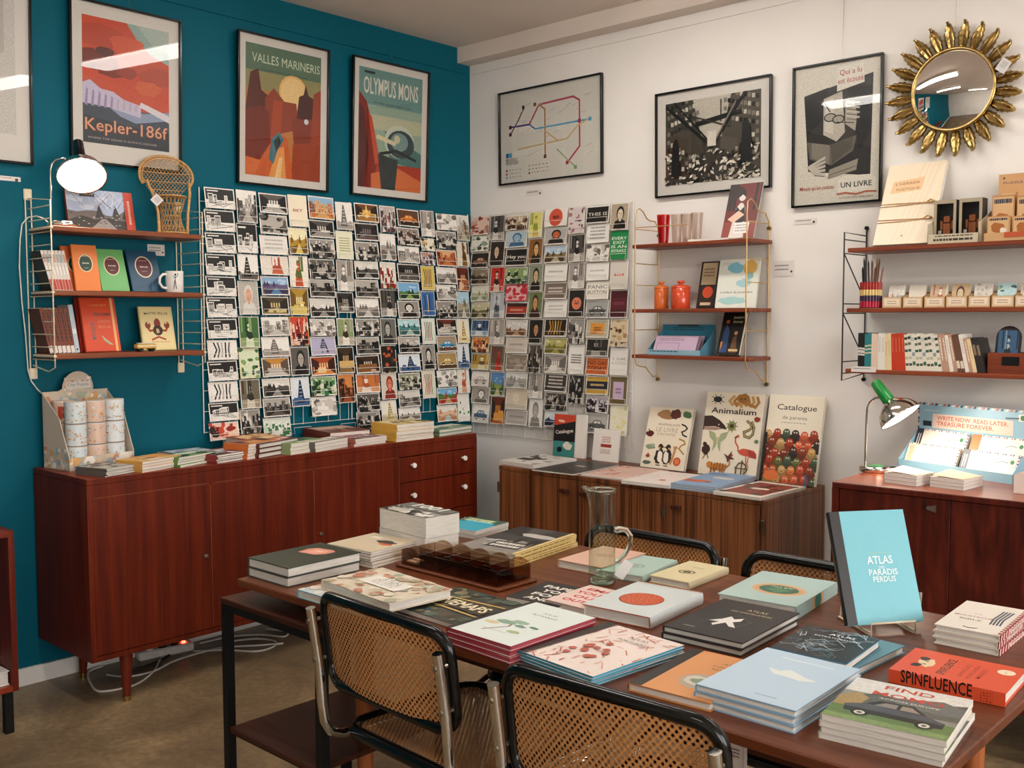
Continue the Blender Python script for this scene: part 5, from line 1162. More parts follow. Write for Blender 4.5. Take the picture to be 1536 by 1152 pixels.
p0, p1 = Q(971, 529, .17), Q(1050, 529, .17); r = thing('envelope_box', 'blue cardboard display box of envelopes on the lowest board of the curled shelf', 'display box', T((p0.x+p1.x)/2, -.1, z)); w = (p1.x-p0.x)
m = MB(); m.box((-w/2, -.07, 0), (w/2, .06, .003), '#5d8ea8'); m.box((-w/2, -.07, .003), (w/2, -.068, .024), '#8ab2c0'); m.box((-w/2, .058, .003), (w/2, .06, .14), '#2f7f98')
for s in (-1, 1): m.M = basis(V((s*(w/2-.001), 0, 0)), V((0, 1, 0)), V((0, 0, 1)), V((1, 0, 0))); m.prism([(-.07, .003), (.058, .003), (.058, .12), (-.068, .024)], -.001, .001, '#4f8aa2'); m.M = None
a = Art(w, .12); a.lines(.2, .9, .8, 2, .08, '#1d4a5a'); a.rect(.3, .93, .7, 1, '#2a2c34'); a.emit(m, basis(V((0, .0579, .08)), V((1, 0, 0)), V((0, 0, 1)), V((0, -1, 0)))); a = Art(w, .021); a.lines(.05, .8, .6, 1, .6, '#3a4a58'); a.emit(m, basis(V((0, -.0701, .0135)), V((1, 0, 0)), V((0, 0, 1)), V((0, -1, 0)))); m.build('box', 'ink', r)
for i in range(3):
    y = -.045+.026*i; w2 = w*.8
    m = MB(); m.box((-w2/2, -.035, -.0012), (w2/2, .05, .0012), ['#c3a9bd', '#bda2b4', '#c9b4c4'][i]); a = Art(w2, .085); a.rect(.06, .1, .6, .6, '#a88aa8'); a.rect(.08, .14, .58, .56, '#c3a9bd'); a.lines(.1, .85, .7, 2, .09, '#8a6a88'); a.emit(m, T(0, .0075, .0012))
    e = m.build('envelope', 'ink'); e.matrix_world = T((p0.x+p1.x)/2-.004, -.1+y-.004, z+.042) @ Matrix.Rotation(math.radians(66), 4, 'X'); tag(e, '%s envelope from the front in the blue cardboard display box, lilac' % ORD[i], 'envelope', 'lilac envelopes in the blue box')
def art_joseph(a): a.rect(0, 0, 1, 1, '#15100e'); a.poly([(.1, .05), (.15, .55), (.25, .7), (.4, .55), (.42, .05)], '#2f4a7a'); a.disc(.26, .76, .08, '#b8542c'); a.poly([(.55, .05), (.6, .4), (.75, .45), (.85, .05)], '#6d4a30'); a.disc(.7, .5, .08, '#c89068'); a.text('Joseph\'s', .7, .84, .1, '#e6d8b0', .005, width=.45); a.text('Journey', .7, .74, .1, '#e6d8b0', .005, width=.42); a.poly([(.12, .05), (.2, .3), (.1, .3)], '#d8862a'); a.rect(.5, .08, .9, .13, '#d8b87a')
stand('y', (1074, 529), (1108, 530), (1081, 470), z, .13, .06, .022, '#15100e', art_joseph, 'black picture book with blue figure on the lowest board of the curled shelf', edge='#e6d8b0')

# ------------------------------------------------------------------ black-framed shelf at the right
z = RZs[0]
def art_cloth(a):
    a.rect(0, 0, 1, 1, '#ead9bd'); g = random.Random(3)
    for i in range(9): u = .3+.09*i; a.poly([(u, 0), (u+.02, 0), (u+.35, 1), (u+.32, 1)], g.choice(('#e4d1b2', '#eedfc6', '#e6d3b4')))
    a.poly([(.12, .63), (.66, .66), (.68, .82), (.14, .78)], '#e3bd8c'); a.text('L\'HERBIER', .4, .735, .055, '#9a5a34', .004, width=.42, rot=.04); a.text('POETIQUE', .42, .665, .05, '#9a5a34', .004, width=.4, rot=.04); a.disc(.48, .1, .015, '#a84a2c')
r = stand('y', (1309, 366), (1396, 363), (1328, 253), z, .17, .02, .022, '#e8d6b8', art_cloth, 'cream fabric-wrapped parcel tied with twine, leaning on the top right board', hard=False, cat='parcel', name='wrapped_parcel')
w, h = .232, .33
for q in (.5, .29):
    m = MB(); yy = (q-.5)*.34
    m.tube([(-.112, yy, .024), (-.02, yy-.002, .026), (.1, yy-.004, .026)], .0016, 6); m.tube([(-.112, yy-.012, .024), (0, yy-.01, .026), (.1, yy-.002, .026)], .0014, 6)
    m.tube([(.07, yy-.004, .028), (.085, yy+.004, .034), (.1, yy-.002, .03), (.088, yy-.01, .034), (.07, yy-.004, .028)], .003, 6); m.build('twine', 'rattan', r)
# tray with two windowed toy boxes
A, B = Q(1391, 360, .195), Q(1468, 358, .195); w = B.x-A.x; r = thing('display_tray', 'beige cardboard tray holding two windowed wooden-toy boxes', 'display tray', T((A.x+B.x)/2, -.11, z))
m = MB(); m.box((-w/2, -.085, 0), (w/2, .07, .002), '#b7a98e'); m.box((-w/2, .068, .002), (w/2, .07, .09), '#b7a98e'); m.prism([(-w/2, -.085), (w/2, -.085), (w/2, -.083), (-w/2, -.083)], .002, .036, '#c9bda2')
for s in (-1, 1): m.M = basis(V((s*(w/2-.001), 0, 0)), V((0, 1, 0)), V((0, 0, 1)), V((1, 0, 0))); m.prism([(-.085, .002), (.07, .002), (.07, .13), (-.05, .085), (-.085, .075)], -.001, .001, '#c3b69b'); m.M = None
a = Art(w, .034); a.lines(.15, .85, .9, 1, .3, '#4a4238'); a.lines(.12, .5, .9, 1, .34, '#3a342c', .7, 4); a.emit(m, basis(V((0, -.0851, .019)), V((1, 0, 0)), V((0, 0, 1)), V((0, -1, 0)))); m.build('tray', 'ink', r)
for i in range(2):
    x = (A.x+B.x)/2+(-.25+.5*i)*w; bw, bh, bd = w*.44, .165, .06
    r = thing('toy_box', ['windowed toy box with wooden figure, left one in the beige tray', 'windowed toy box with wooden figure, right one in the beige tray'][i], 'box', T(x, -.12, z+.0025), 'windowed toy boxes')
    m = MB(); fr = '#a89a80'
    for q in ((-bw/2, 0, -bw/2+.01, bh), (bw/2-.01, 0, bw/2, bh), (-bw/2+.01, 0, bw/2-.01, .03), (-bw/2+.01, bh-.014, bw/2-.01, bh)): m.box((q[0], -bd/2, q[1]), (q[2], -bd/2+.002, q[3]), fr)
    m.box((-bw/2, bd/2-.002, 0), (bw/2, bd/2, bh), '#1f1c1a'); m.box((-bw/2, -bd/2+.002, 0), (-bw/2+.0015, bd/2-.002, bh), '#201c1c'); m.box((bw/2-.0015, -bd/2+.002, 0), (bw/2, bd/2-.002, bh), '#2a2226'); m.box((-bw/2, -bd/2+.002, bh-.0015), (bw/2, bd/2-.002, bh), fr); m.box((-bw/2, -bd/2+.002, 0), (bw/2, bd/2-.002, .0015), fr)
    m.build('carton', 'ink', r); m = MB(); m.box((-bw/2+.01, -bd/2+.0024, .03), (bw/2-.01, -bd/2+.003, bh-.014)); m.build('window_film', 'pane', r)
    m = MB()
    for b in ((-.014, .03, .014, .075), (-.012, .078, .012, .102), (-.026, .05, -.016, .085), (.016, .05, .026, .085), (-.013, .0025, -.002, .03), (.002, .0025, .013, .03)): m.box((b[0], -.01, b[1]+.004), (b[2], .012, b[3]+.004), None, 0, .002)
    m.build('wooden_figure', 'pine_leg', r)
    m = MB(); m.box((-.03, -.012, .04), (-.018, -.0105, .052), '#e6dccb'); m.build('label', 'ink', r)
# kraft wooden puzzle packs
def pack(u0, u1, v0, v1, d, t, label, c, art):
    A, B = Q(u0, v1, d), Q(u1, v0, d); w, h = B.x-A.x, B.z-A.z; m = MB(); m.box((-w/2, 0, 0), (w/2, t, h), c, 0, .001)
    a = Art(w, h); art(a); a.emit(m, basis(V((0, 0, h/2)), V((1, 0, 0)), V((0, 0, 1)), V((0, -1, 0)))); o = m.build('puzzle_box', 'ink'); o.matrix_world = T((A.x+B.x)/2, -d, max(A.z, z)); return tag(o, label, 'box', 'kraft puzzle boxes')
def art_pl(a): a.rect(0, 0, 1, 1, '#c99a68'); a.text('PUZZLE', .46, .84, .07, '#4a3458', .012, width=.62); a.rect(.12, .45, .5, .68, '#dcc09a'); a.rect(.56, .1, .62, .7, '#a87444'); a.rect(.7, .3, .9, .6, '#8a3a24'); a.rect(.12, .12, .5, .4, '#b8845a'); a.rect(.14, .92, .2, .95, '#4a3024')
def art_pb(a): a.rect(0, 0, 1, 1, '#b98a58'); a.rect(.05, .05, .95, .95, '#d3ab7c'); a.lines(.1, .9, .9, 1, .12, '#2c3448', .9, 3); a.blob(.5, .42, .32, '#a8642c', 4, .26); a.blob(.72, .3, .14, '#e6dcc8', 6)
pack(1496, 1546, 258, 354, .07, .04, 'tall kraft puzzle box standing behind the small ones on the top right board', '#c99a68', art_pl)
pack(1487, 1522, 291, 354, .12, .03, 'kraft puzzle box with brown shape, upper left of the small ones', '#b98a58', art_pb)
pack(1524, 1560, 291, 354, .118, .03, 'kraft puzzle box with brown shape, upper one cut by the right edge', '#b98a58', art_pb)
pack(1480, 1515, 323, 356, .175, .025, 'small kraft puzzle box in the front row, left one', '#c99a68', art_pb)
pack(1518, 1555, 322, 356, .174, .025, 'small kraft puzzle box in the front row, cut by the right edge', '#c99a68', art_pb)
A, B = Q(1476, 358, .2), Q(1560, 355, .2); m = MB(); m.box((A.x, -.203, z), (B.x, -.2005, z+.03), '#c9a070'); m.box((A.x+.07, -.2055, z+.012), (B.x, -.2032, z+.03), '#b8502c'); m.box((A.x, -.2, z), (B.x, -.14, z+.0008), '#c9a070'); tag(m.build('counter_tray', 'ink'), 'low kraft tray with orange strip holding the front puzzle boxes', 'display tray')
# middle board: pencil cup and little card boxes
z = RZs[1]; p = Q(1306, 458, .13); r = thing('pencil_cup', 'striped red, cream and purple pencil cup full of pencils', 'pencil cup', T(p.x, p.y, z)); g = random.Random(2)
cols = ['#a8142c', '#c81e3c', '#3a2448', '#e0c070', '#e0c070', '#b82a1c', '#b82a1c']
for k, (z0, z1, c) in enumerate(((0, .028, '#b8143a'), (.028, .05, '#3a2040'), (.05, .074, '#dfc078'), (.074, .104, '#a82418'))):
    m = MB()
    for i in range(20): a = 2*PI*i/20; m.tube([(.037*math.cos(a), .037*math.sin(a), z0+.0005), (.037*math.cos(a), .037*math.sin(a), z1-.0005)], .0062, 8)
    m.build('pencil_band', plain('cup_stripe_%d' % k, c, .35), r)
m = MB(); m.lathe([(0, 0), (.046, 0), (.046, .003), (0, .003)], 28); m.lathe([(.0305, .003), (.0305, .1)], 24); m.build('cup_base', 'dark_wood', r)
ang = g.uniform(0, 6)
for i in range(13):
    a = i*2.4; rr = .006+.019*math.sqrt(i/13); dx, dy = math.cos(a), math.sin(a); c = ['#6d4430', '#8a5a3a', '#1a1614', '#a86a48', '#5a3020'][i % 5]; L = .165+.012*(i % 4); t = .1+.12*(i % 3)*.6
    m = MB(); top = V((rr*dx+dx*t*.1, rr*dy+dy*t*.1, L)); base = V((rr*dx, rr*dy, .004)); m.tube([base, base.lerp(top, .92), top], [.0036, .0036, .001], 6, None)
    o = m.build('pencil', plain('pencil_%d' % i, c, .4)); o.matrix_world = T(p.x, p.y, z); tag(o, 'pencil standing in the striped cup, brown or black shaft', 'pencil', 'pencils in the striped cup')
pal = [('#c98a6a', '#8fb0b8', '#d8c8b0', '#dcd8cc'), ('#3a4a50', '#a8b0a8', '#d8cfb8', '#e3d9c4'), ('#b8603a', '#c9b090', '#e0d6c4', '#ece4d6'), ('#5a2a20', '#a8402c', '#c8a878', '#dcc8a0'), ('#a8a090', '#c8c0b0', '#d0c8b8', '#d8d2c6'), ('#2a5a5a', '#5a9a9a', '#a8b878', '#b8d8d8'), ('#8a6a4a', '#b89a7a', '#d0c0a8', '#e0d4c0')]
kinds = ['land', 'swirl', 'figure', 'face', 'blobs', 'blobs', 'crowd']
nm = ['coral and blue', 'white with grey animal', 'white with red birds', 'dark red with round emblem', 'pale floral', 'teal map', 'brown']
for i, (u0, u1) in enumerate(((1324.5, 1352.5), (1355, 1384), (1387, 1417.5), (1419.5, 1451), (1453, 1485), (1488, 1521), (1523, 1556))):
    A, B = Q(u0, 458, .15), Q(u1, 458, .15); w = B.x-A.x; cx = (A.x+B.x)/2
    r = thing('card_box', 'tan card box with %s cards, %s' % (nm[i], ['first from the pencil cup', 'second from the pencil cup', 'third from the pencil cup', 'in the middle of the row', 'third from the right edge', 'second from the right edge', 'at the right edge'][i]), 'card box', T(cx, -.11, z), 'small card boxes')
    m = MB(); h = .042
    m.box((-w/2, -.045, 0), (w/2, .04, .002), '#b8905f'); m.box((-w/2, -.045, .002), (w/2, -.043, h), '#cda878'); m.box((-w/2, .038, .002), (w/2, .04, h+.02), '#c09a6a')
    for s in (-1, 1): m.M = basis(V((s*(w/2-.001), 0, 0)), V((0, 1, 0)), V((0, 0, 1)), V((1, 0, 0))); m.prism([(-.043, .002), (.038, .002), (.038, h+.02), (-.043, h)], -.001, .001, '#c39a68'); m.M = None
    a = Art(w, h-.002); a.rect(.06, .1, .94, .9, '#ead9bf'); a.rect(.1, .16, .9, .84, '#d8b48c'); a.rect(.12, .2, .88, .8, '#efe0c8'); a.lines(.25, .65, .75, 2, .22, '#a8835a', seed=i); a.emit(m, basis(V((0, -.0451, h/2+.001)), V((1, 0, 0)), V((0, 0, 1)), V((0, -1, 0)))); m.build('box', 'ink', r)
    m = MB(); w2, h2 = w*.86, .088; m.box((-w2/2, -h2/2, -.006), (w2/2, h2/2, .006), '#e0d6c4'); a = Art(w2, h2); scene_art(a, 60+i, pal[i], kinds[i]); a.emit(m, T(0, 0, .006), 1)
    c = m.build('card_pack', ['ink', 'cover_photo']); c.matrix_world = T(cx, -.107, z+.046) @ Matrix.Rotation(math.radians(74), 4, 'X'); tag(c, '%s greeting cards standing in their tan box on the middle board' % nm[i], 'card pack', 'card packs')
# bottom board: the row of thin books
z = RZs[2]; x = Q(1285, 553, RD-.012).x; xe = Q(1478, 556, RD-.012).x
def sp(kind):
    def f(a):
        if kind == 'k': a.rect(0, 0, 1, 1, '#1d1a1a'); a.rect(.4, 0, .62, 1, '#cfc8c0'); a.rect(.45, 0, .47, 1, '#1d1a1a'); a.rect(.55, 0, .57, 1, '#1d1a1a')
        elif kind == 't': a.rect(0, 0, 1, 1, '#2a7a7c'); a.rect(.32, 0, .36, 1, '#c9c49a'); a.rect(.42, 0, .46, 1, '#c9c49a'); a.rect(.52, 0, .56, 1, '#c9c49a')
        elif kind == 'p': a.rect(0, 0, 1, 1, '#dcc3ae')
        elif kind == 'w': a.rect(0, 0, 1, 1, '#e6e0d6'); a.lines(.1, .6, .5, 1, .3, '#b8b0a4', .8)
        elif kind == 'c': a.rect(0, 0, 1, 1, '#e3cda0'); a.lines(.2, .6, .6, 1, .3, '#c8a878', .8)
        elif kind == 'r': a.rect(0, 0, 1, 1, '#c03a1e'); a.lines(.1, .6, .5, 1, .3, '#d87858', .8)
        elif kind == 'g': a.rect(0, 0, 1, 1, '#e0dac8'); [a.rect(q, .1, q+.07, .9, c) for q, c in ((.08, '#2a3a30'), (.24, '#6a6a58'), (.42, '#2f5a48'), (.62, '#b8b8a0'), (.8, '#4a4a40'))]
        elif kind == 'h': a.rect(0, 0, 1, 1, '#dcd8ca'); [a.rect(q, .1, q+.1, .9, c) for q, c in ((.1, '#b8c0b8'), (.5, '#8a9aa0'), (.75, '#2f6a40'))]
        elif kind == 'b': a.rect(0, 0, 1, 1, '#b8927a'); a.lines(.1, .7, .7, 1, .4, '#e6dccf', .8)
        elif kind == 'n': a.rect(0, 0, 1, 1, '#6a4a38'); a.rect(.7, .1, .9, .9, '#d8ccb8')
        elif kind == 'd': a.rect(0, 0, 1, 1, '#2a2422'); a.rect(.2, .2, .5, .8, '#8a7a60')
    return f
CL = dict(k='#1d1a1a', t='#2a7a7c', p='#dcc3ae', w='#e6e0d6', c='#e3cda0', r='#c03a1e', g='#e0dac8', h='#dcd8ca', b='#b8927a', n='#6a4a38', d='#2a2422')
NM = dict(k='black and white banded', t='teal striped', p='pale pink', w='white', c='cream', r='orange-red', g='white green-patterned', h='pale green-marked', b='tan', n='brown', d='dark')
seq = 'kkttppwwccrrrrgghgghgghgbbwbnnwbcdd'; n = len(seq); t = (xe-x)/n; cnt = {}; bks = []
for i, k in enumerate(seq):
    cnt[k] = cnt.get(k, 0)+1
    tot = seq.count(k); lab = '%s thin book, %s of its kind from the left, bottom right board' % (NM[k], ORD[cnt[k]-1])
    lean = 0 if i < 6 else min(13, (i-5)*.5)
    bks.append((.143-.002*(i % 3)-(.012 if i > 30 else 0), t*.985, .105, CL[k], lean, lab, sp(k)))
spine_row('y', x+.004, z, RD-.012, bks, 'thin books on the bottom right board')
A, B = Q(1481, 557, .19), Q(1560, 558, .19); r = thing('wooden_crate', 'brown wooden crate with black label holder, right end of the bottom board', 'crate', T((A.x+B.x)/2, -.12, z)); w = B.x-A.x
m = MB(); m.box((-w/2, -.07, 0), (w/2, -.06, .075)); m.box((-w/2, .06, 0), (w/2, .07, .075)); m.box((-w/2, -.06, 0), (-w/2+.008, .06, .075)); m.box((w/2-.008, -.06, 0), (w/2, .06, .075)); m.box((-w/2+.008, -.06, 0), (w/2-.008, .06, .006)); m.build('crate_body', 'shelf_wood_x', r)
m = MB(); m.box((-.04, -.0715, .03), (.02, -.07, .062), None, 0, .002); m.build('label_holder', 'black_metal', r)
p = Q(1510, 527, .13); r = thing('hanging_pack', 'black arched pack with blue picture standing in the wooden crate', 'pack', T(p.x, p.y, z+.007) @ Matrix.Rotation(math.radians(-12), 4, 'X')); w, h = .088, .175
m = MB(); po = [(-w/2, 0), (w/2, 0), (w/2, h*.72)]+[(w/2*math.cos(t*PI/10), h*.72+h*.24*math.sin(t*PI/10)) for t in range(1, 10)]+[(-w/2, h*.72)]
m.M = basis(V((0, 0, 0)), V((1, 0, 0)), V((0, 0, 1)), V((0, -1, 0))); m.prism(po, 0, .006, '#17151a'); a = Art(w*.8, h*.8); scene_art(a, 9, ('#14283a', '#2f6a9a', '#7fb0c8', '#c8d8e0'), 'figure'); a.emit(m, T(0, h*.46, .006), 1); m.build('pack', ['ink', 'cover_photo'], r)
m = MB(); A, B = Q(1277, 556, RD), Q(1314, 557, RD); m.box((A.x, -RD-.002, 1.232), (B.x, -RD-.0006, 1.254), '#dcd6d0'); a = Art(B.x-A.x, .022); a.lines(.08, .7, .8, 1, .4, '#8d8680'); a.emit(m, basis(V(((A.x+B.x)/2, -RD-.002, 1.243)), V((1, 0, 0)), V((0, 0, 1)), V((0, -1, 0)))); tag(m.build('price_label', 'ink'), 'white price strip on the front edge of the bottom right board', 'price label', 'white price labels')
# ------------------------------------------------------------------ on the red-brown sideboard
z = SLZ+.0015
# tins in their cardboard display
w = .285; ang = math.radians(98); X = V((math.cos(ang), math.sin(ang), 0)); Yd = V((-X.y, X.x, 0)); d0 = .088
o = V((.232, -2.412, 0))+X*(w/2)+Yd*d0; M0 = T(o.x, o.y, z) @ RZ(ang); iw = M0.inverted()
r = thing('display_stand', 'map-patterned cardboard display with arched header, holding tins on the red-brown sideboard', 'display stand', M0)
m = MB(); c = '#c9b9a6'; c2 = '#a89682'
def speck(a, n, seed, bgc=None):
    g = random.Random(seed)
    if bgc: a.rect(0, 0, 1, 1, bgc)
    for i in range(n): a.blob(g.random(), g.random(), g.uniform(.03, .09), g.choice(('#d8a86a', '#b8c8c8', '#e3d6c4', '#c98a6a', '#a8b09a', '#efe6d8', '#d8c0a0', '#9ab0b8')), g.random(), None, 6)
m.box((-w/2, -d0, 0), (w/2, d0, .003), c2); m.box((-w/2, -d0, .003), (w/2, -d0+.003, .05), c)
H = .295; arch = [(-w/2, 0), (w/2, 0), (w/2, H), (.075, H)]+[(.01+.068*math.cos(t*PI/12), H+.008+.068*math.sin(t*PI/12)) for t in range(0, 13)]+[(-.075, H), (-w/2, H)]
m.M = basis(V((0, d0-.003, .003)), V((1, 0, 0)), V((0, 0, 1)), V((0, -1, 0))); m.prism(arch, 0, .003, c)
a = Art(w*.96, .28); speck(a, 130, 3); a.emit(m, T(0, .148, .003))
m.M = None
a = Art(.118, .05); speck(a, 20, 4, '#cbbcab'); a.rect(.05, .1, .98, .62, '#d9d3cc'); a.text('City Puzzle', .5, .3, .11, '#8a8078', .004, width=.8); a.emit(m, basis(V((.01, d0-.006, H+.03)), V((1, 0, 0)), V((0, 0, 1)), V((0, -1, 0))))
for s in (-1, 1):
    m.M = basis(V((s*(w/2-.0015), 0, 0)), V((0, 1, 0)), V((0, 0, 1)), V((1, 0, 0))); m.prism([(-d0, .003), (d0-.003, .003), (d0-.003, H), (-d0+.06, .2), (-d0, .05)], -.0015, .0015, c); 
    a = Art(.165, .08); speck(a, 60, 5+s); a.emit(m, T(0, .045, .0015)) if s > 0 else a.emit(m, T(0, .045, -.0015) @ Matrix.Rotation(PI, 4, 'Y')); m.M = None
a = Art(w, .046); speck(a, 40, 8); a.emit(m, basis(V((0, -d0-.0001, .027)), V((1, 0, 0)), V((0, 0, 1)), V((0, -1, 0))))
m.build('display_box', 'ink', r)
tw = .0835; TR_ = .04; tints = [('#cdd6d8', '#d8a05a', '#e6d8c8'), ('#d8b8a4', '#c9a090', '#e0c8b8'), ('#d6dde0', '#e0a04a', '#e8dccc')]
def tin(x, y, zz, h, pal, label, seed, band=None):
    m = MB(); m.lathe([(0, 0), (TR_, 0), (TR_, .004), (TR_, h-.004), (TR_, h), (0, h)], 24, None, 0, [pal[2], '#8a8078', pal[0], '#d8d0c8', pal[2]])
    g = random.Random(seed)
    for i in range(110):
        t = g.uniform(0, 2*PI); zz_ = g.uniform(.01, h-.014); s = g.uniform(.002, .0055); R_ = TR_+.0002+.00003*i; cc = g.choice(('#d8a05a', '#e0c090', '#a8b8b8', '#c98a6a', '#e8e0d4', '#9aa898', pal[1]))
        m.face([(R_*math.cos(t+a_*s/TR_), R_*math.sin(t+a_*s/TR_), zz_+b_*s*.7) for a_, b_ in ((-1, 0), (-.3, -1), (.6, -.6), (1, .3), (.2, 1))], cc)
    if band: 
        for i in range(12): t = -PI/2-1+i*.16; R_ = TR_+.002; m.face([(R_*math.cos(t), R_*math.sin(t), .015), (R_*math.cos(t+.16), R_*math.sin(t+.16), .015), (R_*math.cos(t+.16), R_*math.sin(t+.16), h-.02), (R_*math.cos(t), R_*math.sin(t), h-.02)], band)
    ob = m.build('puzzle_tin', 'ink'); ob.matrix_world = M0 @ T(x, y, zz); return tag(ob, label, 'tin', 'puzzle tins in the display')
hh = .086; colw = ['left', 'middle', 'right']; roww = ['bottom', 'middle', 'top']
for ci in range(3):
    for ri in range(3):
        tin((-1+ci)*tw, -.043, .0032+ri*(hh+.001), hh, tints[ci], '%s puzzle tin of the %s front column in the cardboard display' % (roww[ri], colw[ci]), ci*7+ri)
for ci in range(1):
    for ri in range(3): tin((-1+ci)*tw, -.043+2*TR_+.003, .0032+ri*(hh+.001), hh, tints[(ci+1) % 3], '%s puzzle tin of the %s back column in the cardboard display' % (roww[ri], colw[ci]), 40+ci*7+ri, '#b03a1c' if (ci == 0 and ri == 2) else None)

G1 = 'books in piles on the red-brown sideboard'
def pile(n, L, Nn, Tt, near, cover, edge, art, desc, seed=1, zz=None, hard=False, jit=.004, cat='book', **kw):
    return stack(n, z if zz is None else zz, Nn, (Nn[0]+Tt[0]-L[0], Nn[1]+Tt[1]-L[1]), L, near, cover, art, desc, cat, G1, jit, 1.5, None, seed, edge=edge, hard=hard, **kw)
def plain_art(pal, kind, seed, title=None, tc='#2a2420'):
    def f(a):
        scene_art(a, seed, pal, kind, (.06, .08, .94, .92))
        if title: a.rect(.15, .66, .85, .84, pal[3]); a.text(title, .5, .7, .09, tc, .006, width=.6)
    return f
pile(8, (128, 699), (159, 705), (160, 690), (159, 717, 704.5), '#6d6459', '#cfc8bd', plain_art(BWD, 'blobs', 3), 'thin grey-covered pad, {} of the pile in front of the tins', 2, cat='notepad')
pile(4, (193, 689), (217, 694.5), (229, 678), (215, 711.5, 694.5), '#d8a04a', '#d89a5a', plain_art(('#a86a2a', '#d89a4a', '#e0b878', '#efe0c8'), 'figure', 4), 'tan-covered book, {} of the pile right of the grey pads', 3)
pile(4, (256, 684), (274, 687.5), (287, 674), (273, 703, 687.5), '#5f8a3a', '#6f9a48', plain_art(GRN, 'land', 5), 'green-spined book, {} of the low white pile under a curled cover', 4)
book(T(.136, -1.83, z) @ RZ(math.radians(-88)), .2, .26, .012, '#2f4a52', 'dark teal magazine lying flat behind the green-spined pile', mk(plain_art(BLU, 'blobs', 6), .2, .26), 'magazine', G1, hard=False)
pile(4, (303, 679), (330, 684.5), (347, 667), (328, 697.5, 684.5), '#8a2a24', '#3a4a30', plain_art(('#2a3a30', '#8a2a24', '#a8b8c0', '#dfe6ea'), 'crowd', 7), 'dark red-spined book, {} of the pile left of the orange books', 6)
pile(5, (352, 664), (377, 668), (381, 655), (376, 691, 668), '#c96a2c', '#d8a04a', plain_art(ORG, 'inside', 8), 'orange-covered book with yellow edges, {} of its pile', 7)
book(T(.13, -1.52, z) @ RZ(math.radians(-90)), .19, .25, .05, '#c8542a', 'thick flat orange-red book behind the orange pile, against the teal wall', mk(plain_art(ORG, 'blobs', 9), .19, .25), 'book', G1, edge='#d8743a')
pile(3, (388, 664.5), (401, 667), (415, 653.5), (400, 689, 667), '#5a1f14', '#4a1810', plain_art(RED, 'land', 10), 'dark brown-spined book, {} of the pile right of the orange ones', 8, hard=True)
pile(3, (420, 663), (441, 667), (452, 654), (440, 684, 667), '#8a9a6a', '#e6d8a0', plain_art(GRN, 'figure', 11), 'white-paged book with greenish cover, {} of its pile', 9)
pile(3, (462, 662), (479, 665), (490, 653), (478, 680, 665), '#5d5a50', '#c9b890', plain_art(BWL, 'street', 12), 'white-paged book with grey cover, {} of its pile', 10)
book(T(.163, -1.085, z) @ RZ(math.radians(82)), .22, .265, .052, '#8a4a34', 'large thick brown picture book lying in front of the empty card pockets', mk(plain_art(('#5a2a1a', '#8a4a34', '#b0785a', '#d8b8a0'), 'land', 13), .22, .265), 'book', G1, edge='#6d2a1c', spine='#6d2a1c')
pile(3, (505, 654.5), (533, 660), (540, 647.5), (532, 671.5, 660), '#b06a5a', '#e0c8b8', plain_art(PNK, 'crowd', 14), 'white-paged book with reddish cover, {} of its pile', 12)
pile(5, (574, 633), (596, 638.5), (612, 626), (595, 665, 638.5), '#dfb04a', '#e0a83a', plain_art(YEL, 'blobs', 15), 'yellow-spined book, {} of the yellow pile near the corner', 13)
pile(2, (637, 642), (663, 645.5), (672, 634), (662, 656.5, 645.5), '#6d8a6a', '#7f9a7c', plain_art(('#4a6a4a', '#7a9a78', '#a8c0a0', '#d8e0d0'), 'land', 16), 'grey-green book, {} of the two at the right end of the red-brown sideboard', 14, hard=True)

# ------------------------------------------------------------------ on the zebra-grained sideboard
z = BZ+.0005; G1 = 'books lying on the zebra-grained sideboard'
def art_bwphoto(a): scene_art(a, 21, BW, 'blobs'); a.rect(.1, .3, .5, .5, '#2a2622')
stack(3, z, (757, 690), (801, 698.5), (812, 680), (799, 704.5, 698.5), '#b8b0a8', art_bwphoto, 'white-paged magazine with grey photo cover, {} of the far-left pile', 'magazine', G1, .003, 1, None, 1, hard=False, edge='#d8d0cc')
def art_black(a): a.rect(0, 0, 1, 1, '#2b2723'); a.rect(.4, .56, .62, .64, '#a8a098'); a.rect(.42, .38, .54, .42, '#6a645c')
stack(1, z, (803, 704), (862, 712), (865, 690), .006, '#2b2723', art_black, 'flat dark book with small pale label, on the zebra-grained sideboard', 'book', G1, edge='#d8d0c8', hard=False)
def art_pink(a):
    a.rect(0, 0, 1, 1, '#dcb4a4'); g = random.Random(2)
    for i in range(30): a.blob(g.random(), g.random(), .06, g.choice(('#c8543c', '#e6d0c4', '#d88a74', '#c9c0b4')), g.random(), .04)
    a.rect(0, 0, 1, .05, '#e6ddd4')
stack(1, z+.0002, (872, 711), (941.6, 719.5), (934, 698), .007, '#e0c4b8', art_pink, 'flat pink-patterned book beside the dark one', 'book', G1, hard=False)
def art_whitered(a):
    a.rect(0, 0, 1, 1, '#e8dcd4'); g = random.Random(5)
    for i in range(22): u, v = g.random(), g.random(); a.line([(u, v), (u+g.uniform(-.1, .1), v+g.uniform(-.1, .1))], .012, g.choice(('#d89a8a', '#c86a54', '#b8c4b8')))
    a.disc(.62, .3, .07, '#c8402c')
stack(2, z, (943, 720), (1008, 729.5), (987, 704.5), (1008, 735, 729.5), '#e8dcd4', art_whitered, 'white book with fine red drawings, {} of two between pink and blue books', 'book', G1, .002, .6, hard=False)
def art_blueor(a): a.rect(0, 0, 1, 1, '#7fa0c4'); a.blob(.3, .3, .34, '#c8643c', 3, .16); a.blob(.6, .62, .25, '#d8cfc8', 4, .12); a.disc(.55, .28, .07, '#3a4a6a'); a.rect(.06, .8, .5, .9, '#5a80ac')
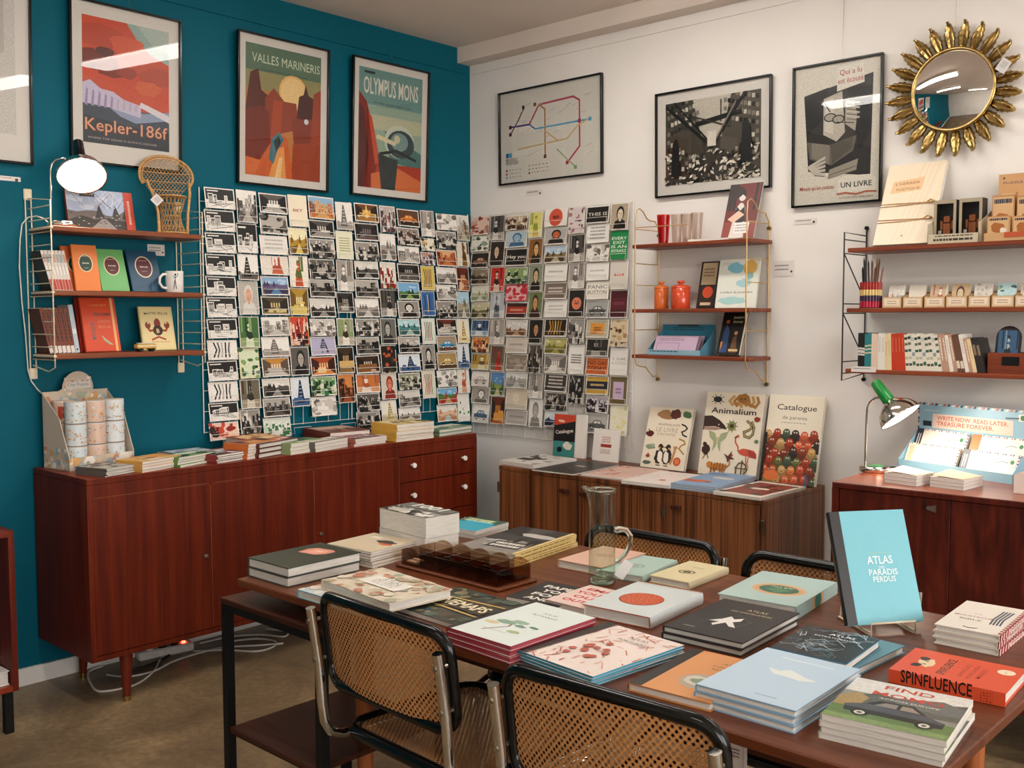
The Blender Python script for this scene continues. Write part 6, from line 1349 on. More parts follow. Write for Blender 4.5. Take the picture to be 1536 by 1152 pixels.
stack(3, z, (1011, 724), (1077, 732), (1067, 707), (1077, 741, 732), '#6a90bc', art_blueor, 'blue picture book with orange shape, {} of its pile', 'book', G1, .003, 1, None, 4, edge='#8fa8c0')
def art_green(a): a.rect(0, 0, 1, 1, '#e3d8ca'); scene_art(a, 12, ('#1f2416', '#3c4428', '#5a2a24', '#8a3a34'), 'blobs', (.08, .1, .92, .9)); a.blob(.5, .5, .2, '#e0d6c0', 3, .1)
stack(2, z, (1079, 737), (1145, 748), (1136, 720), (1145, 753, 748), '#e3d8ca', art_green, 'cream-bordered book with dark green picture, {} of two at the right end', 'book', G1, .002, .6, hard=False)
def stand2(bl, br, top, zb, back, t, cover, art, label, cat='book', group=None, lift=0, **kw):
    """a book standing on zb and leaning back; bl, br, top as in stand(), back: how far the head leans behind the foot"""
    A, B = at(*bl, 'z', zb), at(*br, 'z', zb); R = (B-A); w = R.length; R.normalize(); bk = V((-R.y, R.x, 0))
    P0 = A+bk*back; ry = CF+CR*((top[0]-768)/CAM_F)-CU*((top[1]-576)/CAM_F); k = (P0-CAM_C).dot(bk)/ry.dot(bk); TP = CAM_C+ry*k
    h = math.hypot(TP.z-zb, back); up = (V((0, 0, 1))*(TP.z-zb)+bk*back).normalized(); nz = R.cross(up)
    M = basis(A+R*(w/2)+up*(h/2)-nz*t+V((0, 0, t*max(0, nz.z)))+V((0, 0, lift)), R, up, nz)
    return book(M, w, h, t, cover, label, mk(art, w, h), cat, group, **kw)
def art_cat(a): a.rect(0, 0, 1, 1, '#1c1a1a'); a.rect(0, .68, 1, 1, '#c9442c'); a.rect(0, 0, 1, .36, '#3f8a84'); a.poly([(0, .72), (1, .86), (1, .5), (0, .34)], '#1c1a1a'); a.text('Catalogue', .5, .56, .13, '#efe6d6', .012, width=.82, rot=.14); a.blob(.66, .26, .2, '#e6dccb', 2, .14); a.blob(.3, .16, .12, '#1c1a1a', 3, .1); a.blob(.35, .84, .16, '#e6b8a8', 4, .05)
stand('y', (829, 686), (861, 688), (833, 621), z, .085, .068, .022, '#e6ddcf', art_cat, 'red, black and teal catalogue standing behind the grey magazines')
stand('y', (862, 687), (876, 688), (865, 622), z, .082, .066, .018, '#e9e2d8', None, 'white book standing right of the red and teal catalogue')
def art_wr(a): a.rect(0, 0, 1, 1, '#ece5dc'); a.rect(.3, .44, .72, .54, '#a83a2c'); a.lines(.34, .78, .68, 3, .07, '#d8a89a', .8); a.lines(.3, .38, .7, 3, .05, '#c8a89c', .6)
stand('y', (888, 691), (926, 695), (893, 643), z, .085, .066, .01, '#ece5dc', art_wr, 'small white book with red stripe standing against the white wall')
def critters(a, seed, title, tv, ts):
    a.rect(0, 0, 1, 1, '#e9dcc4'); g = random.Random(seed)
    br, dk, gr, rd = '#7c4a24', '#26201c', '#6a7c5a', '#b8452c'
    return g, br, dk, gr, rd
def art_book9(a):
    g, br, dk, gr, rd = critters(a, 1, 0, 0, 0)
    a.blob(.4, .88, .2, '#a87a52', 2, .09); a.blob(.62, .9, .12, '#5a2a20', 3, .1); a.blob(.88, .9, .1, '#4a6a48', 4, .07); a.blob(.1, .55, .09, '#5a1c18', 5, .06)
    a.text('ANIMALIUM', .5, .7, .05, '#8a7a68', width=.5); a.text('LE LIVRE', .48, .6, .09, '#b8a890', .004, width=.5); a.text("D'ACTIVITES", .48, .54, .05, '#9a8a74', width=.42)
    for x_, f in ((.4, 1), (.58, -1)):
        a.blob(x_, .2, .105, dk, 3, .15); a.blob(x_+.02*f, .19, .06, '#ece2d0', 4, .12); a.disc(x_, .355, .055, dk); a.poly([(x_+.04*f, .37), (x_+.11*f, .345), (x_+.04*f, .34)], dk); a.disc(x_-.02*f, .335, .02, '#d8a050'); a.rect(x_-.05, .045, x_+.05, .06, dk)
    sn = [(.8, .74), (.88, .72), (.93, .68), (.88, .64), (.82, .62), (.86, .57), (.94, .55)]; a.line(sn, .03, dk); sn2 = [(.8, .5), (.9, .48), (.94, .43), (.86, .4), (.82, .35), (.88, .31), (.94, .27)]; a.line(sn2, .035, '#c8a860'); a.line(sn2, .01, '#5a3a20')
    a.disc(.82, .14, .085, '#c8502c'); a.disc(.82, .14, .05, '#d87a4a'); a.blob(.16, .34, .12, '#8a9a7a', 7, .05); a.blob(.22, .37, .05, '#a8b49a', 9, .03); a.line([(.74, .34), (.72, .22), (.68, .1)], .05, '#b88a5a'); a.blob(.74, .36, .05, '#b88a5a', 3, .03); a.blob(.14, .08, .1, '#5a6a5a', 8, .04); a.poly([(.08, .18), (.14, .24), (.2, .18), (.14, .16)], '#8a3a2c'); a.line([(.06, .62), (.16, .52)], .02, '#5a1c18')
stand('y', (960, 701), (1025, 704), (974, 611), z, .13, .045, .02, '#e9dcc4', art_book9, 'smaller cream animal book with two black and white birds, standing')
def art_book10(a):
    g, br, dk, gr, rd = critters(a, 2, 0, 0, 0)
    arm = lambda pts, w_, c: a.line(pts, w_, c)
    for i in range(6):                                            # an octopus along the top
        u = .46+.08*i; arm([(.64, .9), (u, .86-.01*(i % 3)), (u+.05*(1 if i > 2 else -1), .9), (u+.02, .955)], .045, '#b07a38' if i % 2 else '#c89a58')
    a.blob(.64, .94, .1, '#a06a2c', 3, .075); a.disc(.61, .93, .012, dk); a.disc(.67, .93, .012, dk)
    a.disc(.2, .91, .075, dk, .045); [arm([(.2, .91), (.2+.13*math.cos(t), .91+.06*math.sin(t))], .01, dk) for t in (.6, 1.2, 2, 2.6, 3.8, 4.4, 5.2, 5.8)]
    a.text('Animalium', .5, .745, .09, dk, .012, width=.78)
    a.poly([(.0, .7), (.14, .71), (.28, .66), (.38, .6), (.42, .55), (.34, .56), (.2, .53), (.0, .53)], '#3a2620'); a.poly([(.02, .57), (.2, .585), (.32, .565), (.2, .53), (.02, .53)], '#bfa48e'); [arm([(.03, .54+.012*i), (.26, .55+.006*i)], .005, '#5a4438') for i in range(3)]; a.disc(.27, .605, .011, '#e6dccb')
    a.disc(.5, .6, .075, '#8a8a54'); [arm([(.5, .6), (.5+.1*math.cos(t*.7), .6+.075*math.sin(t*.7))], .012, '#6d7a44') for t in range(9)]; a.disc(.5, .6, .035, '#4a3a24')
    sn = [(.76, .67), (.82, .64), (.84, .59), (.78, .56), (.72, .54), (.74, .49), (.82, .48), (.87, .52), (.88, .6), (.84, .66)]; arm(sn, .04, '#4f4a2a'); arm(sn, .014, '#b8a868')
    for sgn in (-1, 1): a.poly([(.28, .4), (.28+sgn*.05, .5), (.28+sgn*.17, .53), (.28+sgn*.14, .45), (.28+sgn*.06, .4), (.28+sgn*.07, .28), (.28+sgn*.02, .34)], '#9aa882'); a.disc(.28+sgn*.1, .475, .018, '#c8a868')
    a.disc(.28, .42, .022, '#c9b48a', .055)
    arm([(.62, .48), (.59, .46), (.6, .41), (.65, .36), (.66, .31), (.72, .29)], .022, '#c8543c'); a.disc(.63, .485, .024, '#d2694e'); a.poly([(.63, .5), (.57, .47), (.6, .46)], dk)
    a.blob(.82, .3, .15, '#c8543c', 4, .06); a.poly([(.82, .34), (.97, .3), (.98, .24), (.86, .25)], '#a83a2c'); arm([(.8, .25), (.82, .14), (.79, .07)], .012, rd); arm([(.85, .25), (.83, .17), (.86, .13)], .012, rd)
    a.blob(.1, .29, .07, '#3a2418', 5, .08); a.blob(.07, .36, .035, '#3a2418', 6); arm([(.1, .24), (.06, .18)], .012, '#3a2418'); arm([(.13, .24), (.16, .19)], .012, '#3a2418')
    a.poly([(.42, .27), (.5, .24), (.56, .31), (.55, .24), (.62, .21), (.54, .205), (.5, .16), (.48, .21)], '#5a3430'); a.disc(.56, .255, .02, '#a83a2c')
    a.blob(.34, .105, .16, '#b8702c', 5, .05); a.blob(.2, .12, .06, '#c07a34', 6, .05); [arm([(.22+.05*i, .06), (.235+.05*i, .15)], .009, '#3a2010') for i in range(6)]; arm([(.47, .1), (.54, .14), (.53, .19)], .02, '#b8702c'); [arm([(x_, .08), (x_-.015, .02)], .026, '#a8642a') for x_ in (.24, .3, .4, .45)]
    an = [(.66, .05), (.66, .12), (.7, .17), (.76, .18), (.82, .15), (.84, .09), (.8, .05)]; arm(an, .022, '#5a5030'); arm([(.75, .2), (.75, .03)], .022, '#5a5030'); arm([(.64, .11), (.86, .11)], .016, '#5a5030'); a.blob(.92, .7, .05, '#8a2a20', 6, .04); a.blob(.95, .44, .035, '#6a7c5a', 9, .03)
stand('y', (1046.5, 706), (1133, 710), (1062, 589), z, .13, .05, .03, '#e9dcc4', art_book10, 'tall cream animal book with moth, pink bird and big cat, standing in the middle')
def art_book11(a):
    a.rect(0, 0, 1, 1, '#efe4cd'); a.text('Catalogue', .52, .83, .1, '#2f2a24', .006, width=.72); a.text('de parents', .5, .725, .065, '#8a7c68', .002, width=.45); a.lines(.26, .69, .72, 1, .02, '#b8a890', .5)
    g = random.Random(8)
    for row in range(6):
        for i in range(6):
            u = (i+.5*(row % 2)+.3)/6; v = .56-.1*row+g.uniform(-.02, .02); c = g.choice(('#c8542c', '#a83a1c', '#d87a3c', '#7c2a18', '#8a3a20', '#6a6a34', '#c89a5a', '#3a2a24', '#4a5a44', '#d8623a'))
            a.blob(u, v-.055, .1, hexmix(c, '#000000', .25), g.random(), .09); a.disc(u, v, .068, c, .066); a.disc(u-.02, v+.012, .014, '#efe6d0'); a.disc(u+.022, v+.012, .014, '#efe6d0'); a.disc(u-.02, v+.012, .006, '#1a1614'); a.disc(u+.022, v+.012, .006, '#1a1614'); a.rect(u-.018, v-.03, u+.018, v-.022, '#3a1410')
    a.blob(.2, .08, .14, '#e0763c', 3, .09); a.rect(0, 0, .05, .56, '#241c1a'); a.rect(.82, 0, .86, .12, '#3a5a8a')
stand('y', (1140, 717), (1222, 728), (1153, 592), z, .12, .035, .016, '#efe4cd', art_book11, 'tall cream book crowded with orange cartoon heads, standing at the right end', spine='#241c1a')

# ------------------------------------------------------------------ on the rosewood sideboard
z = CZ+.0015
b0 = at(1312, 707, 'z', z); dl = -b0.y
ax1 = toC*.36+(CR*.5-CU*.866)*.933
hd = at(1350, 624, 'y', -dl-.03)
Pz = lambda u, v: at(u, v, 'y', -dl)
stem = [V((Pz(1298, 690).x, -dl, z+.006)), Pz(1299, 660), Pz(1300, 625), Pz(1301, 612), Pz(1305, 603), Pz(1313, 597), hd-ax1.normalized()*.09]
cord2 = [V((b0.x-.05, b0.y+.03, z+.008)), V((b0.x-.08, b0.y+.08, z+.004)), V((CP.x+.06, -.2, z+.004)), V((CP.x-.012, -.18, z-.03)), V((CP.x-.012, -.1, .6)), V((CP.x-.03, -.05, .45)), V((CP.x-.05, -.03, .2))]
lamp('chrome desk lamp with green handle, lit, on the rosewood sideboard', (b0.x, b0.y, z), stem, hd, ax1, .08, 'felt', (cord2, 'black_cord'), .08)
# airmail envelope display
A, B = at(1347, 701, 'z', z), at(1519, 727, 'z', z); X = (B-A).normalized(); bk = V((-X.y, X.x, 0)); w = (B-A).length; M0 = basis(A+X*(w/2), X, bk, V((0, 0, 1))); dp = .12
r = thing('envelope_display', 'light blue airmail cardboard display with red lettered header, on the rosewood sideboard', 'display stand', M0)
m = MB(); bl = '#8fbcd0'; m.box((-w/2, 0, 0), (w/2, dp, .003), bl); m.box((-w/2, 0, .003), (w/2, .003, .034), bl)
Hh = .252; hw = w*.5
m.M = basis(V((0, dp-.004, 0)), V((1, 0, 0)), V((0, 0, 1)), V((0, -1, 0))); m.prism([(-hw, .003), (hw, .003), (hw, Hh), (-hw, Hh)], 0, .003, bl)
a = Art(2*hw, Hh)
for i in range(26):
    u = i/26; a.poly([(u, .965), (u+.02, .965), (u+.03, 1), (u+.01, 1)], ('#c8593c', '#2f3f5a', '#e6ded2')[i % 3])
for i in range(12):
    v = .4+i*.048
    for e in (0, .985): a.rect(e, v, e+.015, v+.03, ('#c8593c', '#2f3f5a', '#e6ded2')[i % 3])
a.rect(.14, .62, .84, .84, '#e6cdbf'); a.text('WRITE NOW. READ LATER.', .49, .75, .034, '#c05a3c', .012, width=.62); a.text('TREASURE FOREVER.', .43, .665, .034, '#c05a3c', .012, width=.5); a.rect(.05, .64, .13, .72, '#22303f'); a.rect(.88, .84, .95, .94, '#e9e4d6'); a.disc(.915, .89, .02, '#2f7a44'); a.line([(.78, .87), (.88, .88)], .012, '#4a5a64'); a.rect(.06, .87, .2, .9, '#a8ccd8')
a.emit(m, T(0, Hh/2, .003)); m.M = None
for s in (-1, 1):
    m.M = basis(V((s*(w/2-.0015), 0, 0)), V((0, 1, 0)), V((0, 0, 1)), V((1, 0, 0))); m.prism([(0, .003), (dp-.004, .003), (dp-.004, .15), (0, .034)], -.0015, .0015, bl); m.M = None
m.build('display_box', 'ink', r)
def air_art(k):
    def f(a):
        a.rect(0, 0, 1, 1, ['#e9e4d8', '#eae2d6', '#f0e4d4', '#c3d4d8'][k])
        for i in range(22): u = i/22; a.poly([(u, .94), (u+.02, .94), (u+.03, 1), (u+.012, 1)], ('#c8593c', '#2f3f5a', '#e6ded2')[i % 3])
        for i in range(8): a.rect(.97, i/8, 1, i/8+.06, ('#c8593c', '#2f3f5a')[i % 2])
        if k in (0, 3): a.rect(0, 0, .13, 1, '#26303f'); a.rect(.04, .3, .055, .8, '#e6e0d6'); a.rect(.08, .3, .095, .8, '#e6e0d6')
        if k == 1: a.rect(0, 0, .17, 1, '#d8743a')
        if k == 2: a.rect(.04, .06, .13, .9, '#e3c9a4')
        a.rect(.84, .55, .94, .86, '#eae6da'); a.disc(.89, .7, .035, '#2f7a44' if k != 2 else '#c8a890'); a.line([(.62, .62), (.72, .7), (.82, .66)], .012, '#8a9498')
        if k == 3: a.rect(.3, .1, .82, .32, '#efe6dc'); a.lines(.36, .26, .76, 1, .08, '#c8694c', .8)
        if k == 2: a.rect(.74, .5, .84, .84, '#d8c9b8')
    return f
for k, (x, y, zz, lab) in enumerate(((-.25, dp*.72, .082, 'airmail envelope pack with dark end, back row left, in the blue display'), (.25, dp*.72, .082, 'airmail envelope pack with orange end, back row right, in the blue display'), (-.25, dp*.3, .03, 'brightly lit cream airmail envelope pack, front row left, in the blue display'), (.25, dp*.3, .03, 'pale blue airmail envelope pack with dark end, front row right, blue display'))):
    ew, eh = w*.47, .1; m = MB(); m.box((-ew/2, 0, -.012), (ew/2, eh, 0), '#d9d2c6'); a = Art(ew, eh); air_art(k)(a); a.emit(m, T(0, eh/2, 0))
    o = m.build('envelope_pack', 'ink'); o.matrix_world = M0 @ T(x*w, y-.02, zz-.024) @ Matrix.Rotation(math.radians(66), 4, 'X'); tag(o, lab, 'envelope pack', 'airmail envelope packs')
G1 = 'wrapped notepads on the rosewood sideboard'
for (L, Nn, Tt, near, nm) in (((1333, 708), (1377, 715), (1352, 702), (1377, 730.5, 714.5), 'left'), ((1403, 715), (1450, 722), (1420, 707), (1450, 737, 721.5), 'right')):
    def art_pad(a): a.rect(0, 0, 1, 1, '#e3d6cc'); a.rect(.1, .1, .9, .9, '#e9e0d8')
    zt = stack(3, z, L, Nn, Tt, near, '#cfc2bf', art_pad, 'wrapped notepad, {} of the '+nm+' pile before the airmail display', 'notepad', G1, .002, .8, None, 3, hard=False, edge='#b8a8a8', spine='#8a7c7c')
    x, y, g, w_, h_ = flatM(zt, L, Nn, Tt); m = MB(); m.grid(lambda u, v: ((u-.5)*w_*.9, (v-.5)*h_*.9, .001+.012*(1-u)*(v*.5+.5)), 6, 4, '#efd9b8'); m.grid(lambda u, v: ((u-.5)*w_*.9, (.5-v)*h_*.9, .0004+.012*(1-u)*((1-v)*.5+.5)), 6, 4, '#efd9b8'); o = m.build('loose_card', 'ink'); o.matrix_world = T(x, y, zt) @ RZ(g); tag(o, 'curled cream card lying on the '+nm+' pile of wrapped notepads', 'card')
A = at(1520, 740, 'z', z); m = MB(); m.box((0, 0, 0), (.09, .12, .062), '#e6d8cc', 0, .001); m.box((.002, .002, .0622), (.088, .118, .064), '#c8a898'); o = m.build('white_box', 'ink'); o.matrix_world = T(A.x, A.y, z); tag(o, 'pale pink-white box at the right edge of the rosewood sideboard', 'box')

# ------------------------------------------------------------------ low shelf unit at the left edge, cables on the floor
r = thing('low_shelf_unit', 'end of a low dark wooden shelf on black legs, at the left edge', 'shelf unit', T(0, 0, 0))
y1 = -2.715; x1 = .465
m = MB(); m.box((.03, y1-.02, .15), (x1, y1, .715)); m.build('side_panel', 'teak', r)
m = MB(); m.box((.03, y1-1.2, .15), (x1, y1-.02, .17)); m.build('bottom_board', 'teak_side', r)
m = MB(); m.box((.03, y1-1.2, .695), (x1, y1-.02, .715)); m.build('top_board', 'teak_side', r)
for y in (y1-.03, y1-1.15):
    for x in (.07, x1-.025): m = MB(); m.box((x-.014, y-.014, 0), (x+.014, y+.014, .15)); m.build('leg', 'black_metal', r)
book(T(x1-.12, y1-.09, .1705) @ RZ(.02), .2, .13, .05, '#e6e2dc', 'white box-like book on the bottom of the low shelf at the left edge', None, 'book', edge='#d8e0dc')
A, B = at(206, 991, 'z', 0), at(289, 974, 'z', 0); ang = math.atan2(B.y-A.y, B.x-A.x); L = (B-A).length
r = thing('power_strip', 'white power strip with red light on the floor under the red-brown sideboard', 'power strip', T(*((A+B)/2)) @ RZ(ang))
m = MB(); m.box((-L/2, -.025, 0), (L/2, .025, .038), None, 0, .006); m.build('body', 'cord', r)
m = MB(); m.box((L/2-.05, -.008, .0385), (L/2-.03, .008, .046), None, 0, .003); m.build('switch_light', 'led', r)
for i in range(3): m = MB(); x = -L/2+.05+.055*i; m.tube([(x, 0, .0382), (x, 0, .062)], .018, 14); m.build('plug', 'black_metal' if i else 'cord', r)
def cable(pts, rad, mat, label):
    P_ = [at(u, v, 'z', zz) for u, v, zz in pts]; P_ = [V((max(p.x, .035), p.y, p.z)) for p in P_]; Q_ = []
    for i in range(len(P_)-1):
        p0, p1, p2, p3 = P_[max(i-1, 0)], P_[i], P_[i+1], P_[min(i+2, len(P_)-1)]
        for k in range(6):
            t = k/6; Q_.append(.5*((2*p1)+(p2-p0)*t+(2*p0-5*p1+4*p2-p3)*t*t+(3*p1-p0-3*p2+p3)*t**3))
    Q_.append(P_[-1]); m = MB(); m.tube(Q_, rad, 7); o = m.build('cable', mat); return tag(o, label, 'cable', 'cables under the red-brown sideboard')
h = .005
cable([(245, 965, h), (240, 990, h), (232, 1005, h), (212, 1022, h), (190, 1031, h), (150, 1037, h), (136, 1025, h), (133, 1008, h), (140, 992, h)], .0045, 'cord', 'white cable looping in front of the sideboard leg')
cable([(160, 1012, h), (190, 1015, h), (230, 1007, h), (265, 990, h), (330, 972, h), (390, 968, h), (425, 965, h)], .0045, 'cord', 'long white cable running right from the power strip')
cable([(290, 977, h), (340, 975, h), (385, 977, h), (410, 970, h), (412, 962, h), (385, 958, h), (345, 962, h)], .0045, 'cord', 'white cable coiled behind the small black-legged table')
cable([(300, 965, h), (345, 955, h), (390, 952, h), (425, 955, h), (430, 948, h), (400, 943, h)], .004, 'cord', 'white cable far back under the red-brown sideboard')
cable([(185, 1005, h), (215, 1000, h), (250, 985, h), (262, 968, h), (275, 962, h)], .004, 'black_cord', 'black cable beside the power strip')
# ------------------------------------------------------------------ the display table
TZ = .72
TX0, TX1, TY0, TY1 = 1.625, 3.535, -2.565, -1.59
r = thing('table', 'long brown wooden table covered with books', 'table', T(0, 0, 0))
m = MB(); m.box((TX0, TY0, TZ-.022), (TX1, TY1, TZ), None, 0, .003); m.build('table_top', 'table_wood', r)
for x, y in ((1.93, -2.36), (3.36, -2.36), (1.93, -1.8), (3.36, -1.8)): m = MB(); m.tube([(x, y, 0), (x, y, TZ-.1)], [.02, .028], 14); m.build('leg', 'pine_leg', r)
m = MB(); m.box((1.85, -2.42, TZ-.1), (3.44, -2.4, TZ-.022)); m.box((1.85, -1.76, TZ-.1), (3.44, -1.74, TZ-.022)); m.box((1.85, -2.4, TZ-.1), (1.87, -1.76, TZ-.022)); m.box((3.42, -2.4, TZ-.1), (3.44, -1.76, TZ-.022)); m.build('apron', 'dark_wood', r)
# side table
r = thing('side_table', 'small dark side table on black metal legs, under the left end of the long table', 'side table', T(0, 0, 0))
SX0, SX1, SYa, SYb, SZ = 1.553, 2.02, -2.575, -2.13, .655
m = MB(); m.box((SX0, SYa, SZ-.016), (SX1, SYb, SZ), None, 0, .002); m.build('table_top', 'dark_wood', r)
for x in (SX0+.014, SX1-.014):
    for y in (SYa+.014, SYb-.014): m = MB(); m.box((x-.0125, y-.0125, 0), (x+.0125, y+.0125, SZ-.036)); m.build('leg', 'black_metal', r)
m = MB(); m.box((SX0+.002, SYa+.002, SZ-.036), (SX1-.002, SYa+.026, SZ-.016)); m.box((SX0+.002, SYb-.026, SZ-.036), (SX1-.002, SYb-.002, SZ-.016)); m.box((SX0+.002, SYa+.026, SZ-.036), (SX0+.026, SYb-.026, SZ-.016)); m.box((SX1-.026, SYa+.026, SZ-.036), (SX1-.002, SYb-.026, SZ-.016))
m.build('frame', 'black_metal', r)
for y in (SYa+.014, SYb-.014): m = MB(); m.box((SX0+.026, y-.004, .26), (SX1-.026, y+.004, .268)); m.build('stretcher', 'black_metal', r)
m = MB(); m.box((SX0+.03, SYa+.004, .268), (SX1-.03, SYb-.004, .282)); m.build('lower_shelf', 'dark_wood', r)
# hanging notice under the table edge
A = at(1083, 1110, 'y', -2.425); B = at(1119, 1120, 'y', -2.425); m = MB(); w = B.x-A.x; hn = .13; m.box((-w/2, -.0008, -hn), (w/2, 0, 0), '#d8cfc9'); a = Art(w, hn); a.lines(.1, .92, .7, 3, .05, '#7a726c', .5); a.lines(.1, .5, .4, 4, .07, '#8a827c', .5); a.rect(.86, 0, .88, 1, '#9a928c'); a.emit(m, basis(V((0, -.0009, -hn/2)), V((1, 0, 0)), V((0, 0, 1)), V((0, -1, 0))))
o = m.build('paper_notice', 'ink'); o.matrix_world = T((A.x+B.x)/2, -2.4205, A.z); tag(o, 'white printed paper notice hanging below the near edge of the table', 'notice')

# ------------------------------------------------------------------ cane chairs
def arcpts(c, r0, a0, a1, n): return [(c[0]+r0*math.cos(a0+(a1-a0)*i/n), c[1]+r0*math.sin(a0+(a1-a0)*i/n)) for i in range(n+1)]
def rrect(hw, hh, r, n=6):
    P = []
    for cx, cy, a in ((hw-r, hh-r, 0), (-hw+r, hh-r, PI/2), (-hw+r, -hh+r, PI), (hw-r, -hh+r, 1.5*PI)): P += arcpts((cx, cy), r, a, a+PI/2, n)
    return P
BW2, BH2, BZC = .235, .112, .662
def back_pt(x, zz): return (x, -.262-.12*(zz-BZC)+.03*(1-(x/.24)**2)*-1, zz)
def make_chair(M, label):
    r = thing('cane_chair', label, 'chair', M, 'cane chairs around the table')
    m = MB(); m.tube([back_pt(x, BZC+v) for x, v in rrect(BW2, BH2, .05)], .014, 10, closed=True); m.build('back_frame', 'lacquer', r)
    m = MB(); fx, fz = BW2-.006, BH2-.006; m.grid(lambda u, v: back_pt((u*2-1)*fx, BZC+(v*2-1)*fz), 14, 6, uv=lambda u, v: (u*2*fx, v*2*fz)); m.build('back_cane', 'cane', r)
    m = MB(); SW, SD = .236, .215
    pts = rrect(SW, SD, .06); m.tube([(x, y, .417) for x, y in pts], .017, 10, closed=True); m.build('seat_frame', 'lacquer', r)
    m = MB(); m.grid(lambda u, v: ((u*2-1)*(SW-.008), (v*2-1)*(SD-.008), 0.423-.006*math.sin(PI*u)*math.sin(PI*v)), 10, 10, uv=lambda u, v: (u*2*SW, v*2*SD)); m.build('seat_cane', 'cane', r)
    m = MB(); R_ = .0125; TW = .24
    def side(s):
        x = s*TW
        return [(x, -.311, .742), (x, -.304, .70), (x, -.289, .6), (x, -.281, .50), (x, -.275, .45), (x, -.258, .418), (x, -.225, .402), (x, -.12, .399), (x, .1, .399), (x, .2, .399), (x, .232, .39), (x, .25, .366), (x, .255, .33), (x, .255, .08), (x, .248, .04), (x, .23, .018), (x, .2, .0125), (x, 0, .0125), (x, -.2, .0125)]
    P = side(-1); e = [(-TW, -.23, .0125), (-TW+.02, -.252, .0125), (-TW+.05, -.26, .0125)]
    full = P+e+[(-x, y, z) for x, y, z in e[::-1]]+side(1)[::-1]
    m.tube(full, R_, 12); m.build('chrome_tube', 'chrome', r)
    for s in (-1, 1):
        for zz in (.71, .61): m = MB(); y = -.3055 if zz > .65 else -.29; m.tube([(s*TW, y+.02, zz), (s*TW, y, zz), (s*TW, y-.0155, zz)], .0058, 8); m.build('screw', 'steel', r)
    return r
NEARY = -2.64+.28
c1 = make_chair(T(2.335, NEARY+.012, 0) @ RZ(math.radians(-3)), 'cane chair at near left, its back to the camera, beside the small side table')
dup(c1, T(2.995, NEARY-.04, 0) @ RZ(math.radians(2.5)), 'cane chair at near right, its back cut by the bottom edge')
dup(c1, T(2.315, -1.60-.222, 0) @ RZ(math.radians(180)), 'cane chair behind the table, with the glass jug in front of its back')
dup(c1, T(2.88, -1.60-.212, 0) @ RZ(math.radians(180)), 'cane chair behind the table, partly hidden by the upright light blue book')

# ------------------------------------------------------------------ books on the table
z = TZ+.0004; G1 = 'books on the table'
def st(n, L, Nn, Tt, near, cover, art, lab, **kw):
    d = dict(jit=.005, jang=1.5, seed=3); d.update(kw); return stack(n, kw.pop('zz', z), L, Nn, Tt, near, cover, art, lab, d.pop('cat', 'book'), d.pop('group', G1), d.pop('jit'), d.pop('jang'), d.pop('size', None), d.pop('seed'), **{k: v for k, v in d.items() if k not in ('zz',)})
def a1(a): a.rect(0, 0, 1, 1, '#3d4234'); [a.rect(0, q*.04, 1, q*.04+.012, '#343a2c') for q in range(25)]; a.poly([(.28, .52), (.62, .56), (.72, .66), (.72, .8), (.6, .84), (.3, .8), (.22, .7)], '#d88a74'); a.poly([(.32, .56), (.6, .6), (.66, .7), (.58, .79), (.34, .76)], '#e6a48c'); a.blob(.5, .7, .08, '#f0c0a8', 3, .05)
st(2, (377.5, 836), (432, 853.5), (480.6, 812.6), (435, 884, 854), '#3d4234', a1, 'dark green book with pink shape, {} of the two at the table corner', edge='#4a4a40')
def a2(a): a.rect(0, 0, 1, 1, '#cdbb9e'); a.blob(.68, .62, .2, '#3a2a22', 2, .1); a.blob(.78, .5, .14, '#c8542c', 3, .06); a.rect(.2, .72, .42, .84, '#e0d4be'); a.lines(.2, .8, .42, 2, .06, '#efe6d6')
st(6, (497, 815), (557, 830), (561, 797.6), (556, 854, 830), '#cdbb9e', a2, 'thin beige magazine, {} of the pile beside the thick white blocks', hard=False, cat='magazine', edge='#8a7a64')
def a3(a): a.rect(0, 0, 1, 1, '#3a3a36'); scene_art(a, 5, BW, 'crowd', (0, 0, 1, .6)); a.rect(0, .55, 1, 1, '#6a6a62'); a.text('1001', .5, .7, .2, '#e9e4da', .02, width=.6); a.blob(.3, .2, .2, '#b8b0a4', 3, .1)
st(2, (566, 762), (640, 777), (617.5, 754.5), (640, 838, 777), '#35332f', a3, 'very thick white-paged paperback, {} of two at the back of the table', hard=False, edge='#cfc8be', jit=.008)
def a4(a): a.rect(0, 0, 1, 1, '#2fa0b8'); a.rect(0, .6, 1, 1, '#2a5a44'); a.lines(.1, .9, .8, 2, .12, '#d8d8a8', .7); a.rect(.2, .6, .9, .7, '#3fb4c8')
st(2, (664, 787), (714, 798.5), (704, 773), (714, 811, 798.5), '#2f90a8', a4, 'turquoise paperback, {} of two right of the thick white blocks', hard=False, edge='#e6e0da')
def a5(a): scene_art(a, 6, ('#1c1a18', '#3a3632', '#4a4642', '#8a847c'), 'land'); a.blob(.35, .3, .3, '#b8b0a8', 4, .12); a.rect(.14, .62, .7, .86, '#26231f'); a.lines(.18, .82, .66, 2, .09, '#e6dfd2', .7); a.rect(0, 0, .06, 1, '#e3c884')
def sp5(a): a.rect(0, 0, 1, 1, '#e3c884'); a.lines(.08, .7, .9, 1, .3, '#8a7038', .8)
st(3, (868, 801), (782, 790), (771, 830.5), (773, 850, 830.5), '#3a3632', a5, 'yellow-spined book with dark photo cover, {} of three', spine='#e3c884', jit=.006, edge='#e6d8b0', spine_fn=sp5)
def a6b(a): a.rect(0, 0, 1, 1, '#b8c8c8'); speck(a, 30, 4)
zt = st(1, (448, 884), (545, 913), (540, 861), .022, '#c3d4d8', a6b, 'pale blue book lying under the cream floral atlas', edge='#7fb0c8')
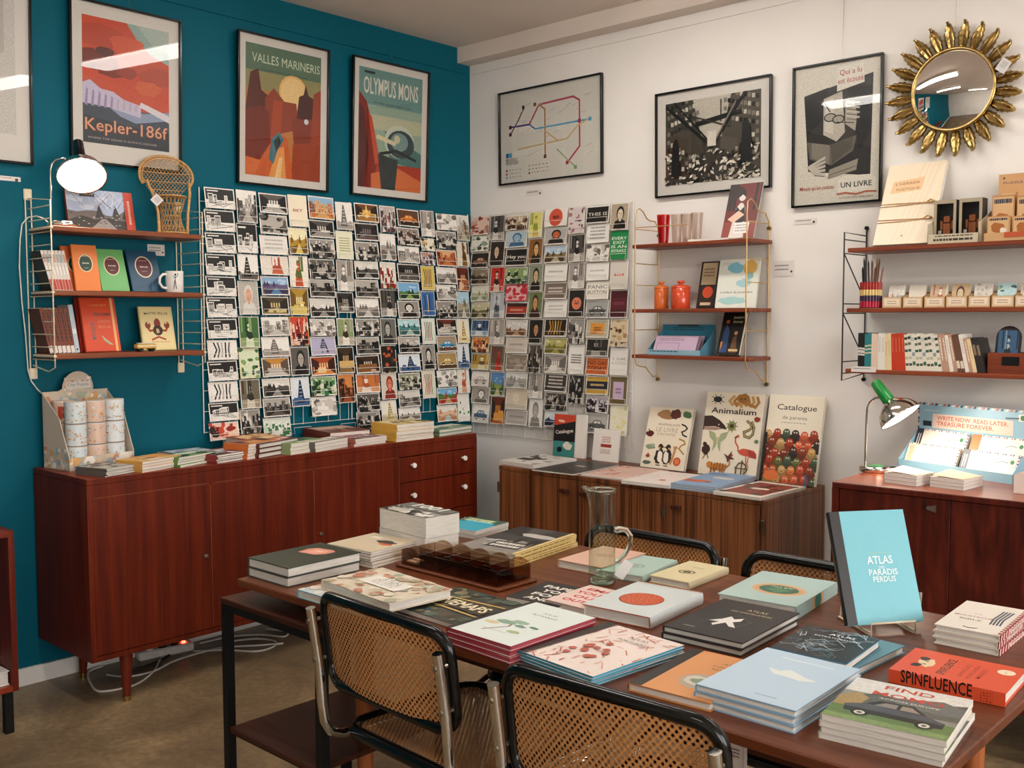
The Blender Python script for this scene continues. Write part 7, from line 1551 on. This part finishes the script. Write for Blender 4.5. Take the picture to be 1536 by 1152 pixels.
def a6(a):
    a.rect(0, 0, 1, 1, '#d8cab4'); g = random.Random(6)
    for i in range(90): a.blob(g.random(), g.random(), g.uniform(.02, .06), g.choice(('#b8a488', '#c89a80', '#a8ac90', '#e3d8c4', '#b87a62', '#cfc0a4')), g.random())
    a.rect(.24, .34, .76, .68, '#ece6da'); a.text('ATLAS', .5, .58, .06, '#8a8274', width=.26); a.text('DES LIEUX', .5, .49, .06, '#8a8274', width=.32); a.text('MAUDITS', .5, .4, .05, '#a8a090', width=.3)
st(1, (492, 869), (580, 908), (577, 849), .022, '#d8cab4', a6, 'cream floral atlas with white title panel, behind the near left chair', zz=zt)
def a7(a):
    a.rect(0, 0, 1, 1, '#3c3a30'); g = random.Random(9)
    for i in range(60): a.blob(g.random(), g.random(), g.uniform(.03, .09), g.choice(('#4a5a4a', '#2c2a24', '#6a6448', '#3a4a50', '#7c7458', '#50402c')), g.random())
    a.line([(.04, .62), (.98, .72)], .03, '#c8a860'); a.line([(.04, .36), (.98, .3)], .03, '#c8a860'); a.poly([(.06, .42), (.98, .36), (.98, .68), (.06, .6)], '#4a3c28'); a.text('CINEMAPS', .52, .44, .17, '#efe3c0', .02, width=.84)
st(1, (582, 906), (682, 936), (688, 880), .012, '#3c3a30', a7, 'flat dark map-covered book with slanted cream lettering', hard=False)
def a8(a): a.rect(0, 0, 1, 1, '#26221e'); [a.text(t, .5, .7-.2*i, .15, '#e9e2d6', .03, width=w_) for i, (t, w_) in enumerate((('PAPER', .7), ('YOU', .5), ('FOR', .55), ('AND', .5)))]
st(1, (760, 894), (838, 911), (822, 871), .012, '#26221e', a8, 'black book with chunky white lettering, behind the red-lettered one', hard=False)
def a9(a): a.rect(0, 0, 1, 1, '#e3c8bc'); [a.text(t, .5, .76-.2*i, .17, '#c8283c', .03, width=w_) for i, (t, w_) in enumerate((('EMA', .66), ('YOUR', .8), ('OU', .5), ('OUT', .6)))]
st(1, (823, 899), (878, 914), (884, 876), .02, '#e3c8bc', a9, 'pale pink book with chunky red lettering, left of the orange-disc book', edge='#c9a890')
def a10(a): a.rect(0, 0, 1, 1, '#ccd3d0'); a.disc(.5, .54, .3, '#8a2a14', .3, 28); a.disc(.5, .535, .285, '#c8542c', .285, 28); [a.blob(.5+.24*math.cos(i*2.4)*math.sqrt(i/40), .54+.2*math.sin(i*2.4)*math.sqrt(i/40), .02, '#d8744a', i) for i in range(40)]; [a.disc(u/14+.03, .0, .03, '#c8644a') for u in range(14)]
st(1, (1054, 889), (957.5, 871.6), (974.7, 926), (976, 944, 926), '#ccd3d0', a10, 'thick grey-white book with round orange window', spine='#d8dcda', edge='#c86a50')
def a11(a):
    a.rect(0, 0, 1, 1, '#dfe6e0'); a.rect(0, 0, .07, 1, '#2a2622'); a.text('ATLAS', .56, .78, .05, '#5a6058', width=.2); a.text('BOTANIQUE', .56, .71, .05, '#5a6058', width=.36)
    a.line([(.34, .16), (.5, .34), (.46, .44)], .02, '#7a4a34'); a.line([(.3, .2), (.66, .2)], .008, '#a89a80'); [a.blob(u, v, q, c, i, q*.5) for i, (u, v, q, c) in enumerate(((.36, .42, .13, '#8aa890'), (.5, .48, .12, '#9ab49c'), (.6, .4, .08, '#7a9a84'), (.68, .26, .09, '#a8b88a'), (.76, .44, .07, '#5f8a70'), (.24, .34, .1, '#d8c89a')))]
st(3, (676, 940), (767.6, 971.5), (797, 900), (753, 985, 958), '#dfe6e0', a11, 'pale botanical atlas with red boards, {} of its pile', edge='#9c2438', spine='#2a2622', page_c='#a8404c')
def a12(a):
    a.rect(0, 0, 1, 1, '#ecdcd2'); g = random.Random(3)
    for i in range(70):
        u, v = g.random(), g.random(); a.line([(u, v), (u+g.uniform(-.1, .1), v+g.uniform(-.1, .1))], .014, g.choice(('#b8563f', '#c97a62', '#d8a08a')))
    for i in range(14): a.blob(g.uniform(.3, .7), g.uniform(.2, .6), .04, '#b85a44', g.random())
    a.rect(0, 0, .12, 1, '#2a2622'); a.text('ATLAS', .62, .8, .055, '#6a6a60', width=.24); a.text('PORTUAIRE', .62, .72, .05, '#6a6a60', width=.36)
st(3, (780, 975), (890, 1016), (913, 933), (893, 1033, 1016), '#ecdcd2', a12, 'atlas with red scribbled map and blue boards, {} of its pile', edge='#2f9dbc', spine='#2a2622', page_c='#58b0c8')
def a13(a): a.rect(0, 0, 1, 1, '#dd9a62'); a.rect(0, 0, .16, 1, '#26221e'); a.disc(.62, .34, .24, '#b8aa98', .24); a.blob(.62, .34, .2, '#d8d0c0', 4, .16); a.blob(.6, .34, .1, '#8a9a84', 5, .08); a.text('ATLAS', .68, .78, .055, '#6a4a2c', width=.22); a.text('CONTREES', .66, .7, .05, '#6a4a2c', width=.34); a.text('REVEES', .66, .63, .05, '#6a4a2c', width=.26)
st(1, (936, 1023), (1062, 1052), (1042, 974), (1062, 1066, 1052), '#dd9a62', a13, 'orange atlas with round pale map and black spine band', spine='#26221e', edge='#c88a54')
def a14(a): a.rect(0, 0, 1, 1, '#bcd2e2'); a.poly([(.3, .62), (.42, .6), (.5, .66), (.62, .62), (.7, .58), (.84, .56), (.7, .5), (.55, .52), (.42, .52), (.36, .56)], '#e0e6e0'); a.rect(.26, .86, .8, .88, '#dce6e8'); a.rect(.52, .1, .74, .115, '#8fa8b8')
st(3, (1062, 1026), (1202.7, 1072.6), (1143.7, 966.4), (1198, 1108.5, 1072.6), '#bcd2e2', a14, 'light blue book with white shape, {} of its pile', edge='#8fb0c8')
def a15(a): a.rect(0, 0, 1, 1, '#2c2a29'); a.poly([(.3, .36), (.4, .46), (.44, .56), (.52, .5), (.6, .56), (.62, .48), (.56, .42), (.68, .3), (.6, .3), (.5, .38), (.42, .26), (.38, .3), (.42, .38)], '#e6e2da'); a.line([(.24, .3), (.5, .62), (.74, .5), (.66, .24)], .004, '#8a8a86'); a.text('ATLAS', .6, .78, .07, '#c8b890', .006, width=.26); a.text('DES CONSTELLATIONS', .58, .7, .05, '#c8b890', .004, width=.52); a.rect(.16, .12, .3, .14, '#9a9488')
st(2, (996.5, 938), (1115, 965), (1085.6, 897), (1114, 987, 965), '#2c2a29', a15, 'black atlas with white star figure, {} of two', edge='#3a3634')
def a16(a): a.rect(0, 0, 1, 1, '#b4ccc6'); a.disc(.46, .56, .34, '#e0b88a', .27, 28); a.disc(.46, .56, .3, '#d8a878', .23, 28); a.disc(.46, .56, .25, '#3a6a54', .19, 28); a.poly([(.3, .56), (.44, .68), (.62, .58), (.5, .5)], '#5a8a6a'); a.text('ARTIC', .46, .46, .06, '#e6dcc0', .004, width=.3)
def sp16(a): a.rect(0, 0, 1, 1, '#b9d2cc'); a.disc(.5, .5, .13, '#e0b080', .13); a.disc(.5, .5, .08, '#2f7a70', .08)
st(1, (1262, 873), (1148, 857.5), (1190, 908), (1191, 927, 908), '#b4ccc6', a16, 'thick pale green book with orange-ringed dark green oval', spine='#b9d2cc', edge='#a8beb8', spine_fn=sp16)
def a17(a): a.rect(0, 0, 1, 1, '#e0d2a8'); a.disc(.5, .56, .2, '#6a5a3a', .16); a.disc(.5, .56, .16, '#e0d2a8', .12); a.blob(.5, .56, .1, '#4a3c28', 3, .08); a.lines(.34, .3, .64, 1, .05, '#8a7a54')
st(1, (1093.4, 851), (1035.6, 841), (1032.5, 873.5), (1033, 884.5, 873.5), '#e0d2a8', a17, 'cream book with dark wreath emblem, behind the orange-disc book', spine='#e6dab4')
def a18(a): a.rect(0, 0, 1, 1, '#b0c8bc'); a.disc(.5, .56, .2, '#7f9a8c', .15); a.disc(.5, .56, .16, '#b0c8bc', .11); a.blob(.5, .56, .1, '#8aa494', 3, .06)
st(1, (1018, 840), (951, 831), (962, 864), (962, 874, 864), '#b0c8bc', a18, 'mint green book with faint wreath emblem, right of the glass jug')
def a19(a): a.rect(0, 0, 1, 1, '#dcb09a'); a.disc(.5, .56, .18, '#c89a84', .14)
st(1, (839, 839), (903, 852), (904, 818), .024, '#dcb09a', a19, 'salmon pink book behind the glass jug', edge='#c89a84')
def a20(a):
    a.rect(0, 0, 1, 1, '#26292b'); g = random.Random(12)
    for i in range(44):
        u, v = g.uniform(.02, .8), g.uniform(.02, .95); pts = [(u, v)]
        for k in range(3): u += g.uniform(-.16, .2); v += g.uniform(-.16, .16); pts.append((u, v))
        a.line(pts, .008, g.choice(('#8fb0bc', '#c9dbe0', '#5f8896')))
    a.text('ATLAS', .6, .74, .085, '#dfe6e6', .01, width=.34); a.text('EXTRATERRESTRES', .58, .64, .05, '#dfe6e6', .004, width=.6); a.rect(.4, .9, .76, .915, '#8a9498')
zt = stack(1, z, (1240, 986), (1300, 1012), (1268, 944), .018, '#5f8a94', None, 'grey-teal book under the black atlas with white lines', 'book', G1, edge='#4a7482')
st(1, (1165, 970), (1276, 998), (1206, 935), .02, '#26292b', a20, 'black atlas with tangled white lines, right of the light blue pile', edge='#4f86a0', zz=zt)
# upright light blue atlas on its wire stand
def a21(a):
    a.rect(0, 0, 1, 1, '#78bfcb'); a.rect(0, 0, .13, 1, '#26221f'); g = random.Random(4)
    for i in range(16): u, v = g.uniform(.2, 1), g.random(); a.line([(u, v), (u+.1, v+g.uniform(-.1, .1))], .003, '#6cb2bf')
    a.lines(.42, .62, .74, 1, .014, '#a8c8a8', .5); a.text('ATLAS', .56, .52, .1, '#eef6f4', .01, width=.34); a.text('DES', .57, .475, .035, '#eef6f4', width=.08); a.text('PARADIS', .58, .42, .075, '#eef6f4', .008, width=.38); a.text('PERDUS', .58, .36, .07, '#eef6f4', .006, width=.3)
lift = .012
bk = stand2((1272, 943), (1386, 936), (1253, 772), z+lift, .1, .018, '#78bfcb', a21, 'light blue upright atlas with black spine, on a wire stand', spine='#1c1a19', edge='#78bfcb')
Mb = bk.matrix_world; Rb, nb = Mb.to_3x3() @ V((1, 0, 0)), Mb.to_3x3() @ V((0, 0, 1)); hb = .5*(Mb.to_3x3() @ V((0, 1, 0)))
A, B = at(1272, 943, 'z', z+lift), at(1386, 936, 'z', z+lift); mid = (A+B)/2; fw = V((Rb.y, -Rb.x, 0))
if fw.y > 0: fw = -fw
r = thing('book_stand', 'pale wire stand holding the upright light blue atlas', 'stand', T(mid.x, mid.y, z)); m = MB(); q = MB()
m.tube([Rb*-.055-fw*.12+V((0, 0, .003)), Rb*-.055+fw*.03+V((0, 0, .003)), Rb*-.055+fw*.03+V((0, 0, .03)), Rb*.055+fw*.03+V((0, 0, .03)), Rb*.055+fw*.03+V((0, 0, .003)), Rb*.055-fw*.12+V((0, 0, .003))], .0026, 7); m.tube([Rb*-.055+fw*.028+V((0, 0, .008)), Rb*-.055-fw*.02+V((0, 0, .008))], .0026, 6); m.tube([Rb*.055+fw*.028+V((0, 0, .008)), Rb*.055-fw*.02+V((0, 0, .008))], .0026, 6); m.build('base_wire', 'white_wire', r)
q.tube([Rb*-.05-fw*.12+V((0, 0, .003)), Rb*-.03-fw*.125+V((0, 0, .17)), Rb*.03-fw*.125+V((0, 0, .17)), Rb*.05-fw*.12+V((0, 0, .003))], .0026, 7); q.build('back_wire', 'white_wire', r)
def a22(a):
    a.rect(0, 0, 1, 1, '#e6ddd0'); a.text('MOUSTACHE', .62, .55, .075, '#7a2a24', .012, width=.6, rot=PI); a.text('BIBLE', .62, .66, .075, '#33302c', .012, width=.34, rot=PI); a.text('THE', .6, .44, .04, '#7a2a24', width=.14, rot=PI); [a.line([(.14+.05*i, .2), (.17+.05*i, .5), (.14+.05*i, .7)], .03, '#3a4a5a') for i in range(4)]; a.line([(.4, .9), (.5, .93), (.6, .9)], .03, '#2a2622')
    for i in range(14): a.rect(0, i/14, .05, i/14+.035, '#a82a34')
def sp22(a): a.rect(0, 0, 1, 1, '#a82a34'); [a.poly([(i/12, 0), (i/12+.03, 0), (i/12+.05, 1), (i/12+.02, 1)], '#e6d8cc') for i in range(12)]; a.rect(.3, .2, .75, .8, '#e6d8cc'); a.lines(.34, .7, .7, 1, .3, '#a82a34', .8)
st(3, (1545, 916), (1452, 901), (1498, 953), (1501, 984, 953), '#e6ddd0', a22, 'cream book with dark moustaches and red spine, {} of its pile', spine='#a82a34', edge='#e0d4c4', jit=.006, spine_fn=sp22)
def a23(a):
    a.rect(0, 0, 1, 1, '#d9502c'); a.text('SPINFLUENCE', .5, .56, .1, '#1c1614', .02, width=.62); [a.text(t, .5, .42-.075*i, .055, '#9a2a14', .006, width=w_) for i, (t, w_) in enumerate((('BARNSLIKE', .5), ('PROPAGANDA', .56), ('MANUAL', .4)))]
    a.blob(.5, .78, .16, '#e3cba4', 3, .1); a.blob(.36, .84, .07, '#2a1c18', 4, .06); a.blob(.64, .82, .07, '#2a1c18', 5, .06); a.rect(.42, .77, .45, .8, '#2a1c18'); a.rect(.54, .77, .57, .8, '#2a1c18'); a.disc(.72, .12, .1, '#ecd9b8', .1); a.lines(.66, .13, .78, 1, .03, '#a88a60')
def sp23(a): a.rect(0, 0, 1, 1, '#d9502c'); a.text('SPINFLUENCE', .42, .22, .12, '#1c1614', .016, width=.62); a.lines(.8, .8, .9, 4, .2, '#7a2414', .5)
H = height_at(1501, 1058, z, 1037); x, y, g, w_, h_ = flatM(z+H, (1505, 1037), (1545, 1003), (1328, 1003)); sa = Art(h_, H-.001)
def sp23r(a): a.rect(0, 0, 1, 1, '#d9502c'); a.text('SPINFLUENCE', .58, .2, .11, '#1c1614', .016, width=.62, rot=0); a.lines(.06, .85, .16, 4, .2, '#7a2414', .5)
sp23(sa)
cm, pm = book_mesh(w_, h_, H-.001, '#d9502c', mk(a23, w_, h_), True, '#d9502c', '#d9502c', None)
sa.emit(cm, basis(V((-w_/2-.0021, 0, (H-.001)/2)), V((0, -1, 0)), V((0, 0, 1)), V((-1, 0, 0))), 1)
r = thing('book', 'thick orange-red book with black lettering on cover and spine', 'book', T(x, y, z) @ RZ(g), G1); cm.build('cover', ['ink', 'ink'], r); pm.build('pages', 'pages', r)
def a24(a):
    a.rect(0, 0, 1, 1, '#8a8a80'); a.rect(0, .66, 1, 1, '#dcd8d0'); a.poly([(0, .5), (.3, .72), (.55, .62), (1, .8), (1, .4), (0, .3)], '#5a5a50'); a.poly([(0, .5), (.12, .66), (.24, .56), (.2, .3), (0, .3)], '#a88a54'); a.rect(0, 0, 1, .3, '#5f7a40'); a.rect(0, 0, 1, .1, '#7c945a'); a.poly([(.4, .66), (.8, .8), (1, .7), (1, .5), (.5, .5)], '#6a6c68')
    a.poly([(.12, .2), (.1, .34), (.24, .42), (.34, .54), (.62, .56), (.76, .4), (.92, .32), (.92, .2)], '#22201e'); a.poly([(.32, .42), (.39, .51), (.5, .52), (.5, .42)], '#8a8078'); a.poly([(.53, .42), (.53, .52), (.61, .52), (.7, .42)], '#9a8a7c'); a.poly([(.1, .34), (.24, .42), (.5, .41), (.76, .4), (.9, .33), (.9, .29), (.1, .29)], '#4a4d54')
    for u in (.26, .78): a.disc(u, .2, .075, '#171514'); a.disc(u, .2, .045, '#d8d2c4'); a.disc(u, .2, .022, '#5a544c')
    a.text('FIND', .5, .835, .1, '#c8442c', .01, width=.42); a.text('MOMO', .53, .665, .1, '#c8442c', .01, width=.6); a.text('ACROSS EUROPE', .56, .59, .036, '#e6e0d4', .004, width=.5)
st(4, (1229.5, 1070), (1419, 1111), (1286.8, 1016), (1407, 1153, 1111), '#b8b0a4', a24, 'paperback with old car on green grass cover, {} of its pile', hard=False, edge='#cfc6b8', art_mat='cover_photo')

# ------------------------------------------------------------------ jug and smoked glass tray
p = at(903, 874, 'z', z); jr = .0365; r = thing('glass_jug', 'tall clear greenish glass jug with handle and price tag', 'jug', T(p.x, p.y, z)); jh = height_at(903, 874, z, 734)
ot = [(0, 0), (jr*.9, 0), (jr*1.02, .006), (jr*1.02, .03), (jr*.99, jh*.5), (jr*.98, jh*.8), (jr*.98, jh*.96), (jr*1.0, jh)]; it = [(jr*.95, jh), (jr*.925, jh*.955), (jr*.92, jh*.8), (jr*.93, jh*.5), (jr*.94, .03), (jr*.85, .014), (0, .011)]
m = MB(); n = 40
def spout(P_, k):
    R_, zz = P_; f = max(0, (zz/jh-.93)/.07); return R_*(1+.6*f*math.exp(-((k)/.26)**2))
sd = math.atan2(-CR.y, -CR.x)
rings = []
for P_ in ot+it:
    ring = []
    for j in range(n):
        t = 2*PI*j/n; k = (t-sd+PI) % (2*PI)-PI; R_ = spout(P_, k); ring.append(m.pt((R_*math.cos(t), R_*math.sin(t), P_[1]+(.006 if P_[1] > jh*.97 and abs(k) < .3 else 0))))
    rings.append(ring)
for i in range(len(rings)-1):
    for j in range(n): m.idx((rings[i][j], rings[i][(j+1) % n], rings[i+1][(j+1) % n], rings[i+1][j]), None, 0, True)
m.build('jug_body', 'jug_clear', r); m = MB(); n = 48; m.tube([(spout((jr*.975, jh), (2*PI*j/n-sd+PI) % (2*PI)-PI)*math.cos(2*PI*j/n), spout((jr*.975, jh), (2*PI*j/n-sd+PI) % (2*PI)-PI)*math.sin(2*PI*j/n), jh+(.006 if abs((2*PI*j/n-sd+PI) % (2*PI)-PI) < .3 else 0)) for j in range(n)], .0024, 8, closed=True); m.build('rim', 'jug_glass', r); m = MB(); m.lathe([(0, .0005), (jr*.88, .0005), (jr*.96, .006), (jr*.93, .012), (jr*.8, .0135), (0, .012)], 32); m.build('thick_base', 'jug_glass', r)
hx = V((math.cos(sd+PI), math.sin(sd+PI), 0)); m = MB(); s_ = jh/.21
m.tube([hx*(jr*.98)+V((0, 0, jh*.56)), hx*(jr+.012)+V((0, 0, jh*.575)), hx*(jr+.03)+V((0, 0, jh*.565)), hx*(jr+.042)+V((0, 0, jh*.5)), hx*(jr+.04)+V((0, 0, jh*.4)), hx*(jr+.026)+V((0, 0, jh*.3)), hx*(jr+.008)+V((0, 0, jh*.235)), hx*(jr*.985)+V((0, 0, jh*.225))], [.0095, .0085, .0075, .007, .007, .0065, .006, .005], 12); m.build('handle', 'jug_glass', r)
m = MB(); c0 = hx*(jr+.022)+V((0, 0, jh*.15))+(-CF)*.012; up = (CU*.8+CR*.55).normalized(); rt = up.cross(-CF).normalized(); q = rt.cross(up); m.M = basis(c0, rt, up, q); m.box((-.014, -.026, -.0004), (.014, .026, .0004), '#e6e2dd'); m.build('price_tag', 'ink', r)
m = MB(); m.tube([c0+up*.025, hx*(jr+.02)+V((0, 0, jh*.27))], .0007, 4); m.build('string', 'cord', r)
x, y, g, w_, h_ = flatM(z+.012, (597, 843), (745, 884), (654, 829)); r = thing('serving_tray', 'dark wooden tray under the smoked acrylic organiser', 'tray', T(x, y, z) @ RZ(g))
m = MB(); m.box((-w_/2, -h_/2, 0), (w_/2, h_/2, .009), None, 0, .003); m.build('tray_board', 'table_wood', r)
r = thing('acrylic_organiser', 'smoked acrylic organiser with ten compartments on the dark wooden tray', 'organiser', T(x, y, z+.0095) @ RZ(g)); W2, H2 = w_/2-.016, h_/2-.012
m = MB(); t = .003; hh = .042
m.box((-W2, -H2, 0), (W2, H2, t)); m.box((-W2, -H2, t), (W2, -H2+t, hh)); m.box((-W2, H2-t, t), (W2, H2, hh)); m.box((-W2, -H2+t, t), (-W2+t, H2-t, hh)); m.box((W2-t, -H2+t, t), (W2, H2-t, hh)); m.build('outer_box', 'smoke', r)
m = MB(); m.box((-W2+t, -t/2, t), (W2-t, t/2, hh-.004)); m.build('long_divider', 'smoke', r)
for i in range(1, 5): m = MB(); xx = -W2+2*W2*i/5; m.box((xx-t/2, -H2+t, t), (xx+t/2, -t/2, hh-.004)); m.box((xx-t/2, t/2, t), (xx+t/2, H2-t, hh-.004)); m.build('cross_divider', 'smoke', r)
for i in range(5):
    for j in range(2):                                             # each compartment has a bowed front lip
        m = MB(); cw = 2*W2/5-.008; y0 = -H2-.0035 if j == 0 else H2+.0005
        m.grid(lambda u, v: (-W2+2*W2*(i+.5)/5+(u-.5)*cw, y0, hh+v*.011*math.sin(PI*u)), 10, 1); m.grid(lambda u, v: (-W2+2*W2*(i+.5)/5+(.5-u)*cw, y0+.003, hh+v*.011*math.sin(PI*u)), 10, 1)
        m.grid(lambda u, v: (-W2+2*W2*(i+.5)/5+(u-.5)*cw, y0+.003*v, hh+.011*math.sin(PI*u)), 10, 1); m.build('curved_lip', 'smoke', r)
m = MB(); m.box((-W2+.01, -H2+.01, t+.0005), (-W2+.05, -H2+.03, t+.006), '#e3ded6'); m.box((-W2+.02, -H2+.026, t+.007), (-W2+.06, -H2+.036, t+.011), '#d8d2c8'); o = m.build('paper_slip', 'ink'); o.matrix_world = T(x, y, z+.0095) @ RZ(g); tag(o, 'folded white paper slip inside the smoked acrylic organiser', 'paper slip')

# ------------------------------------------------------------------ sunburst mirror
cx, cz = 2.652, 2.322; r = thing('sunburst_mirror', 'round convex mirror framed by golden leaves, on the white wall', 'mirror', basis(V((cx, -.02, cz)), V((1, 0, 0)), V((0, 0, 1)), V((0, -1, 0))))
RI = .152; m = MB(); bul = .028; m.lathe([(RI*math.sin(t), .012+bul*(1-math.sin(t)**2)) for t in [PI/2*(1-i/14) for i in range(15)]], 56); m.build('mirror_glass', 'mirror', r)
m = MB(); m.tube([(RI*1.015*math.cos(2*PI*i/56), RI*1.015*math.sin(2*PI*i/56), .012) for i in range(56)], .0075, 8, closed=True); m.build('rim', 'brass', r)
m = MB(); m.lathe([(RI*1.04, 0), (RI*1.03, .008), (0, .008)], 40); m.build('backing', 'dark_wood', r)
for k in range(24):
    t = 2*PI*(k+.3)/24; L = .098; m = MB(); m.M = RZ(t) @ T(RI*1.03, 0, .004)
    prof = [(0, .010), (.1, .016), (.2, .019), (.26, .018), (.38, .0245), (.46, .0205), (.58, .0225), (.66, .0165), (.78, .0165), (.86, .011), (.95, .009), (1, .003)]
    prev = None
    for q, hw in prof:
        bend = .012*math.sin(q*PI)+.016*q*q
        cur = [m.pt((q*L, hw, bend*.6)), m.pt((q*L, hw*.45, bend+.004)), m.pt((q*L, 0, bend-.001)), m.pt((q*L, -hw*.45, bend+.004)), m.pt((q*L, -hw, bend*.6)), m.pt((q*L, 0, bend*.6-.006))]
        if prev:
            for i in range(6): m.idx((prev[i], prev[(i+1) % 6], cur[(i+1) % 6], cur[i]), None, 0, i not in (1, 2))
        prev = cur
    m.tube([(L*.9, 0, .02), (L*1.02, 0, .026)], [.004, .0065], 8)
    m.M = None; m.build('gold_leaf', 'brass', r)
m = MB(); m.M = T(.19, .055, .035) @ RZ(math.radians(-38)) @ Matrix.Rotation(.1, 4, 'X'); m.box((-.02, -.024, -.0005), (.02, .024, .0005), '#d8d4d2'); a = Art(.04, .048); a.lines(.2, .8, .8, 4, .13, '#9a9490'); a.emit(m, T(0, 0, .0005)); tg = m.build('price_tag', 'ink', r)
m = MB(); m.tube([(.185, .085, .035), (.16, .13, .02)], .0007, 4); m.build('string', 'cord', tg)
m = MB(); m.tube([(0, RI, .004), (0, 2.802-cz, -.012)], .001, 5); m.build('hanging_wire', 'steel', r)
